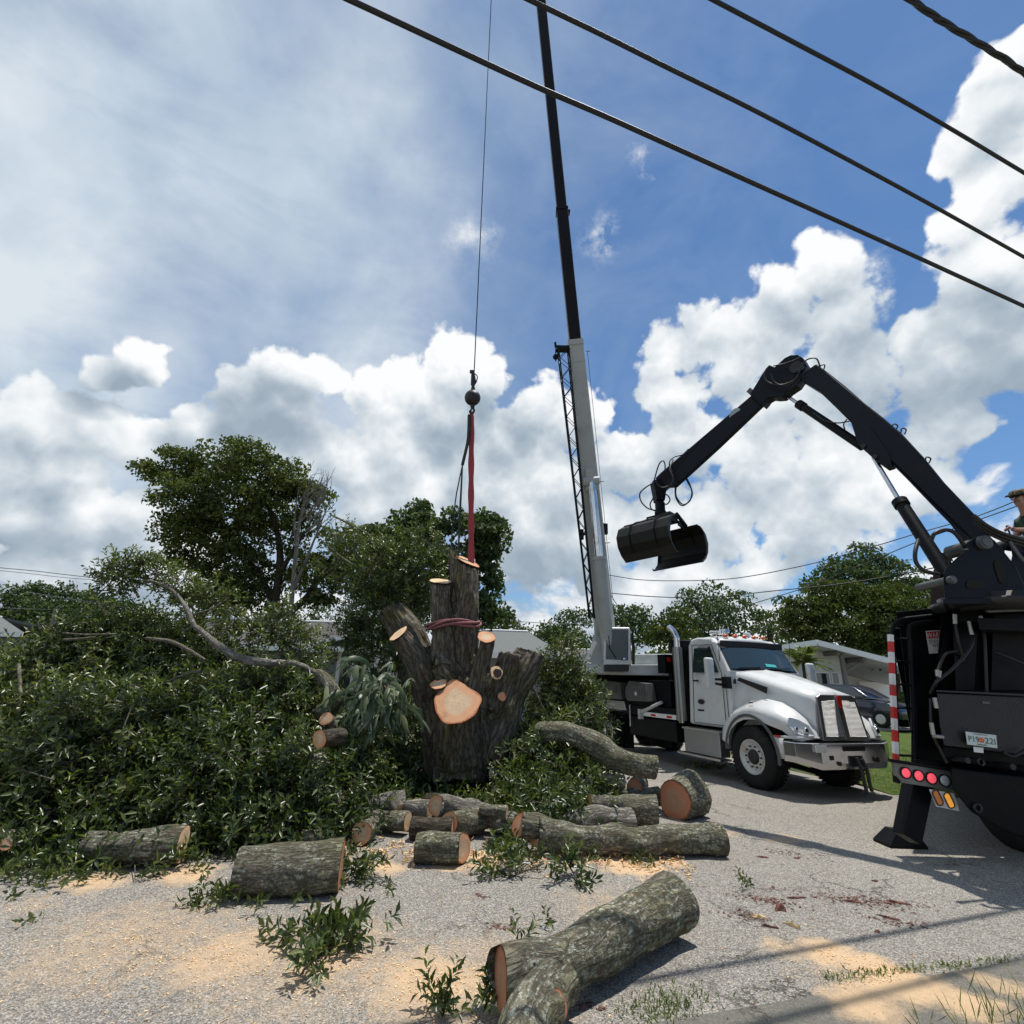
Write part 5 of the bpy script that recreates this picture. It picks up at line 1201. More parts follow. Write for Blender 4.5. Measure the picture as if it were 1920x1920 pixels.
def chunk(label,x,y,L,w,h,ang,mt,z=0,name='bark_piece',cat='bark piece',lift=0):
    L*=.8; w*=.75
    c=PZ(x,y,0)+Vector((0,0,z)); Mx=Matrix.Translation(c)@Matrix.Rotation(ang,4,'Z')@Matrix.Rotation(lift,4,'Y')
    pts=[];n=9
    for k in range(n):
        t=2*math.pi*k/n; r_=1+.30*math.sin(3*t+x)+.28*math.sin(5*t+y)+.12*math.sin(8*t+x); pts.append((math.cos(t)*L/2*r_,math.sin(t)*w/2*r_,.003))
    b=B(); b.add(pts+[(p[0]*.75+.01,p[1]*.7,h*(.7+.3*math.sin(i*2.3))) for i,p in enumerate(pts)],[tuple(range(n-1,-1,-1)),tuple(range(n,2*n))]+[(i,(i+1)%n,(i+1)%n+n,i+n) for i in range(n)])
    o=b.obj(name,M[mt]); o.matrix_world=Mx; tag(o,label,cat,'bark and wood pieces on the road'); return o
chunk('largest grey bark chunk with red underside right of the long log',1463,1706,.13,.10,.05,.4,'bark_dark' if 0 else 'chip_red')
chunk('pair of pale split wood slivers, upper one near the bark chunk',1487,1738,.16,.035,.03,-1.0,'chip_yellow',name='wood_sliver',cat='wood sliver')
chunk('yellow split wood sliver lying left of the other sliver',1425,1722,.14,.04,.03,-.35,'chip_yellow',name='wood_sliver',cat='wood sliver')
chunk('thin dark red sliver just under the yellow sliver',1440,1738,.17,.025,.02,-.5,'chip_red',name='wood_sliver',cat='wood sliver')
for i,(lb,x,y,L,w,a) in enumerate([('red bark flake at the top of the road near the shade edge, left one',1430,1608,.16,.04,-.2),('red bark flake nearest the truck shade',1495,1610,.09,.04,.1),('red bark flake in the middle of the open asphalt',1450,1665,.05,.04,1.2),('long red bark strip, upper part of the slanting streak',1600,1692,.20,.035,-.45),('long red bark strip, lower part of the slanting streak',1665,1722,.16,.03,-.7),('small red bark crumb right of the slivers',1645,1748,.05,.04,.2),('dark red bark strip at the right near the truck shade',1680,1693,.22,.04,-.45),('faint red bark strip left of the slanting streak',1490,1685,.20,.025,.1),('tiny red bark crumb beside the end of the long log',1385,1708,.04,.02,.2),('red bark crumb by the branch stub of the largest log',1092,1893,.05,.03,.5),('red crumb between the leafy sprig and the largest log',958,1735,.05,.02,.1),('red bark flake alone near the shaded asphalt',1640,1653,.07,.03,-.3)]):
    chunk(lb,x,y,L,w,.018,a,'chip_red')
chunk('yellow crescent wood chip on top of the log with the split off right end',1198,1497,.16,.05,.04,.5,'chip_yellow',z=.42,name='wood_sliver',cat='wood sliver')
# ------------------------------------------------------------------ crane truck
TX=Matrix.Translation((6.32,10.07,0))@Matrix.Rotation(.341,4,'Z')   # local: x to its left side (picture right), y backwards, z up
TXI=TX.inverted()
def wheel(parent,x,y,r,w,side,rimmat='rim',seg=40):
    b=B(); s=side
    prof=[(-w/2,r*.60),(-w/2,r*.86),(-w/2+.03,r*.965),(-w/2+.07,r),(w/2-.07,r),(w/2-.03,r*.965),(w/2,r*.86),(w/2,r*.60),(w/2-.05,r*.56),(w/2-.16,r*.55)]
    b.lathe((x,y,r),(s,0,0),prof,seg,0)
    # tread blocks
    for k in range(44):
        t=2*math.pi*k/44
        for q in(-1,1):
            tt=t+(0 if q<0 else math.pi/44); c=Vector((x+q*w*.24,y+math.cos(tt)*(r+.004),r+math.sin(tt)*(r+.004)))
            b.box(c,(w*.36,.035,.022),Matrix.Rotation(tt+math.pi/2,3,'X'))
    tyre=b.obj('wheel',M['rubber'],parent)
    b=B(); o=w/2
    b.lathe((x,y,r),(s,0,0),[(o-.05,r*.565),(o-.012,r*.565),(o-.012,r*.52),(o-.06,r*.49),(o-.075,r*.30),(o-.06,r*.24)],seg,0)
    b.obj('rim',M[rimmat],tyre)
    b=B(); b.lathe((x,y,r),(s,0,0),[(o-.10,r*.245),(o-.055,r*.245),(o-.02,r*.20),(o-.0,r*.14),(o+.0,.0)],24,0)
    for k in range(10):
        t=2*math.pi*k/10; c=Vector((x+s*(o-.065),y+math.cos(t)*r*.34,r+math.sin(t)*r*.34)); b.cyl(c,c+Vector((s*.03,0,0)),.017,seg=6)
        t+=.314; c=Vector((x+s*(o-.0705),y+math.cos(t)*r*.42,r+math.sin(t)*r*.42)); b.cyl(c,c+Vector((s*.004,0,0)),.020,seg=10)
    b.obj('hub',M['darkmetal'],tyre)
    return tyre
def loft(b,secs,mi=0,close=True,sm=True):
    n=len(secs[0]); vs=[p for s_ in secs for p in s_]; fs=[]
    for i in range(len(secs)-1):
        for k in range(n if close else n-1): k2=(k+1)%n; fs.append((i*n+k,i*n+k2,(i+1)*n+k2,(i+1)*n+k))
    b.add(vs,fs,mi,sm); return b
def crane_truck():
    t=thing('crane_truck','white crane truck with long dark telescopic boom raised, parked facing right','truck',TX)
    P=lambda b,n,m,**k: b.obj(n,M[m],t,**k)
    # --- hood
    b=B()
    st=[(.20,.50,1.66,.60,.98),(.235,.535,1.745,.62,.98),(.55,.575,1.83,.68,.98),(1.0,.63,1.955,.76,1.0),(1.45,.71,2.08,.84,1.05),(1.84,.80,2.17,.93,1.1)]
    secs=[]
    for (y,ht,zt,hb,zb) in st:
        cr=.045
        secs.append([(-hb,y,zb),(-hb*.985,y,(zb+zt)/2-.05),(-ht-.045,y,zt-.10),(-ht,y,zt-.02),(-ht*.5,y,zt+cr*.7),(-.07,y,zt+cr),(0,y,zt+cr+(.05 if y<.6 else .02)),(.07,y,zt+cr),(ht*.5,y,zt+cr*.7),(ht,y,zt-.02),(ht+.045,y,zt-.10),(hb*.985,y,(zb+zt)/2-.05),(hb,y,zb)])
    loft(b,secs,close=False); b.add(secs[0],[tuple(range(13))]); P(b,'hood','white',bevel=0)
    # grille
    b=B(); g=lambda x,z,dy=0:(x,.10+(z-.98)*.115+dy,z)
    def ring(x0,x1,z0,z1,w,topx,m):
        pass
    fr=[(-.575,.96),(-.50,1.70),(-.40,1.75),(.40,1.75),(.50,1.70),(.575,.96)]; b.prism([g(x,z) for x,z in fr],(0,.13,0)); gs=P(b,'grille_surround','darkchrome',bevel=.015)
    for s in(-1,1):
        b=B(); b.prism([g(s*.50,1.03,-.012),g(s*.43,1.63,-.012),g(s*.085,1.66,-.012),g(s*.07,1.03,-.012)],(0,.03,0)); b.obj('grille_mesh',M['grille'],t)
    b=B(); b.prism([g(-.06,.99,-.03),g(-.07,1.72,-.03),g(.07,1.72,-.03),g(.06,.99,-.03)],(0,.05,0)); P(b,'grille_bar','darkchrome',bevel=.01)
    b=B(); b.prism([g(-.04,1.56,-.05),g(-.055,1.66,-.05),g(-.03,1.74,-.05),g(.03,1.74,-.05),g(.055,1.66,-.05),g(.04,1.56,-.05),g(.0,1.51,-.05)],(0,.03,0)); P(b,'emblem','redlens',bevel=.006)
    # bumper
    b=B(); pl=[(-1.2,.42),(-1.17,.20),(-.80,.0),(.80,.0),(1.17,.20),(1.2,.42)]; inn=[(x*.96,y+.05) for x,y in pl]
    secs=[]
    for z,dy,sx in((.93,.03,.995),(.915,.0,1),(.60,.0,1),(.50,.03,.99)):
        secs.append([(x*sx,y+dy,z if abs(x)<.9 or z>.7 else z+.10) for x,y in pl])
    loft(b,secs,close=False,sm=False); P(b,'bumper','bumpersteel',bevel=.004)
    b=B(); b.prism([(-1.19,.43,.93),(-1.16,.22,.93),(-.79,.03,.93),(.79,.03,.93),(1.16,.22,.93),(1.19,.43,.93),(1.0,.43,.93),(-1.0,.43,.93)],(0,0,.02)); P(b,'bumper_top','chrome')
    b=B(); b.bx(-.27,.27,-.012,.03,.80,.885); b.bx(-.62,-.53,-.01,.03,.66,.73); b.bx(-.15,.15,-.03,.1,.55,.72); b.cyl((.5,-.04,.66),(.5,.05,.66),.05,seg=12); b.cyl((-.42,-.03,.60),(-.42,.05,.60),.035,seg=12); P(b,'bumper_openings','plastic')
    b=B(); b.box((-.80,-.012,.84),(.26,.012,.11)); P(b,'bumper_sticker','tapewhite')
    b=B(); b.tube(smooth_path([(-.05,-.06,.70),(-.02,-.09,.55),(.02,-.08,.30),(.06,-.07,.12)],4),.03,6); b.tube(smooth_path([(.08,-.06,.68),(.12,-.09,.5),(.13,-.09,.3),(.17,-.08,.16)],4),.03,6); P(b,'tow_strap','straps')
    b=B(); b.box((1.22,.18,.42),(.16,.01,.17),Matrix.Rotation(.25,3,'Y')); P(b,'hanging_tag','tapewhite')
    # fenders, one each side
    for s in(-1,1):
        b=B(); xo=s*1.17; xi=s*.64
        top=[(.12,.98),(.18,1.10),(.33,1.25),(.55,1.36),(.80,1.45),(1.10,1.50),(1.40,1.48),(1.68,1.38),(1.92,1.20),(2.06,1.0),(2.10,.80)]
        secs=[]
        for i,(y,z) in enumerate(top):
            taper=max(0,(.55-y))*.45
            rise=.10*math.sin(min(1,max(0,(y-.1)/1.9))*math.pi)
            ny=(y-1.25); nl=math.hypot(ny,z-.56); dy,dz=ny/nl,(z-.56)/nl
            x1=xo-s*taper
            secs.append([(xi,y,z+rise*1.3+.02),(xi+(x1-xi)*.5,y,z+rise*.9+.02),(x1-s*.14,y,z+.02),(x1-s*.04,y-dy*.03,z-dz*.03),(x1,y-dy*.12,z-dz*.12),(x1,y-dy*.26,z-dz*.26)])
        loft(b,secs,close=False)
        # front corner below the lamp
        b.prism([(xi+s*.02,.20,.97),(s*.93,.13,.97),(xo-s*.03,.42,.97),(xo,.66,.95),(xo-s*.06,.70,.60),(xo-s*.14,.47,.60),(s*.9,.3,.60)][:4],(0,0,.05))
        b.prism([(xo-s*.01,.70,.97),(xo-s*.01,.44,.97),(xo-s*.03,.44,.62),(xo-s*.02,.62,.62)],(s*.012,0,0))
        P(b,'fender','white',bevel=0,smooth=True)
        b=B(); pts=[]
        n=16
        secs=[]
        for i in range(n+1):
            a=R(-8)+(math.pi+R(6))*i/n; y=1.25-math.cos(a)*.70; z=.60+math.sin(a)*.74
            ri=.93; secs.append([(xo+s*.008,y,z),(xo+s*.03,1.25-math.cos(a)*.70*ri,.60+math.sin(a)*.74*ri),(xo-s*.10,1.25-math.cos(a)*.70*.90,.60+math.sin(a)*.74*.90)])
        loft(b,secs,close=False); P(b,'fender_trim','steelgrey')
        # wheel well
        b=B(); secs=[]
        for i in range(n+1):
            a=math.pi*i/n; secs.append([(xo-s*.08,1.25-math.cos(a)*.64,.60+math.sin(a)*.68),(s*.55,1.25-math.cos(a)*.64,.60+math.sin(a)*.68)])
        loft(b,secs,close=False); P(b,'wheel_well','plastic')
        # head lamp
        b=B(); L_=[(s*.76,.125,1.03),(s*.80,.20,1.20),(s*.92,.30,1.29),(s*1.03,.40,1.33),(s*1.08,.42,1.20),(s*1.05,.30,1.06),(s*.93,.16,1.02)]
        b.prism(L_,(s*.012,-.035,.012)); hl=P(b,'headlight','lens',bevel=.008)
        b=B(); b.sphere((s*.90,.165,1.12),.055,12,8,sc=(1,.6,1)); b.sphere((s*1.01,.27,1.14),.045,12,8,sc=(1,.6,1)); b.obj('lamp_bulb',M['chrome'],hl)
        b=B(); b.bx(min(xo,xo+s*.012),max(xo,xo+s*.012),.50,.62,.985,1.015); P(b,'marker_lamp','redlens')
        b=B(); b.box((xo-s*.10,1.22,1.55),(.02,.10,.03)); P(b,'fender_lamp','chrome')
        wheel(t,s*.99,1.25,.56,.38,s)
        # mirror
        b=B(); b.bx(s*1.44-.10,s*1.44+.10,1.86,1.98,1.78,2.42); P(b,'mirror','white',bevel=.045,seg=4,smooth=True)
        b=B(); b.beam((s*1.35,1.93,1.98),(s*.98,1.98,1.98),.04,.05); b.beam((s*1.35,1.93,1.90),(s*.98,1.98,1.86),.03,.05); b.bx(s*1.0-.02,s*1.0+.02,1.80,2.06,1.80,2.04); P(b,'mirror_arm','plastic')
    # louvre and badges on the hood side
    for s in(-1,1):
        b=B(); b.prism([(s*.915,1.70,1.97),(s*.925,1.62,2.03),(s*.80,1.02,1.85),(s*.80,1.06,1.73)],(s*.015,0,0)); P(b,'hood_vent','plastic')
        b=B(); b.prism([(s*.955+s*0,1.78,1.90),(s*.955,1.75,2.0),(s*.95,1.70,2.0),(s*.95,1.70,1.90)],(s*.01,0,0)); P(b,'side_badge','darkmetal')
    # --- cab
    b=B(); prof=[(1.84,1.0),(1.83,2.16),(2.22,2.78),(2.40,2.90),(2.9,2.93),(3.10,2.90),(3.20,2.75),(3.22,1.0)]
    def hw(z): return 1.03 if z<2.1 else 1.03-(z-2.1)*.14
    n=len(prof); b.add([(-hw(z),y,z) for y,z in prof]+[(hw(z),y,z) for y,z in prof],[tuple(range(n)),tuple(range(2*n-1,n-1,-1))]+[(i,i+n,(i+1)%n+n,(i+1)%n) for i in range(n)])
    P(b,'cab','white',bevel=.06,seg=4)
    # windshield on the sloping front
    def ws(x,k,o=.012): # k 0..1 up the slope
        y=1.83+(2.22-1.83)*k; z=2.16+(2.78-2.16)*k; return (x,y-o*.85,z+o*.53)
    b=B(); b.add([ws(-.95,.02,.006),ws(.95,.02,.006),ws(.90,.98,.006),ws(-.90,.98,.006)],[(0,1,2,3)]); P(b,'windshield_frame','plastic')
    b=B(); k=8; vs=[];fs=[]
    for i in range(k+1):
        x=-.90+1.8*i/k; c=.05*(1-(x/.9)**2); a_=ws(x,.07,.014+c); c_=ws(x*.955,.80,.014+c); vs+=[a_,c_]
    fs=[(2*i,2*i+2,2*i+3,2*i+1) for i in range(k)]; b.add(vs,fs,0,True); wsd=P(b,'windshield','glass')
    b=B(); b.prism([ws(-.91,.84,.02),ws(.91,.84,.02),ws(.90,.97,.10),ws(-.90,.97,.10)],(0,.0,.012)); P(b,'sun_visor','plastic')
    b=B(); b.prism([ws(.05,.14,.075),ws(.34,.13,.07),ws(.34,.22,.07),ws(.05,.24,.075)],(0,-.002,.002)); b.obj('dashboard_card',M['tealcard'],wsd)
    b=B()
    for x0 in(-.75,.1): b.beam(ws(x0,.05,.08),ws(x0+.6,.10,.08),.02,.02)
    P(b,'wiper','plastic')
    # roof cap and lamps
    b=B(); n=10; secs=[]
    for (y,z,h) in((2.18,2.79,.90),(2.12,2.83,.93),(2.30,2.93,.93),(2.7,2.985,.92),(3.1,2.96,.9)):
        secs.append([(x*h,y+abs(x)**3*.08,z-.09*abs(x)**3) for x in np.linspace(-1,1,13)])
    loft(b,secs,close=False); P(b,'roof_fairing','white',smooth=True)
    for x in(-.55,-.28,0,.28,.55):
        b=B(); b.sphere((x,2.32,2.965),.05,12,8,sc=(1.5,1,.7)); P(b,'roof_lamp','orange')
    b=B(); b.bx(-.70,-.35,2.48,2.58,3.0,3.03); b.bx(-.68,-.62,2.50,2.56,2.95,3.02); b.bx(-.42,-.36,2.50,2.56,2.95,3.02); b.lathe((-.38,2.52,3.03),(0,0,1),[(0,.10),(.09,.10),(.10,.06),(.10,0)],14); b.cyl((-.75,2.3,3.02),(-.62,2.7,3.04),.03,.06,seg=10); P(b,'air_horn','chrome')
    b=B(); b.lathe((.35,2.6,2.99),(0,0,1),[(0,.08),(.10,.08),(.11,.05),(.11,0)],14); P(b,'beacon','lens')
    b=B(); b.tube([(-.98,2.1,2.35),(-1.0,2.08,3.05),(-1.0,2.05,3.4)],.008,4); b.tube([(.98,2.1,2.2),(1.02,2.0,2.9),(1.03,2.0,3.25)],.006,4); P(b,'antenna','plastic')
    # doors
    for s in(-1,1):
        X=lambda z: s*(hw(z)+.004)
        b=B(); w=[(2.12,2.13),(2.40,2.66),(2.95,2.68),(2.98,2.13)]; b.prism([(X(z),y,z) for y,z in w],(s*.006,0,0)); P(b,'side_window','glass')
        b=B()
        ed=[(2.02,1.05),(2.02,2.10),(2.36,2.74),(3.04,2.76),(3.04,1.05)]
        for i in range(len(ed)): a_,c_=ed[i],ed[(i+1)%5]; b.beam((X(a_[1])+0*s,a_[0],a_[1]),(X(c_[1]),c_[0],c_[1]),.010,.008,up=(1,0,0))
        b.bx(min(s*1.03,s*1.036),max(s*1.03,s*1.036),1.92,1.93,1.05,2.1)
        dr=P(b,'door','plastic')
        b=B(); b.bx(min(s*1.036,s*1.06),max(s*1.036,s*1.06),2.78,2.95,1.93,1.97); b.obj('handle',M['plastic'],dr)
        b=B(); n=16; b.prism([(s*1.036,2.75+.11*math.cos(2*math.pi*i/n),1.50+.055*math.sin(2*math.pi*i/n)) for i in range(n)],(s*.006,0,0)); P(b,'door_badge','darkmetal')
        b=B(); b.bx(min(s*1.036,s*1.04),max(s*1.036,s*1.04),2.68,2.88,1.30,1.335); P(b,'name_badge','darkmetal')
        b=B(); b.prism([(s*1.02,2.32,2.66),(s*1.14,2.30,2.60),(s*1.14,2.62,2.62),(s*1.02,2.64,2.70)],(0,0,.05)); P(b,'side_lamp','darkmetal')
        # steps
        b=B(); b.bx(min(s*.9,s*1.16),max(s*.9,s*1.16),2.12,3.28,.42,.92); P(b,'step_box','step',bevel=.02)
        b=B(); b.bx(min(s*.9,s*1.19),max(s*.9,s*1.19),2.10,3.30,.90,.935); b.bx(min(s*.95,s*1.24),max(s*.95,s*1.24),2.05,3.45,.36,.40); P(b,'step_tread','alu')
        # exhaust
    b=B(); b.tube(smooth_path([(-1.08,3.42,1.0),(-1.08,3.42,2.70),(-1.08,3.42,2.95),(-1.12,3.50,3.12),(-1.16,3.60,3.22)],5),.075,14); P(b,'exhaust_stack','chrome')
    b=B(); b.cyl((-1.08,3.42,1.05),(-1.08,3.42,2.72),.115,seg=20); P(b,'exhaust_shield','perf')
    b=B(); b.bx(-1.0,1.0,3.36,3.5,1.0,2.85); P(b,'headache_rack','black')
    b=B(); b.tube([(-.95,3.8,2.90),(.95,3.8,2.90)],.05,8); b.bx(-.9,.9,3.6,3.9,2.3,2.86); P(b,'toolbox','black',bevel=.01)
    # chassis and bodywork behind the cab
    b=B(); b.bx(-.45,-.35,.6,9.4,.80,1.05); b.bx(.35,.45,.6,9.4,.80,1.05)
    for y in(3.6,4.8,6.0,7.4,9.3): b.bx(-.34,.34,y,y+.1,.8,1.05)
    P(b,'chassis','black')
    b=B(); b.cyl((-1.0,1.25,.56),(1.0,1.25,.56),.09,seg=10); b.bx(-.5,.5,.4,1.9,.5,.78); P(b,'front_axle','darkmetal')
    b=B(); b.bx(-1.15,1.15,3.5,5.9,1.06,1.30); b.bx(-1.12,-.55,3.6,5.6,.55,1.02); b.bx(.55,1.12,3.6,5.6,.55,1.02); b.bx(-1.0,1.0,3.9,5.4,1.30,1.95); P(b,'deck','black',bevel=.015)
    b=B(); b.bx(-1.19,-1.155,3.5,4.9,1.06,1.16); P(b,'deck_edge','tapewhite')
    for y in (3.65,4.3): 
        b=B(); b.bx(-1.194,-1.191,y,y+.2,1.08,1.13); P(b,'reflector','redlens')
    b=B(); b.tube([(-1.22,4.9,1.14),(-1.1,4.15,1.42)],.045,8); b.bx(-1.28,-1.18,4.85,4.95,.98,1.22); P(b,'folding_handle','offwhite')
    # outrigger beams with their housings
    for y0,y1 in((4.5,5.55),(5.75,7.0)):
        b=B(); q=[(y0,1.42),(y0+.1,1.86),(y1-.2,1.92),(y1,1.72),(y1,1.50),(y1-.1,1.40)]
        b.prism([(-1.26,y,z) for y,z in q],(.55,0,0)); b.prism([(-1.275,y0+.12,1.5),(-1.275,y0+.12,1.8),(-1.275,y1-.35,1.84),(-1.275,y1-.12,1.66),(-1.275,y1-.2,1.5)],(.016,0,0))
        b.lathe((-1.285,y0+.3,1.66),(-1,0,0),[(0,.10),(.01,.10),(.01,.07),(-.02,.06)],16)
        ob=P(b,'outrigger_beam','steelgrey',bevel=.01)
        b=B(); b.bx(-1.29,-1.286,y0+.45,y0+.55,1.55,1.64); b.obj('sticker',M['tapewhite'],ob)
    b=B(); b.bx(-1.1,1.1,4.4,7.2,1.31,1.41); b.bx(.6,1.2,4.5,7.0,1.42,1.9); P(b,'outrigger_frame','black')
    # rear fender and wheels
    b=B(); b.prism([(-1.26,5.55,1.15),(-1.26,5.65,1.38),(-1.26,9.0,1.38),(-1.26,9.1,1.15)],(.5,0,0)); b.bx(-1.20,-.8,5.45,5.5,.75,1.3); P(b,'rear_fender','alu',bevel=.01)
    for y in(6.75,8.1):
        for s in(-1,1):
            wheel(t,s*1.02,y,.52,.28,s); 
    b=B(); b.cyl((-1,6.75,.52),(1,6.75,.52),.11,seg=10); b.cyl((-1,8.1,.52),(1,8.1,.52),.11,seg=10); b.sphere((0,6.75,.52),.25,12,8); b.bx(-.80,-.5,6.4,7.1,.1,.9); b.bx(.5,.8,6.4,7.1,.1,.9); P(b,'rear_axle','rubber')
    b=B(); b.bx(-.9,-.78,3.95,4.07,1.3,2.2); P(b,'sign_post','black')
    b=B(); b.bx(-1.05,-.42,3.98,4.30,2.12,2.58); cb=P(b,'control_box','black',bevel=.01)
    b=B(); b.bx(-1.0,-.88,3.974,3.977,2.40,2.50); b.obj('red_label',M['redlens'],cb)
    # --- crane superstructure in world positions
    W=lambda b,n,m,par=t,**k: b.obj(n,M[m],par,world=True,**k)
    Yc=14.0
    # operator cab
    def q(x,y,Y=Yc): return PY(x,y,Y)
    c0=q(1131,1247); c1=q(1183,1247); tp0=q(1133,1176); tp1=q(1181,1176)
    b=B(); dep=Vector((.30,1.15,0)); b.prism([c0,c1,tp1,tp0],dep); oc=W(b,'operator_cab','white',bevel=.035,seg=3)
    off=Vector((-.002,-.014,0))
    b=B(); b.prism([q(1136,1236)+off,q(1178,1238)+off,q(1178,1180)+off,q(1137,1180)+off],(0,.006,0)); b.obj('front_window',M['opglass'],oc,world=True,bevel=.0)
    # right side window of the operator cab (side runs away from the camera)
    def sd(x0,z0): return None
    dn=dep.normalized(); nside=Vector((dn.y,-dn.x,0))
    sw0=c1+dep*.12+nside*.012; sw1=c1+dep*.86+nside*.012; H=(tp1.z-c1.z)
    b=B(); b.prism([sw0+Vector((0,0,H*.14)),sw1+Vector((0,0,H*.14)),sw1+Vector((0,0,H*.88)),sw0+Vector((0,0,H*.88))],nside*.004); b.obj('side_window',M['glass'],oc,world=True)
    b=B(); b.tube([q(1141,1192)+off*3,q(1143,1215)+off*3,q(1156,1236)+off*3],.012,5); b.obj('wiper',M['plastic'],oc,world=True)
    b=B(); b.sphere(q(1170,1236)+off*6,.045,12,8); b.obj('work_lamp',M['chrome'],oc,world=True)
    # seated crane operator is only a dim shape behind the glass: a seat
    b=B(); b.prism([q(1095,1262,Yc+.3),q(1262,1268,Yc+.3),q(1262,1246,Yc+.3),q(1198,1246,Yc+.3),q(1095,1246,Yc+.3)],(.45,1.7,0)); W(b,'turret_deck','offwhite',bevel=.02)
    b=B(); b.prism([q(1135,1259,Yc),q(1179,1259,Yc),q(1180,1246,Yc),q(1135,1246,Yc)],(0,.25,0)); W(b,'grille_panel','darkmetal',bevel=.01)
    b=B(); c=TX@Vector((-.1,6.0,1.45)); b.cyl(c,c+Vector((0,0,.40)),.75,seg=30); W(b,'turntable','darkmetal')
    b=B(); b.prism([q(1205,1246,Yc+1),q(1290,1246,Yc+1),q(1290,1232,Yc+1),q(1262,1228,Yc+1),q(1205,1240,Yc+1)],(.4,1.5,0)); W(b,'counterweight','offwhite',bevel=.02)
    b=B(); b.prism([q(1084,1262,Yc+2.0),q(1292,1268,Yc+2.0),q(1292,1294,Yc+2.0),q(1084,1288,Yc+2.0)],(.4,1.6,0)); W(b,'superstructure_frame','black',bevel=.01)
    for (xa,xb) in ((1090,1128),(1190,1262)):
        b=B(); b.prism([q(xa,1246,Yc+.9),q(xb,1247,Yc+.9),q(xb,1226,Yc+.9),q(xa,1226,Yc+.9)],(.3,.8,0)); W(b,'machinery_cover','offwhite',bevel=.03)
    # boom foot brackets
    b=B(); b.prism([q(1098,1262,Yc+.6),q(1130,1262,Yc+.6),q(1130,1222,Yc+.6),q(1112,1190,Yc+.6)],(.15,.12,0)); W(b,'boom_bracket','offwhite'); b=B(); b.prism([q(1098,1262,Yc+1.4),q(1140,1262,Yc+1.4),q(1138,1222,Yc+1.4),q(1118,1190,Yc+1.4)],(.15,.12,0)); W(b,'boom_bracket','offwhite')
    b=B(); b.beam(q(1096,1248,Yc+.5),q(1116,1203,Yc+.5),.07,.10); W(b,'bracket_stay','fascia')
    # boom line in space
    BA=q(1137,1225,Yc+1.3)
    BM=q(1079,650,Yc-.9); BT_dir=(BM-BA).normalized()
    def on(x,y):   # point of the boom axis seen at photo row y
        best=None
        lo,hi=0.0,40.0
        for _ in range(60):
            m_=(lo+hi)/2; p=BA+BT_dir*m_; l_=CM.inverted()@(p-Vector((0,0,CH))); yy=CY+F*(-l_.y/-l_.z); 
            if yy>y: lo=m_
            else: hi=m_
        return BA+BT_dir*lo
    up=Vector((-.1,-1,0))
    m1=on(0,650); pm=pxm(m1); pb=pxm(BA)
    side=BT_dir.cross(Vector((0,-1,0))).normalized()
    # main section
    b=B(); b.beam(BA-BT_dir*.5,m1,.60*.92,.62,.42,.46,up=up); boom=W(b,'boom_base_section','boomgrey',bevel=.03,seg=3)
    b=B(); rib=[]
    fx=Vector((0,-1,0)); fx=(fx-BT_dir*fx.dot(BT_dir)).normalized()
    sidev=BT_dir.cross(fx).normalized()
    if sidev.x<0: sidev=-sidev
    b.beam(m1-BT_dir*.02,m1+BT_dir*.14,.46,.50,up=up); b.beam(m1-BT_dir*.55,m1-BT_dir*.5,.455,.49,up=up); b.obj('boom_collar',M['boomgrey'],boom,world=True)
    b=B(); b.beam(BA+sidev*.305+fx*.0,m1+sidev*.225,.03,.20,.03,.14,up=up); b.obj('boom_side_rail',M['offwhite'],boom,world=True)
    # telescoped sections
    m2=on(0,395); m3=on(0,-25); m4=BA+BT_dir*(BA-m3).length*1.5
    b=B(); b.beam(m1+BT_dir*.001,m2,.34,.38,.335,.37,up=up); W(b,'boom_second_section','boomblack',bevel=.02)
    b=B(); b.beam(m2-BT_dir*.06,m2,.37,.41,up=up); b.bx(m2.x+.15,m2.x+.25,m2.y-.1,m2.y+.1,m2.z-.1,m2.z-.05); W(b,'section_collar','boomblack')
    tipL=(m3-m2).length
    b=B(); b.beam(m2+BT_dir*.001,m3+BT_dir*4,.295,.33,.27,.30,up=up); W(b,'boom_third_section','boomblack',bevel=.02)
    b=B(); b.beam(m1+sidev*.175,m2+sidev*.172,.012,.34,up=up); b.beam(m2+sidev*.155,m3+BT_dir*4+sidev*.142,.012,.29,up=up); W(b,'boom_edge','boomgrey')
    tip=m3+BT_dir*4
    b=B(); b.lathe(tip+fx*.3-sidev*.1,sidev,[(0,0),(0,.25),(.03,.2),(.06,.2),(.09,.25),(.09,0)],20); b.beam(tip,tip+fx*.35,.15,.3); W(b,'sheave_head','darkmetal')
    # lift cylinder
    ca=q(1143,1235,Yc+.2); cm=q(1124,1050,Yc+.05); cc=on(0,905)+fx*.36
    cmid=ca+(cc-ca)*.545
    b=B(); b.cyl(ca,cmid,.185,.185,24); b.cyl(cmid-(cc-ca).normalized()*.05,cmid+(cc-ca).normalized()*.04,.205,.205,24); lc=W(b,'lift_cylinder','boomgrey')
    b=B(); b.cyl(cmid,cc,.115,.115,20); b.obj('cylinder_rod',M['chrome'],lc,world=True)
    e=on(0,900); b=B(); b.beam(e-BT_dir*.35+fx*.25,e+BT_dir*.30+fx*.28,.34,.30,.26,.12,up=up); b.cyl(cc-sidev*.22,cc+sidev*.22,.12,seg=16); W(b,'cylinder_bracket','boomgrey',bevel=.02)
    # lattice jib stowed beside the boom
    J0=q(1110,1160,Yc+.2); J1=on(0,655)-sidev*.40+fx*.1
    jd=(J1-J0); n=26; b=B(); w0,w1=.13,.30
    def jp(t_,i,j): w_=w0+(w1-w0)*t_; return J0+jd*t_+sidev*(i*w_/2)+fx*(j*w_*.45)
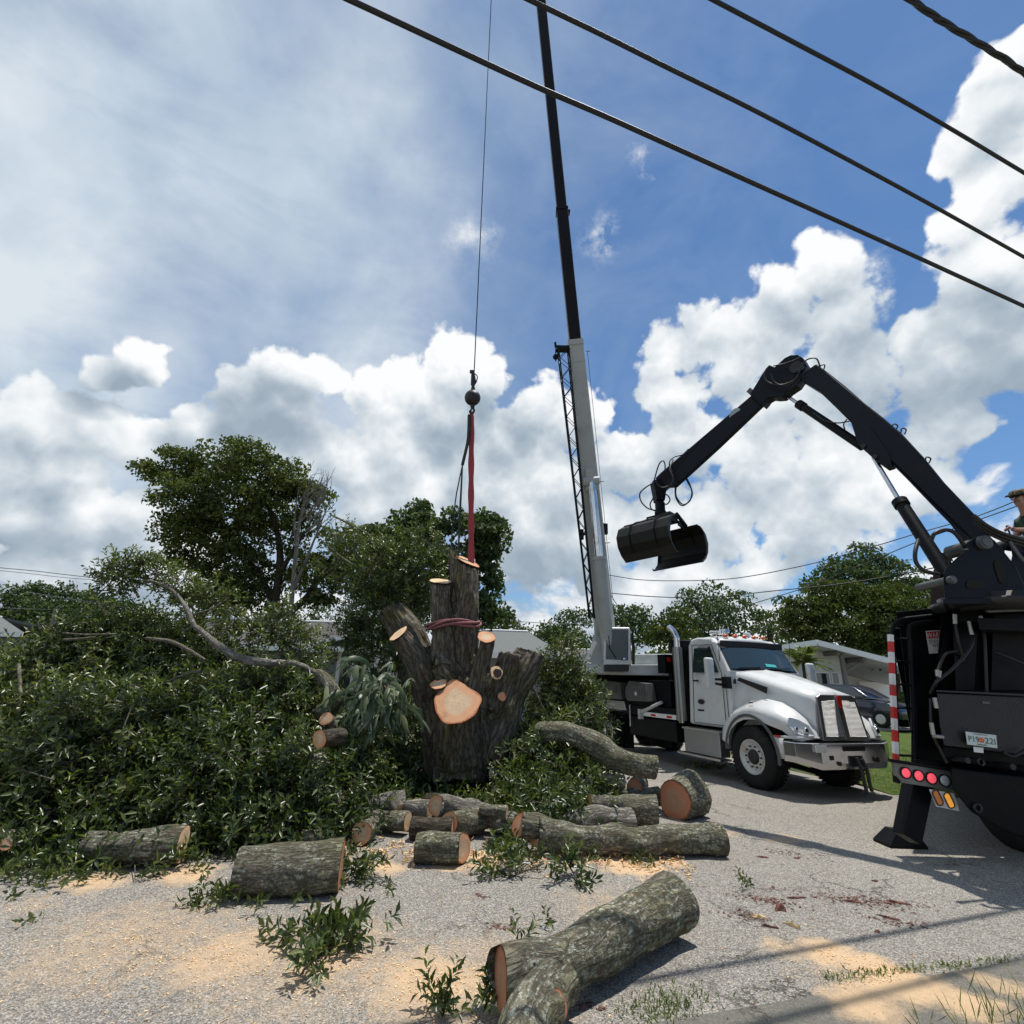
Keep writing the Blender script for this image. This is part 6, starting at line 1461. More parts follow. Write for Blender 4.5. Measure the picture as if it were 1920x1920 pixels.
    for i in(-1,1):
        for j in(-1,1): b.tube([jp(0,i,j),jp(1,i,j)],.020,6)
    for k in range(n):
        a_=k/n;c_=(k+1)/n; s_=1 if k%2 else -1
        for j in(-1,1): b.tube([jp(a_,-s_,j),jp(c_,s_,j)],.011,4)
        for i in(-1,1): b.tube([jp(a_,i,-s_),jp(c_,i,s_)],.009,4)
    W(b,'lattice_jib','boomblack')
    b=B(); b.bx(*sum([[J1[i]-d,J1[i]+d] for i,d in enumerate((.20,.10,.06))],[])); b.beam(J1+Vector((-.22,0,.05)),J1+Vector((-.24,0,.22)),.06,.06); b.beam(J1+sidev*.1,J1+sidev*.35+Vector((0,0,.25)),.08,.10); b.sphere(J1+Vector((-.22,-.02,-.30)),.09,10,8); b.tube([J1+Vector((-.22,0,0)),J1+Vector((-.22,-.02,-.45))],.02,5)
    W(b,'jib_head','boomblack')
    for yy in(1000,): 
        e=on(0,yy); b=B(); b.box(e-sidev*.38,(.12,.10,.30)); b.beam(e-sidev*.4,e-sidev*.2,.06,.06); W(b,'jib_bracket','boomblack')
    # camera or lamp on the right side of the boom
    e=q(1134,992,Yc+.6); b=B(); b.box(e,(.16,.14,.32)); b.beam(e+Vector((0,0,.16)),e+Vector((-.18,0,.17)),.04,.04); b.beam(e-Vector((0,0,.14)),e+Vector((-.18,0,-.13)),.04,.04); W(b,'boom_floodlight','black',bevel=.01)
    b=B(); prev=None
    for yy in range(660,1200,18):
        e=on(0,yy)+sidev*(.335)+fx*.05; 
        if prev: b.tube([prev,e],.007,4,cap=False)
        prev=e
    for yy in(660,905,1020): e=on(0,yy)+sidev*.30; b.tube([e,e+sidev*.14],.012,4)
    W(b,'boom_cable','plastic')
    return t,tip+fx*.5
M['opglass']=simple('operator_glass',(.018,.036,.038),.08,0,.6,3.5,coat=.3)
M['tealcard']=simple('teal_card',(.05,.45,.42),.6)
M['darkchrome']=simple('dark_chrome',(.22,.21,.20),.32,.6,.1,6,dirt=(.12,.11,.10),dirts=4)
M['bumpersteel']=simple('bumper_steel',(.50,.50,.51),.16,.85,.08,5,dirt=(.22,.21,.20),dirts=2.5)
ctruck,boomtip=crane_truck()
# ------------------------------------------------------------------ hook, cable, slings
def rigging():
    c=PY(886,746,9.0); k=pxm(c)
    top=PY(921,0,9.0)
    t=thing('hook_ball','black crane hook ball hanging on a thin wire above the trunk','hook ball',c)
    b=B(); b.sphere(c,15*k,28,18); b.obj('ball',M['darkmetal'],t,world=True)
    b=B(); z=lambda y,x=887: PY(x,y,9.0)
    b.tube([z(733),z(724),z(716,889),z(700,888)],[.055,.03,.045,.025],10); b.beam(z(722,886),z(698,886),.07,.05,.05,.04); b.box(z(697,885),(.09,.05,.06)); b.obj('wedge_socket',M['darkmetal'],t,world=True,bevel=.004)
    b=B(); b.tube(smooth_path([z(700,890),z(706,895),z(716,893),z(722,889)],4),.012,6); b.obj('shackle',M['darkmetal'],t,world=True)
    b=B(); b.tube([z(760,886),z(766,886)],[.05,.035],10); b.tube(smooth_path([z(764,886),z(770,889),z(776,885),z(772,881),z(768,884)],4),.022,8); b.obj('hook',M['darkmetal'],t,world=True)
    b=B(); b.tube([z(700,889),top,top+(top-z(700,889))*.9],.011,6,cap=False); tag(b.obj('hoist_cable',M['darkmetal']),'long thin steel hoist wire running up from the hook ball past the boom','cable')
    # red sling: broad flat strap straight down, then round both stems
    def strap(pts,ws,th,nm,mt,par):
        bb=B(); vs=[]; n=len(pts)
        for i,p in enumerate(pts):
            w=ws[i]/2; vs+=[p+Vector((-w,-th,0)),p+Vector((w,-th,0)),p+Vector((w,th,0)),p+Vector((-w,th,0))]
        bb.add(vs,[(4*i+a,4*i+(a+1)%4,4*i+4+(a+1)%4,4*i+4+a) for i in range(n-1) for a in range(4)]); return bb.obj(nm,M[mt],par,world=True,bevel=.004)
    s=thing('lifting_sling','faded red webbing sling running straight down from the hook to the trunk','sling',z(774,884))
    ys=np.linspace(772,1062,30); strap([PY(884.3-.6*math.sin((y-772)/290*3)-.8*(y-772)/290,y,9.0+.14*(y-772)/290) for y in ys],[k*(3+7*min(1,(y-768)/12) + 1.2*math.sin(y*.11)) for y in ys],.014,'strap','sling',s)
    # choker round the stems
    b=B(); cen=PY(850,1172,9.0); 
    for j in range(4):
        pts=[]
        for i in range(49):
            a=2*math.pi*i/48; tw=a*1.5+j*1.57; rx=.445;ry=.36
            pts.append(cen+Vector((math.cos(a)*(rx+.025*math.cos(tw)),math.sin(a)*(ry+.025*math.cos(tw))+.04,.045*math.sin(tw)+.035*math.cos(a)+.02*math.sin(3*a))))
        b.tube(pts,.021,7,cap=False)
    b.obj('choker_wrap',M['sling_old'],s,world=True)
    b=B(); P_=[z(774,882),z(812,876,),z(850,867),z(872,866)]
    P_=[PY(880,778,8.98),PY(878,822,8.98),PY(867,872,8.98)]
    b.tube(smooth_path(P_,5),[.035]*5+[.03]*6,6); d=B()
    tt=thing('tag_strap','thin dark straps hanging slack from the hook left of the red sling','strap',PY(867,872,8.98))
    b.obj('upper_strap',M['straps'],tt,world=True)
    b=B(); b.tube([PY(867,872,8.98),PY(863,950,9.0),PY(859,1045,9.05)],[.014,.02,.016],6); b.obj('lower_strap',M['straps'],tt,world=True)
    b=B(); b.tube([PY(867,872,8.98),PY(856,925,9.1),PY(849,975,9.3),PY(845,1040,9.4)],.012,6); b.obj('lower_strap',M['straps'],tt,world=True)
rigging()
# ------------------------------------------------------------------ black grapple loader truck
def ppoly(b,pts,Y,dep,dx=None,mi=0):
    P=[PY(p[0],p[1],p[2] if len(p)>2 else Y) for p in pts]
    if dx is None:   # the truck stands turned away to the right: its depth runs off that way
        k=P[0].x/P[0].y; dx=dep*k*1.04 if k>.7 else 0
    b.prism(P,(dx,dep,0),mi); return P
def text_mesh(s,name,c,right,up,h,mat_,parent,align='CENTER',w=None):
    cu=bpy.data.curves.new('t','FONT'); cu.body=s; cu.size=1; cu.align_x='LEFT'; cu.extrude=.004; cu.resolution_u=3
    o=bpy.data.objects.new('t',cu); COL.objects.link(o); dg=bpy.context.evaluated_depsgraph_get(); dg.update(); me=bpy.data.meshes.new_from_object(o.evaluated_get(dg)); bpy.data.objects.remove(o)
    n=len(me.vertices); co=np.empty(n*3,np.float32); me.vertices.foreach_get('co',co); co=co.reshape(-1,3)
    mn=co.min(0);mx=co.max(0); cen=(mn+mx)/2; co=co-cen; sc_=h/(mx[1]-mn[1]); sx=sc_ if w is None else w/(mx[0]-mn[0])
    right=np.array(Vector(right).normalized()); up=np.array(Vector(up).normalized()); nn=np.cross(right,up)
    q=np.array(c)+co[:,:1]*sx*right+co[:,1:2]*sc_*up+co[:,2:]*sc_*nn*.5
    me.vertices.foreach_set('co',q.reshape(-1).astype(np.float32)); me.materials.clear(); me.update(); me.name=name
    return link(name,me,mat_,parent,True)
def grapple_truck():
    t=thing('loader_truck','black grapple loader truck seen from behind at the right edge, loader arm raised','truck',PZ(1760,1560,0))
    W=lambda b,n,m,par=t,**k: b.obj(n,M[m] if isinstance(m,str) else m,par,world=True,**k)
    # striped pole
    p0=PY(1669.5,1190,6.9); p1=PY(1680,1429,6.9); b=B(); n=12; ed=[0]+[ (14+21*(k))/239 for k in range(11)]+[1.0]
    for k in range(len(ed)-1):
        b.beam(p0.lerp(p1,ed[k]),p0.lerp(p1,ed[k+1]),.052,.05,up=(0,1,0),mi=k%2)
    me=b.mesh('striped_pole'); link('striped_pole',me,[M['tapewhite'],M['red']],t,True)
    # ladder
    b=B(); b.tube(smooth_path([PY(1682,1430,6.93),PY(1680,1330,6.93),PY(1675,1215,6.93),PY(1673,1190,6.93),PY(1676,1172,6.93),PY(1690,1162,6.93),PY(1725,1157,6.93),PY(1765,1153,6.93)],6),.026,8)
    b.tube(smooth_path([PY(1714,1432,6.95),PY(1713,1330,6.95),PY(1707,1215,6.95),PY(1705,1185,6.95),PY(1712,1172,6.95),PY(1760,1165,6.95)],6),.030,8); W(b,'ladder_rail','black')
    for k,(x0,x1,y) in enumerate([(1676,1706,1197),(1678,1708,1240),(1679,1709,1283),(1681,1711,1327),(1682,1712,1370),(1683,1713,1416)]):
        b=B(); b.tube([PY(x0,y,6.94),PY(x1,y+1,6.95)],.016,6); W(b,'ladder_rung','black')
    # headboard of the body and body itself running away from the camera
    b=B(); ppoly(b,[(1680,1147),(1776,1137),(1782,1168),(1681,1176)],7.02,.10); ppoly(b,[(1686,1174),(1800,1163),(1812,1428),(1716,1430),(1711,1400),(1700,1290)],7.04,.06); W(b,'headboard','black',bevel=.008)
    q0=PY(1716,1425,7.4);q1=PY(1686,1176,7.4)
    b=B(); b.prism([Vector((q0.x+.05,7.45,.75)),Vector((q0.x+2.35,7.45,.75)),Vector((q0.x+2.35,7.45,q1.z)),Vector((q0.x+.05,7.45,q1.z))],(4.6,5.4,0)); W(b,'dump_body','black',bevel=.02)
    b=B(); b.prism([Vector((q0.x+4.9,13.0,.6)),Vector((q0.x+7.0,13.0,.6)),Vector((q0.x+7.0,13.0,2.7)),Vector((q0.x+4.9,13.0,2.7))],(1.5,1.8,0)); W(b,'cab','black',bevel=.1)
    b=B(); ppoly(b,[(1744,1139),(1750,1070),(1763,1038),(1780,1038),(1776,1070),(1768,1139)],7.6,.10); W(b,'rusty_stake','brown')
    b=B(); ppoly(b,[(1762,1042),(1763,1036),(1782,1037),(1786,1048)],7.57,.16); W(b,'stake_cap','black')
    # warning sign
    b=B(); P=ppoly(b,[(1735.5,1183),(1777,1180.5),(1774,1224),(1742,1225.5)],7.02,.008); sg=W(b,'warning_sign','tapewhite')
    rt=(P[1]-P[0]).normalized(); dn=(P[3]-P[0]).normalized(); upv=-dn
    b=B(); ppoly(b,[(1737.5,1185),(1776,1182.5),(1775,1195),(1739.5,1197)],7.012,.004); b.obj('header',M['red'],sg,world=True)
    rr=(PY(1776,1182.5,7.01)-PY(1737.5,1185,7.01)).normalized(); uu=(PY(1740,1185,7.01)-PY(1742,1200,7.01)).normalized()
    text_mesh('WARNING',"lettering",PY(1762,1190,7.006),rr,uu,.065,M['tapewhite'],sg,w=.36)
    text_mesh('STAY BACK',"lettering",PY(1762,1202,7.006),rr,uu,.045,M['boot'],sg,w=.30)
    text_mesh('NOT',"lettering",PY(1756,1210,7.006),rr,uu,.045,M['plastic'],sg,w=.10)
    text_mesh('V',"lettering",PY(1759,1218,7.006),rr,uu,.030,M['plastic'],sg)
    # pedestal and mast box
    b=B(); ppoly(b,[(1766,1140),(1960,1140),(1960,1305),(1770,1300),(1757,1240)],6.75,.5); W(b,'pedestal','black',bevel=.01)
    b=B(); ppoly(b,[(1785,1146),(1835,1146),(1826,1295),(1792,1295)],6.6,.2); ppoly(b,[(1862,1150),(1960,1150),(1960,1295),(1858,1295)],6.62,.2); ppoly(b,[(1779,1146),(1792,1146),(1757,1290),(1750,1290)],6.7,.1); W(b,'pedestal_rib','black',bevel=.006)
    b=B(); q=PY(1800,1138,6.5); b.prism([(q.x,6.3,q.z-.30),(q.x+2.6,6.3,q.z-.30),(q.x+2.6,6.3,q.z-.16),(q.x,6.3,q.z-.16)],(1.0,1.15,0)); b.prism([(q.x+.55,7.12,.6),(q.x+2.6,7.12,.6),(q.x+2.6,7.12,q.z-.31),(q.x+.55,7.12,q.z-.31)],(.42,.48,0)); W(b,'deck_platform','black')  # unseen slabs added so the truck casts a fuller ground shadow
    # turret
    b=B(); c=PY(1868,1131,6.45); 
    b.lathe(c-Vector((0,0,.10)),(0,0,1),[(0,0),(0,.60),(.05,.66),(.10,.66),(.10,.58),(.17,.58),(.17,0)],40); W(b,'slew_ring','darkmetal')
    b=B(); tp=[(1771,1128),(1768,1076),(1776,1062),(1792,1047),(1806,1036),(1812,1018),(1830,1006),(1852,1003),(1866,1014),(1905,1062),(1935,1128)]
    ppoly(b,tp,6.05,.07); tu=W(b,'turret','navy',bevel=.012)
    b=B(); ppoly(b,tp,6.55,.07); W(b,'turret','navy',bevel=.012)
    b=B(); ppoly(b,[(1768,1132),(1960,1132),(1960,1120),(1768,1122)],6.0,.7); ppoly(b,[(1880,1128),(1960,1128),(1960,1040),(1900,1030)],6.2,.4); W(b,'turret_base','navy',bevel=.01)
    def slot(cx,cy,rx,ry,ang,nm):
        b=B(); pts=[]
        for k in range(24):
            a=2*math.pi*k/24; ca,sa=math.cos(a),math.sin(a); e=.55; x=math.copysign(abs(ca)**e,ca)*rx; y=math.copysign(abs(sa)**e,sa)*ry
            pts.append((cx+x*math.cos(ang)-y*math.sin(ang),cy+x*math.sin(ang)+y*math.cos(ang)))
        ppoly(b,pts,6.041,.005); b.obj(nm,M['hollow'],tu,world=True)  # flat dark plates carry the shade of the holes in their colour
    slot(1829,1096,17,8.5,.0,'turret_opening'); slot(1876,1072,8,23,-.30,'turret_opening')
    for x,y,r_ in((1781,1088,7.5),(1843,1018,13)):
        b=B(); c=PY(x,y,6.04); b.cyl(c+Vector((0,-.05,0)),c+Vector((0,.5,0)),r_*.0063,seg=20); b.cyl(c+Vector((0,-.065,0)),c+Vector((0,-.05,0)),r_*.0045,seg=12); W(b,'pivot_pin','steelgrey')
    # boom
    yb=lambda x: float(np.interp(-x,[-1860,-1740,-1640,-1560,-1490],[6.14,6.66,7.28,7.88,8.45]))
    NX,NY=.77,.64
    up_=[(1866,1020),(1825,962),(1766,900),(1728,853),(1690,812),(1655,782),(1620,755),(1585,724),(1547,694),(1530,682)]
    lo_=[(1503,700),(1503,714),(1537,735),(1568,765),(1593,790),(1615,814),(1660,858),(1702,900),(1742,942),(1780,981),(1806,1015),(1822,1034),(1850,1036)]
    b=B(); ppoly(b,[(x,y,yb(x)) for x,y in up_+lo_],0,.19*NY,.19*NX); bo=W(b,'main_boom','navy',bevel=.018,seg=2)
    b=B(); pl=[(x-4,y+5) for x,y in up_]; 
    ppoly(b,[(1595,790,yb(1595)-.02),(1632,800,yb(1632)-.02),(1668,850,yb(1668)-.02),(1672,872,yb(1672)-.02),(1660,876,yb(1660)-.02),(1640,862,yb(1640)-.02),(1618,842,yb(1618)-.02),(1606,826,yb(1606)-.02)],0,.22*NY,.22*NX); W(b,'boom_bracket','navy',bevel=.01)
    for x,y in((1640,856),(1618,836)):
        b=B(); c=PY(x,y,yb(x)-.05); b.cyl(c,c+Vector((.20,.17,0)),.035,seg=14); W(b,'pivot_pin','darkmetal')
    # elbow and stick
    ys=lambda x: float(np.interp(-x,[-1500,-1420,-1330,-1240],[8.42,8.93,9.50,10.15]))
    ty=lambda Y: 10.1+(Y-7.3)*1.37
    b=B(); el=[(1420,716),(1427,704),(1436,690),(1442,684),(1452,688),(1460,681),(1471,671),(1482,665.5),(1495,665),(1504,670),(1512,684),(1506,705),(1494,722),(1478,733),(1466,744),(1453,745),(1444,744),(1437,748),(1430,757),(1405,740)]
    ppoly(b,[(x,y,ys(x)-.03) for x,y in el],0,.24*NY,.24*NX); W(b,'elbow','navy',bevel=.012)
    b=B(); c=PY(1492,688,ys(1492)-.05); b.cyl(c,c+Vector((.23,.19,0)),.12,seg=20); c=PY(1497,690,ys(1492)-.09); b.cyl(c,c+Vector((.25,.21,0)),.06,seg=14); W(b,'pivot_pin','darkmetal')
    b=B(); st=[(1416,735),(1434,753),(1345,838),(1264,912),(1245,913),(1236,905),(1228,897),(1238,887),(1330,808)]
    ppoly(b,[(x,y,ys(x)) for x,y in st],0,.12*NY,.12*NX); sk=W(b,'stick','navy',bevel=.012)
    b=B(); ppoly(b,[(1399,734,ys(1400)-.03),(1406,726,ys(1400)-.03),(1437,754,ys(1435)-.03),(1430,762,ys(1435)-.03)],0,.18*NY,.18*NX); W(b,'stick_collar','navy',bevel=.008)
    b=B(); pts=[]
    for k in range(24):
        a=2*math.pi*k/24; x=1378+math.cos(a)*8*math.cos(.7)-math.sin(a)*12.5*math.sin(-.35)*1; y=776.5+math.sin(a)*12; x=1378+math.cos(a)*9.5-math.sin(a)*4.5
        pts.append((x,y,ys(x)-.006))
    ppoly(b,pts,0,.004); bd=b.obj('round_badge',M['badge'],sk,world=True)
    # stick cylinder
    yo=-.10
    r0=PY(1464,735,ys(1464)+.12); r2=PY(1618,838,yb(1618)+.12); r1=r0.lerp(r2,.26)
    b=B(); b.cyl(r0,r1+(r1-r0)*.3,.032,seg=14); W(b,'cylinder_rod','chrome')
    b=B(); b.cyl(r1,r2,.070,seg=20); b.cyl(r1-(r2-r1).normalized()*.02,r1+(r2-r1).normalized()*.12,.086,seg=20); W(b,'stick_cylinder','black')
    # lift cylinder
    r0=PY(1638,858,yb(1640)+.12); r2=PY(1777,1080,6.25); r1=PY(1688,942,6.85)
    b=B(); b.cyl(r0,r1,.032,seg=14); W(b,'cylinder_rod','chrome')
    b=B(); b.cyl(r1,r2,.082,seg=24); b.cyl(r1-(r2-r1).normalized()*.03,r1+(r2-r1).normalized()*.07,.100,seg=24); W(b,'lift_cylinder','black')
    # hoses
    def hose(pts,r=.016,nm='hose',m='hose'):
        b=B(); b.tube(smooth_path([PY(x,y,Y) for x,y,Y in pts],6),r,8,cap=False); return W(b,nm,m)
    hose([(1722,1012,6.15),(1716,1035,6.1),(1718,1055,6.1),(1733,1070,6.1),(1760,1077,6.15)],.024)
    hose([(1745,1016,6.1),(1752,1001,6.05),(1768,994,6.05),(1785,996,6.05),(1798,1008,6.05),(1812,1030,6.1)],.024)
    hose([(1781,1060,6.1),(1782,1040,6.0),(1788,1034,6.0),(1815,1031,6.0)],.014)
    for dy,dY in((0,0),(6,.03),(12,.06)):
        hose([(1826,966+dy,6.0+dY),(1850,985+dy,5.95+dY),(1880,1000+dy,5.95+dY),(1920,1012+dy,6.0+dY),(1960,1030+dy,6.1)],.022)
    hose([(1893,1015,6.0),(1910,1040,6.0),(1935,1070,6.0)],.02,m='steelgrey')
    hose([(1440, 690, 8.65), (1434, 700, 8.69), (1438, 715, 8.66), (1462, 722, 8.52), (1490, 712, 8.34), (1502, 690, 8.27), (1512, 675, 8.21), (1530, 672, 8.09), (1538, 688, 8.04)],.014)
    hose([(1445, 700, 8.62), (1452, 716, 8.58), (1470, 723, 8.47), (1490, 715, 8.34)],.012); hose([(1536, 686, 8.06), (1546, 684, 7.99), (1545, 692, 8.0)],.012)
    hose([(1500, 670, 8.28), (1488, 676, 8.35), (1470, 682, 8.47), (1450, 686, 8.59)],.012)
    for x,y in((1692,808),(1738,862),(1676,800)):
        hose([(x-3,y+3,yb(x)+.1),(x-1,y-5,yb(x)+.1),(x+7,y-2,yb(x)+.1),(x+4,y+6,yb(x)+.1)],.010)
    hose([(1525, 773, 8.1), (1545, 788, 7.96), (1570, 793, 7.78), (1592, 790, 7.62)],.011); hose([(1584, 806, 7.68), (1582, 795, 7.69), (1588, 786, 7.65)],.011)
    # hoses round the stick tip
    for pts in ([(1291,842,7.3),(1280,852,7.3),(1262,858,7.25),(1255,870,7.2),(1262,890,7.15),(1261,905,7.1),(1250,914,7.1),(1236,912,7.1),(1228,900,7.1)],
      [(1262,862,7.25),(1256,880,7.15),(1262,896,7.1),(1258,908,7.1),(1246,914,7.1)],
      [(1246,888,7.35),(1247,872,7.35),(1243,864,7.35),(1236,870,7.35),(1230,888,7.35),(1226,903,7.35)],
      [(1226,905,7.3),(1212,913,7.3),(1200,925,7.3),(1202,940,7.3),(1213,952,7.3),(1224,956,7.3),(1230,957,7.3)],
      [(1229,920,7.25),(1224,935,7.25),(1219,945,7.25),(1222,955,7.25),(1230,958,7.25)],
      [(1282,890,7.3),(1290,905,7.3),(1297,920,7.3),(1294,938,7.3),(1282,946,7.3),(1272,938,7.3),(1267,925,7.3),(1269,903,7.3)],
      [(1284,890,7.35),(1294,910,7.35),(1298,928,7.35),(1290,942,7.35),(1278,948,7.35),(1268,935,7.35),(1266,920,7.35),(1268,902,7.35)],
      [(1246,926,7.3),(1253,930,7.3),(1256,938,7.3),(1251,945,7.3),(1245,945,7.3)]):
        pts=[(x,y,ty(Y)) for x,y,Y in pts]; hose(pts,.0145)
    # knuckle and rotator
    YG=10.2; G=1.37
    b=B(); ppoly(b,[(1225,900),(1246,895),(1262,908),(1250,918),(1247,938),(1232,936),(1229,920)],YG-.1,.20*G); b.cyl(PY(1238,935,YG),PY(1238,943,YG),.055*G,seg=14); W(b,'knuckle','black',bevel=.01)
    b=B(); z0=PY(1238,968,YG).z; z1=PY(1238,941,YG).z; cx=PY(1238,955,YG)
    b.lathe((cx.x,cx.y,z0),(0,0,1),[(0,0),(0,.088*G),((z1-z0)*.3,.088*G),((z1-z0)*.32,.075*G),((z1-z0)*.9,.075*G),(z1-z0,.06*G),(z1-z0,0)],24); W(b,'rotator','black')
    # clamshell grapple: hinge axis a runs across, shells open along o
    C0=Vector((cx.x+.02,cx.y,z0+.03)); th=R(44); a=Vector((math.cos(th),-math.sin(th),.055)).normalized(); o=Vector((math.sin(th),math.cos(th),.0)).normalized(); zz=Vector((0,0,1))
    Wd=1.08
    prof=[(u*1.14,v*1.20) for u,v in [(.10,-.14),(.30,-.20),(.50,-.26),(.66,-.36),(.72,-.52),(.67,-.68),(.55,-.80),(.40,-.88)]]
    def shell(sg,off,nm,open_=0.0,shift=0):
        b=B(); Q=[]
        ca,sa=math.cos(open_),math.sin(open_)
        for u,v in prof: u2=u*ca-v*sa if 0 else u*ca+v*sa*-1; v2=u*sa+v*ca; Q.append((u2,v2))
        pt=lambda u,v,w: C0+o*(sg*u)+zz*v+a*(w+shift)
        outer=[Q[i] for i in range(2,len(Q))]; inner=[]
        # plate of the shell
        secs=[]
        for (u,v) in outer:
            secs.append([pt(u,v,-Wd/2),pt(u,v,Wd/2),pt(u-.025,v+.012,Wd/2),pt(u-.025,v+.012,-Wd/2)])
        loft(b,secs,sm=False); b.add([pt(*outer[-1],-Wd/2),pt(*outer[-1],Wd/2),pt(outer[-1][0]-.025,outer[-1][1]+.012,Wd/2),pt(outer[-1][0]-.025,outer[-1][1]+.012,-Wd/2)],[(0,1,2,3)])
        b.add(secs[0],[(0,1,2,3)])
        sh=b.obj(nm,M['grapsteel'],t,world=True)
        # end cheeks : crescent side plates
        for e in(-1,1):
            b=B(); w=e*(Wd/2); cres=Q[2:]+[(q[0]*.80-.02,q[1]*.80-.06) for q in reversed(Q[2:])]
            cres=Q[2:]+[(Q[-1][0]-.06,Q[-1][1]+.05)]+[(u-.10-(0 if i else .04),v+(.02 if i>2 else -.08)) for i,(u,v) in enumerate(reversed(Q[2:-1]))]
            b.prism([pt(u,v,w) for u,v in cres],a*(.022*e)); b.obj('shell_cheek',M['grapsteel'],sh,world=True)
        # ribs / arms from hinge to shell
        for w in(-.27,.27):
            b=B(); arm=[Q[0],(Q[1][0],Q[1][1]+.03),(Q[2][0],Q[2][1]+.035),(Q[3][0]+.03,Q[3][1]+.02),(Q[4][0]+.035,Q[4][1]),(Q[5][0]+.03,Q[5][1]-.02),(Q[6][0]+.0,Q[6][1]-.01),(Q[5][0]-.02,Q[5][1]+.02),(Q[4][0]-.03,Q[4][1]),(Q[3][0]-.05,Q[3][1]-.04),(Q[2][0]-.05,Q[2][1]-.06),(Q[1][0],Q[1][1]-.09),(Q[0][0],Q[0][1]-.10)]
            b.prism([pt(u,v,w-.012) for u,v in arm],a*.024); b.obj('shell_arm',M['grapsteel'],sh,world=True)
        # flat flange along the top edge
        b=B(); b.prism([pt(Q[2][0],Q[2][1]+.002,-Wd/2),pt(Q[2][0],Q[2][1]+.002,Wd/2),pt(Q[2][0]-.16,Q[2][1]+.02,Wd/2),pt(Q[2][0]-.16,Q[2][1]+.02,-Wd/2)],zz*.02); b.obj('shell_flange',M['grapsteel'],sh,world=True)
    shell(-1,0,'front_shell',.07,-.02); shell(1,0,'rear_shell',.07,.02)
    b=B(); pt=lambda u,v,w: C0+o*u+zz*v+a*w
    b.prism([pt(-.16,-.02,-.27),pt(.16,-.02,-.27),pt(.20,-.20,-.27),pt(-.20,-.20,-.27)],a*.54); b.prism([pt(-.09,.02,-.1),pt(.09,.02,-.1),pt(.12,-.04,-.1),pt(-.12,-.04,-.1)],a*.2); W(b,'grapple_frame','grapsteel',bevel=.01)
    b=B()
    for sg in(-1,1):
        for w in(-.32,.0 if sg<0 else .32): b.cyl(pt(sg*.02,-.05,w),pt(sg*.42,-.22,w),.04,seg=12)
    W(b,'grapple_cylinder','black')
    b=B()
    for w in(-.32,.0): b.cyl(pt(-.30,-.14,w-.04),pt(-.46,-.20,w-.04),.02,seg=10)
    W(b,'cylinder_rod','chrome')
    # --- rear of the chassis
    b=B(); ppoly(b,[(1676,1428),(1782,1444),(1789,1483),(1692,1468),(1679,1452)],6.70,.05); lb=W(b,'light_bar','barsteel',bevel=.004)
    b=B(); ppoly(b,[(1675,1424),(1783,1440),(1783,1446),(1676,1430)],6.68,.09); ppoly(b,[(1679,1448),(1690,1452),(1688,1470),(1681,1468)],6.72,.06); b.obj('bar_trim',M['black'],lb,world=True)
    for x,y,r_,m,m2 in((1698,1449,8.3,'taillit','hollow'),(1722,1454.3,8.5,'taillit','hollow'),(1746,1459,8.8,'taillit','hollow'),(1771,1463.5,9.2,'lens','hollow')):
        c=PY(x,y,6.69); k=pxm(c); b=B(); b.lathe(c,(-.05,-1,.0),[(0,(r_+2)*k),(.012,(r_+1.8)*k),(.014,r_*k),(.0,r_*k)],24); lp=W(b,'tail_light_rim','rubber') ; b=B(); b.lathe(c,(-.05,-1,0),[(.004,r_*k),(.014,r_*k*.8),(.018,r_*k*.4),(.019,0)],24); b.obj('tail_light',M[m],lp,world=True)
    b=B(); ppoly(b,[(1742,1480),(1789,1488),(1799,1521),(1755,1512)],6.68,.02); lp=W(b,'marker_plate','tapewhite')
    for (x,y,m) in((1758.5,1496,'amber'),(1780,1501,'amberlit')):
        for rr_,dd,mm in((7.2,.0,'boot'),(4.6,.006,m)):
            pts=[]
            for k in range(20):
                a_=2*math.pi*k/20; ux,uy=.42,.91; s_=math.sin(a_); c_=math.cos(a_); L_=10*(1 if c_>0 else -1)
                pts.append((x+ux*(L_+c_*rr_)-uy*s_*rr_,y+uy*(L_+c_*rr_)*.95+ux*s_*rr_))
            b=B(); ppoly(b,pts,6.665-dd,.01); b.obj('marker_light',M[mm],lp,world=True)
    # outrigger leg and foot
    b=B(); Pt=[PY(1704,1462,6.95),PY(1742,1470,6.95)]; 
    f0=PZ(1676,1580,.03); 
    b.beam(PY(1722,1462,6.95),PY(1700,1572,6.86),.235,.20,.215,.19,up=(0,1,0)); W(b,'outrigger_leg','black',bevel=.008)
    b=B(); c=PZ(1695,1587,0); c.y+=.05
    b.add([(c.x-.24,c.y-.16,.0),(c.x+.22,c.y-.16,.0),(c.x+.22,c.y+.16,0),(c.x-.24,c.y+.16,0),(c.x-.24,c.y-.16,.03),(c.x+.22,c.y-.16,.03),(c.x+.22,c.y+.16,.03),(c.x-.24,c.y+.16,.03),(c.x-.09,c.y-.11,.18),(c.x+.15,c.y-.11,.16),(c.x+.15,c.y+.11,.16),(c.x-.09,c.y+.11,.18)],
      [(0,3,2,1),(0,1,5,4),(1,2,6,5),(2,3,7,6),(3,0,4,7),(4,5,9,8),(5,6,10,9),(6,7,11,10),(7,4,8,11),(8,9,10,11)]); W(b,'outrigger_foot','black')
    # tailgate with licence plate
    b=B(); ppoly(b,[(1757,1299),(1960,1309),(1960,1420),(1770,1398),(1762,1360)],6.45,.30); W(b,'rear_box','blackmesh',bevel=.01)
    b=B(); ppoly(b,[(1755,1297),(1960,1307),(1960,1303),(1756,1294)],6.42,.35); W(b,'box_rim','darkmetal')
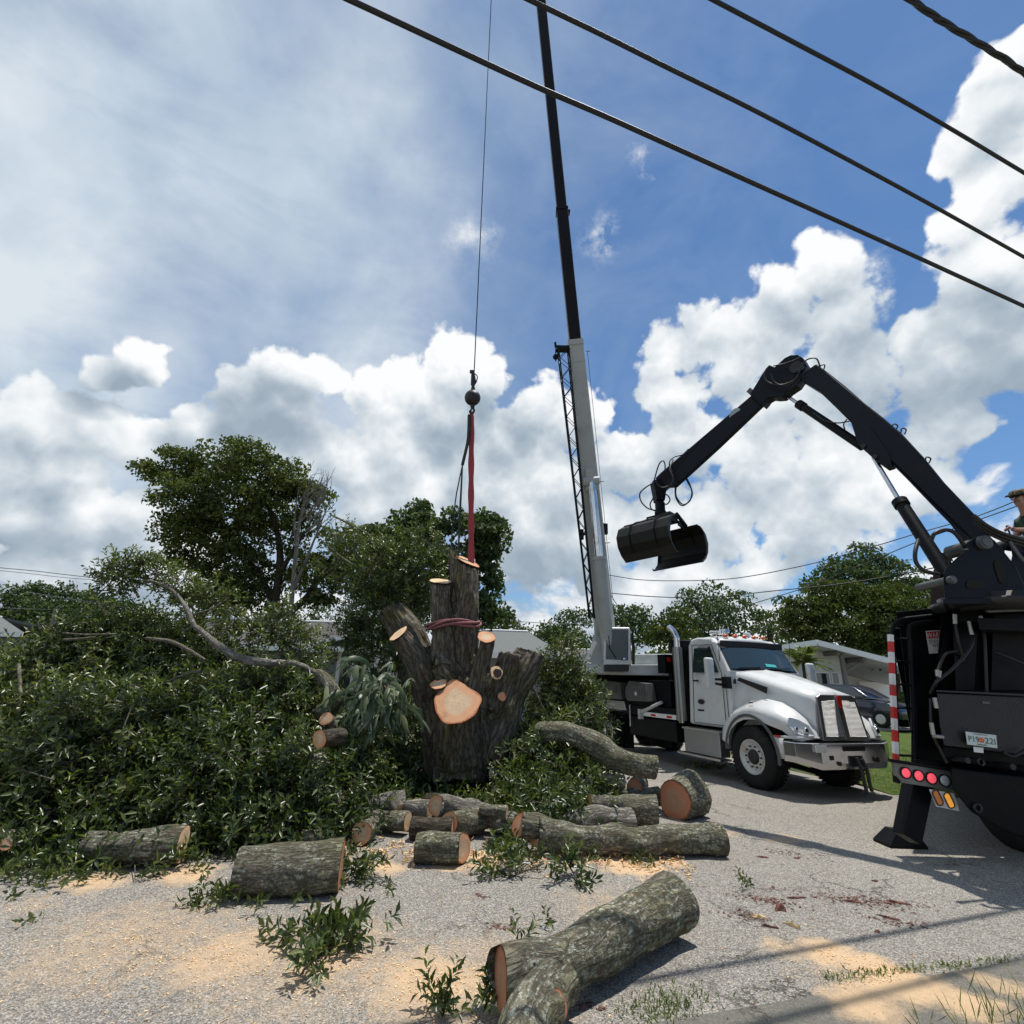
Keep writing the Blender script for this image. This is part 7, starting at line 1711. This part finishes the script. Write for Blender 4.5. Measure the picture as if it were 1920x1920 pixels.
    b=B(); ppoly(b,[(1842,1315),(1856,1316),(1856,1320),(1842,1319)],6.44,.01); W(b,'small_nameplate','steelgrey')
    Pq=[PY(1810.5,1371.5,6.40),PY(1868,1378.5,6.40),PY(1870.5,1403,6.40),PY(1814,1396,6.40)]
    b=B(); b.prism(Pq,(0,.006,0)); lp=W(b,'licence_plate','platewhite',bevel=.002)
    ru=(Pq[1]-Pq[0]).normalized(); uu=(Pq[0]-Pq[3]).normalized(); cc=(Pq[0]+Pq[2])/2+Vector((0,-.004,0))
    wd=(Pq[1]-Pq[0]).length; hh=(Pq[0]-Pq[3]).length
    text_mesh('P19',"lettering",cc-ru*wd*.26-uu*hh*.02,ru,uu,hh*.46,M['plategreen'],lp,w=wd*.34)
    text_mesh('22I',"lettering",cc+ru*wd*.27-uu*hh*.02,ru,uu,hh*.46,M['plategreen'],lp,w=wd*.34)
    b=B(); b.lathe(cc-uu*hh*.02,(0,-1,0),[(.0,hh*.20),(.003,hh*.19),(.004,0)],16); b.lathe(cc-ru*.018-uu*hh*.07,(0,-1,0),[(.0,hh*.13),(.004,hh*.12),(.005,0)],14); b.obj('emblem',M['orange'],lp,world=True)
    b=B(); b.beam(cc+uu*hh*.40-ru*wd*.25,cc+uu*hh*.40+ru*wd*.2,.006,.006); b.beam(cc-uu*hh*.38-ru*wd*.16,cc-uu*hh*.38+ru*wd*.14,.005,.008); b.obj('small_print',M['plategreen'],lp,world=True)
    b=B(); ppoly(b,[(1825,1400),(1844,1402),(1844,1412),(1826,1410)],6.43,.03); W(b,'plate_lamp','tapewhite')
    b=B(); ppoly(b,[(1768,1398),(1960,1420),(1960,1440),(1770,1420)],6.6,.3); ppoly(b,[(1714,1424),(1760,1430),(1760,1436),(1714,1430)],6.75,.1); W(b,'rear_frame','black',bevel=.01)
    b=B(); ppoly(b,[(1783,1440),(1960,1462),(1960,1576),(1918,1572),(1885,1560),(1858,1545),(1820,1522),(1797,1494),(1786,1480)],6.5,.55); W(b,'rear_underbody','black',bevel=.02)
    for x,y in((1815,1426),(1838,1428),(1842,1430),(1900,1438)):
        b=B(); c=PY(x,y,6.45); b.cyl(c,c+Vector((0,.2,0)),.035,seg=10); W(b,'air_fitting','darkmetal')
    b=B(); c=PY(1832,1515,6.49); b.lathe(c,(0,-1,0),[(0,.05),(.02,.05),(.02,.03),(0,.03)],16); W(b,'tow_eye','darkmetal')
    # hoses with pale fittings below the slew ring
    for pts in ([(1822,1185,6.5),(1824,1200,6.45),(1815,1222,6.42),(1785,1255,6.42),(1757,1278,6.45),(1745,1300,6.6)],[(1842,1175,6.5),(1846,1200,6.46),(1848,1250,6.46),(1850,1300,6.5)],[(1792,1172,6.5),(1797,1205,6.5),(1806,1240,6.6)],[(1795,1220,6.55),(1775,1225,6.55),(1765,1240,6.6),(1758,1258,6.6)],[(1865,1222,6.55),(1890,1232,6.5),(1920,1245,6.5)],[(1745,1310,6.6),(1748,1370,6.6),(1765,1410,6.6),(1775,1430,6.6)],[(1880,1410,6.4),(1900,1418,6.38),(1925,1405,6.38)]):
        hose(pts,.018)
    for (x0,y0,x1,y1) in((1790,1152,1791,1170),(1817,1165,1822,1190),(1838,1155,1843,1178),(1757,1256,1758,1268),(1762,1258,1760,1270),(1752,1308,1756,1328),(1746,1355,1750,1378),(1750,1380,1768,1382)):
        b=B(); b.cyl(PY(x0,y0,6.42),PY(x1,y1,6.42),.022,seg=10); W(b,'hose_fitting','fitting')
    b=B(); b.tube([PY(1850,1146,6.3),PY(1925,1143,6.3)],.02,8); W(b,'grab_bar','steelgrey')
    # wheels
    for x,y,Y in((1925,1545,7.3),):
        c=PY(x,y,Y); c.z=.52
        for k in(0,1):
            b=B(); b.lathe((c.x-.25+k*.30,c.y,c.z),(1,0,0),[(0,.30),(0,.46),(.03,.51),(.06,.52),(.2,.52),(.23,.51),(.26,.46),(.26,.30)],32); W(b,'wheel','rubber')
    for Yd in (10.0,12.0):
        b=B(); b.lathe((c.x+(Yd-7.3)*.84,Yd,.52),(.77,-.64,0),[(-.3,.30),(-.3,.46),(-.25,.52),(.25,.52),(.3,.46),(.3,.30)],32); W(b,'wheel','rubber')
    # operator seat
    b=B(); ppoly(b,[(1925,1015),(1990,1015),(1990,1035),(1925,1030)],6.2,.5); ppoly(b,[(1968,930),(1985,930),(1990,1020),(1972,1020)],6.22,.45); W(b,'operator_seat','plastic',bevel=.03)
    return t
M['barsteel']=simple('light_bar_steel',(.17,.165,.155),.35,.3,.2,8,dirt=(.12,.09,.06),dirts=5)
M['badge']=simple('pale_badge',(.30,.33,.33),.5)
M['grapsteel']=simple('grapple_steel',(.012,.012,.011),.48,.2,.35,6,bumpy=.002,dirt=(.028,.024,.018),spec=.3,dirts=2.4)
M['fitting']=simple('zinc_fitting',(.34,.33,.30),.4,.6,.2,20)
M['platewhite']=simple('plate_white',(.55,.60,.58),.4)
M['plategreen']=simple('plate_green',(.02,.09,.06),.5)
def _bm(T,out,l):
    P=objco(T); h=T.voro(P,45); pbr(T,out,l,T.mix(T.noise(P,4,5,.6),(.004,.004,.0045,1),(.012,.012,.012,1)),.5,0,h,.004)
M['blackmesh']=mat('black_expanded_metal',_bm)
grapple_truck()
# ------------------------------------------------------------------ loader operator
def person():
    Yp=6.35; k=pxm(PY(1910,950,Yp))
    q=lambda x,y,d=0: PY(x,y,Yp+d)
    t=thing('person','person in camouflage cap and dark green shirt seated at the loader controls, hand on lever','person',q(1945,1030))
    def skin(verts,edges,radii,name,m,sub=2,root=0):
        me=bpy.data.meshes.new(name); me.from_pydata([tuple(v) for v in verts],edges,[]); o=link(name+'_tmp',me)
        md=o.modifiers.new('s','SKIN'); md.use_smooth_shade=True
        for i,r_ in enumerate(radii): sv=me.skin_vertices[0].data[i]; sv.radius=(r_,r_) if not hasattr(r_,'__len__') else r_; sv.use_root=(i==root)
        s2=o.modifiers.new('u','SUBSURF'); s2.levels=sub
        dg=bpy.context.evaluated_depsgraph_get(); dg.update(); m2=bpy.data.meshes.new_from_object(o.evaluated_get(dg)); bpy.data.objects.remove(o); m2.materials.clear()
        return link(name,m2,M[m],t,True,smooth=True)
    hip=q(1950,1022,.25); ch=q(1942,985,.25); sh=q(1938,970,.25); nk=q(1928,958,.25)
    sn=Vector((0,-.19,0)); sf=Vector((0,.19,0))
    # shirted torso with sleeves
    V=[hip,ch,sh,nk,sh+sn+Vector((0,0,-.02)),sh+sn+Vector((-.03,-.03,-.17)),sh+sf+Vector((0,0,-.02)),sh+sf+Vector((-.05,.03,-.17))]
    skin(V,[(0,1),(1,2),(2,3),(2,4),(4,5),(2,6),(6,7)],[(.15,.17),(.15,.17),(.12,.13),.06,.08,.065,.08,.065],'shirt','shirt')
    # body: bare arms, neck, head underneath as one surface
    hd=q(1911,935,.25); e1=sh+sn+Vector((-.06,-.05,-.26)); h1=q(1893,992,-.02)
    e2=sh+sf+Vector((-.08,.05,-.26)); h2=q(1905,992,.5)
    V=[ch,nk,nk+Vector((-.03,0,.07)),hd+Vector((.03,0,-.02)),hd+Vector((.02,0,.06)),sh+sn,e1,h1+Vector((.09,.02,.0)),h1+Vector((.03,0,0)),sh+sf,e2,h2,hd+Vector((-.05,0,-.045)),hd+Vector((-.055,0,.0))]
    skin(V,[(0,1),(1,2),(2,3),(3,4),(1,5),(5,6),(6,7),(7,8),(1,9),(9,10),(10,11),(3,12),(3,13)],[.08,.055,.058,.085,.075,.05,.045,.028,.030,.05,.045,.03,.050,.058],'body','skin')
    # fingers closed on the lever
    for i in range(4):
        c=h1+Vector((-.005,-.02+.014*i,.018-.004*i)); V=[c+Vector((.02,0,0)),c+Vector((-.025,0,.005)),c+Vector((-.045,0,-.018)),c+Vector((-.030,0,-.038))]
        skin(V,[(0,1),(1,2),(2,3)],[.012,.0105,.0095,.0085],'finger','skin',1)
    c=h1+Vector((0,-.03,.005)); skin([c+Vector((.03,0,0)),c+Vector((0,-.012,.005)),c+Vector((-.025,-.004,-.012))],[(0,1),(1,2)],[.013,.011,.009],'thumb','skin',1)
    b=B(); b.sphere(hd+Vector((-.098,0,-.012)),.020,10,8,sc=(1.2,.7,1.1)); b.obj('nose',M['skin'],t,world=True)
    for s in(-1,1):
        b=B(); b.sphere(hd+Vector((.035,s*.082,-.012)),.028,10,8,sc=(.75,.35,1.1)); b.obj('ear',M['skin'],t,world=True)
        b=B(); b.sphere(hd+Vector((-.080,s*.032,.012)),.011,8,6); b.obj('eye',M['plastic'],t,world=True)
    b=B(); b.box(hd+Vector((-.092,0,-.052)),(.012,.045,.006)); b.obj('mouth',M['chip_red'],t,world=True)
    b=B(); b.sphere(hd+Vector((.045,0,.005)),.085,16,10,sc=(.85,.95,.85)); b.obj('hair',M['hair'],t,world=True)
    b=B(); c=hd+Vector((.01,0,.045)); b.lathe(c,(-.12,0,1),[(0,.104),(.03,.104),(.06,.094),(.08,.07),(.088,0)],24)
    b.add([c+Vector((-.06,-.085,.006)),c+Vector((-.15,-.06,-.012)),c+Vector((-.185,0,-.018)),c+Vector((-.15,.06,-.012)),c+Vector((-.06,.085,.006)),
           c+Vector((-.06,-.085,.014)),c+Vector((-.15,-.06,-.004)),c+Vector((-.185,0,-.006)),c+Vector((-.15,.06,-.004)),c+Vector((-.06,.085,.014))],[(0,4,3,2,1),(5,6,7,8,9),(0,1,6,5),(1,2,7,6),(2,3,8,7),(3,4,9,8)])
    b.obj('cap',M['camo'],t,world=True)
    # legs
    for s in(-1,1):
        kn=hip+Vector((-.44,s*.14,.02)); ft=kn+Vector((-.06,0,-.40))
        skin([hip+Vector((0,s*.09,0)),kn,ft],[(0,1),(1,2)],[.10,.075,.06],'trouser_leg','denim')
        skin([ft,ft+Vector((0,0,-.05)),ft+Vector((-.17,0,-.07))],[(0,1),(1,2)],[.055,.05,.045],'boot','boot')
    tl=thing('control_lever','short control lever in the operator hand','lever',h1); b=B(); b.tube([h1+Vector((-.02,0,.03)),h1+Vector((-.01,0,-.16))],.010,8); b.sphere(h1+Vector((-.02,0,.035)),.018,8,6); b.obj('stick',M['plastic'],tl,world=True)
person()
# ------------------------------------------------------------------ overhead lines
def wire(label,pts,Z,r,name='overhead_cable',twist=0,mt='wire',group=None,ext=6):
    P=[PZ(x,y,z) for (x,y),z in zip(pts,Z)]
    P=[P[0]+(P[0]-P[1]).normalized()*ext]+P+[P[-1]+(P[-1]-P[-2]).normalized()*ext]
    sp=smooth_path(P,12); b=B()
    if twist:
        L=0;bb=B(); 
        for s_ in range(twist):
            pp=[];L=0;pv=sp[0]
            for p in smooth_path(sp,4):
                L+=(p-pv).length;pv=p; d=(sp[-1]-sp[0]).normalized(); a_,c_=bb.frame(d); an=L*5.5+s_*2*math.pi/twist; pp.append(p+(a_*math.cos(an)+c_*math.sin(an))*r*.75)
            b.tube(pp,r*.80,6,cap=False)
    else: b.tube(sp,r,8,cap=False)
    tag(b.obj(name,M[mt]),label,'cable',group)
M['wire']=simple('cable_rubber',(.014,.014,.016),.62,0,.2,3)
M['wire_bare']=simple('weathered_wire',(.16,.16,.165),.6,0,.1,3)
wire('lowest and thickest overhead black cable crossing in front of the crane boom',[(650,-3),(985,153),(1150,225),(1400,338),(1640,446),(1920,574)],[9.0]*6,.033,group=None)
wire('second overhead black cable from the bottom, starting at the boom top',[(985,-4),(1130,66),(1250,126),(1420,210),(1600,305),(1760,392),(1920,482)],[9.5]*7,.029)
wire('third overhead black cable, straight across the upper right sky',[(1330,-4),(1480,75),(1640,160),(1780,240),(1920,324)],[10.2]*5,.028)
wire('twisted black service cable in the upper right corner',[(1700,-6),(1760,36),(1830,78),(1890,115),(1925,140)],[10.2]*5,.026,twist=3)
def wireY(label,pts,Y,r,mt='wire'):
    P=[PY(x,y,(Y[0]+(Y[1]-Y[0])*i/(len(pts)-1))) for i,(x,y) in enumerate(pts)]; b=B(); b.tube(smooth_path(P,10),r,5,cap=False); tag(b.obj('distant_wire',M[mt]),label,'wire','thin wires strung beyond the trucks')
wireY('upper thin wire rising from the crane boom to the operator head at the right',[(1140,1078),(1200,1087),(1280,1089),(1380,1084),(1500,1062),(1600,1036),(1720,1000),(1840,965),(1960,915)],(30,18),.022)
wireY('lower thin wire crossing behind the loader lift cylinder',[(1300,1175),(1400,1136),(1500,1105),(1600,1066),(1720,1016),(1840,973),(1960,930)],(30,18),.022)
wireY('thin wire running level from the crane boom to the tall dark tree',[(1142,1112),(1230,1119),(1330,1120),(1450,1108),(1560,1097),(1660,1082),(1750,1065),(1800,1055)],(30,20),.026)
wireY('short thin wire dropping from the crane boom to the dark tree behind the cab',[(1140,1106),(1160,1138),(1178,1152)],(26,30),.02)
wireY('pair of thin distant wires at the far left above the trees, upper one',[(-40,1061),(60,1070),(120,1077),(185,1084),(300,1094)],(40,40),.03,'wire_bare')
wireY('pair of thin distant wires at the far left above the trees, lower one',[(-40,1066),(60,1076),(120,1083),(185,1088),(300,1098)],(40,40),.02,'wire_bare')
wireY('pale wire sloping down in front of the distant left trees',[(50,1110),(110,1120),(180,1130),(250,1141),(330,1152)],(24,24),.016,'wire_bare')
wireY('thin wire at the top of the distant utility pole',[(-20,1139),(60,1142),(105,1143),(200,1146)],(25,25),.012,'wire_bare')
wireY('thin distant wires right of the hoisted trunk above the pale roof',[(940,1164),(1000,1167),(1060,1170),(1100,1165)],(40,40),.025,'wire_bare')
# far utility pole
a_=PY(98,1172,26); b_=PY(105,1140,26); t=thing('utility_pole','weathered leaning pole with a small loop on top at the far left','pole',(a_.x,26,0))
b=B(); b.tube([Vector((a_.x-.3,26,0)),a_,b_],[.11,.10,.07],8); barked(b.obj('pole',M['wood'],t,world=True)); b=B(); b.tube(smooth_path([b_,b_+Vector((.1,0,.12)),b_+Vector((.25,0,.02)),b_+Vector((.05,0,-.05))],5),.02,5); b.obj('loop',M['wire_bare'],t,world=True)
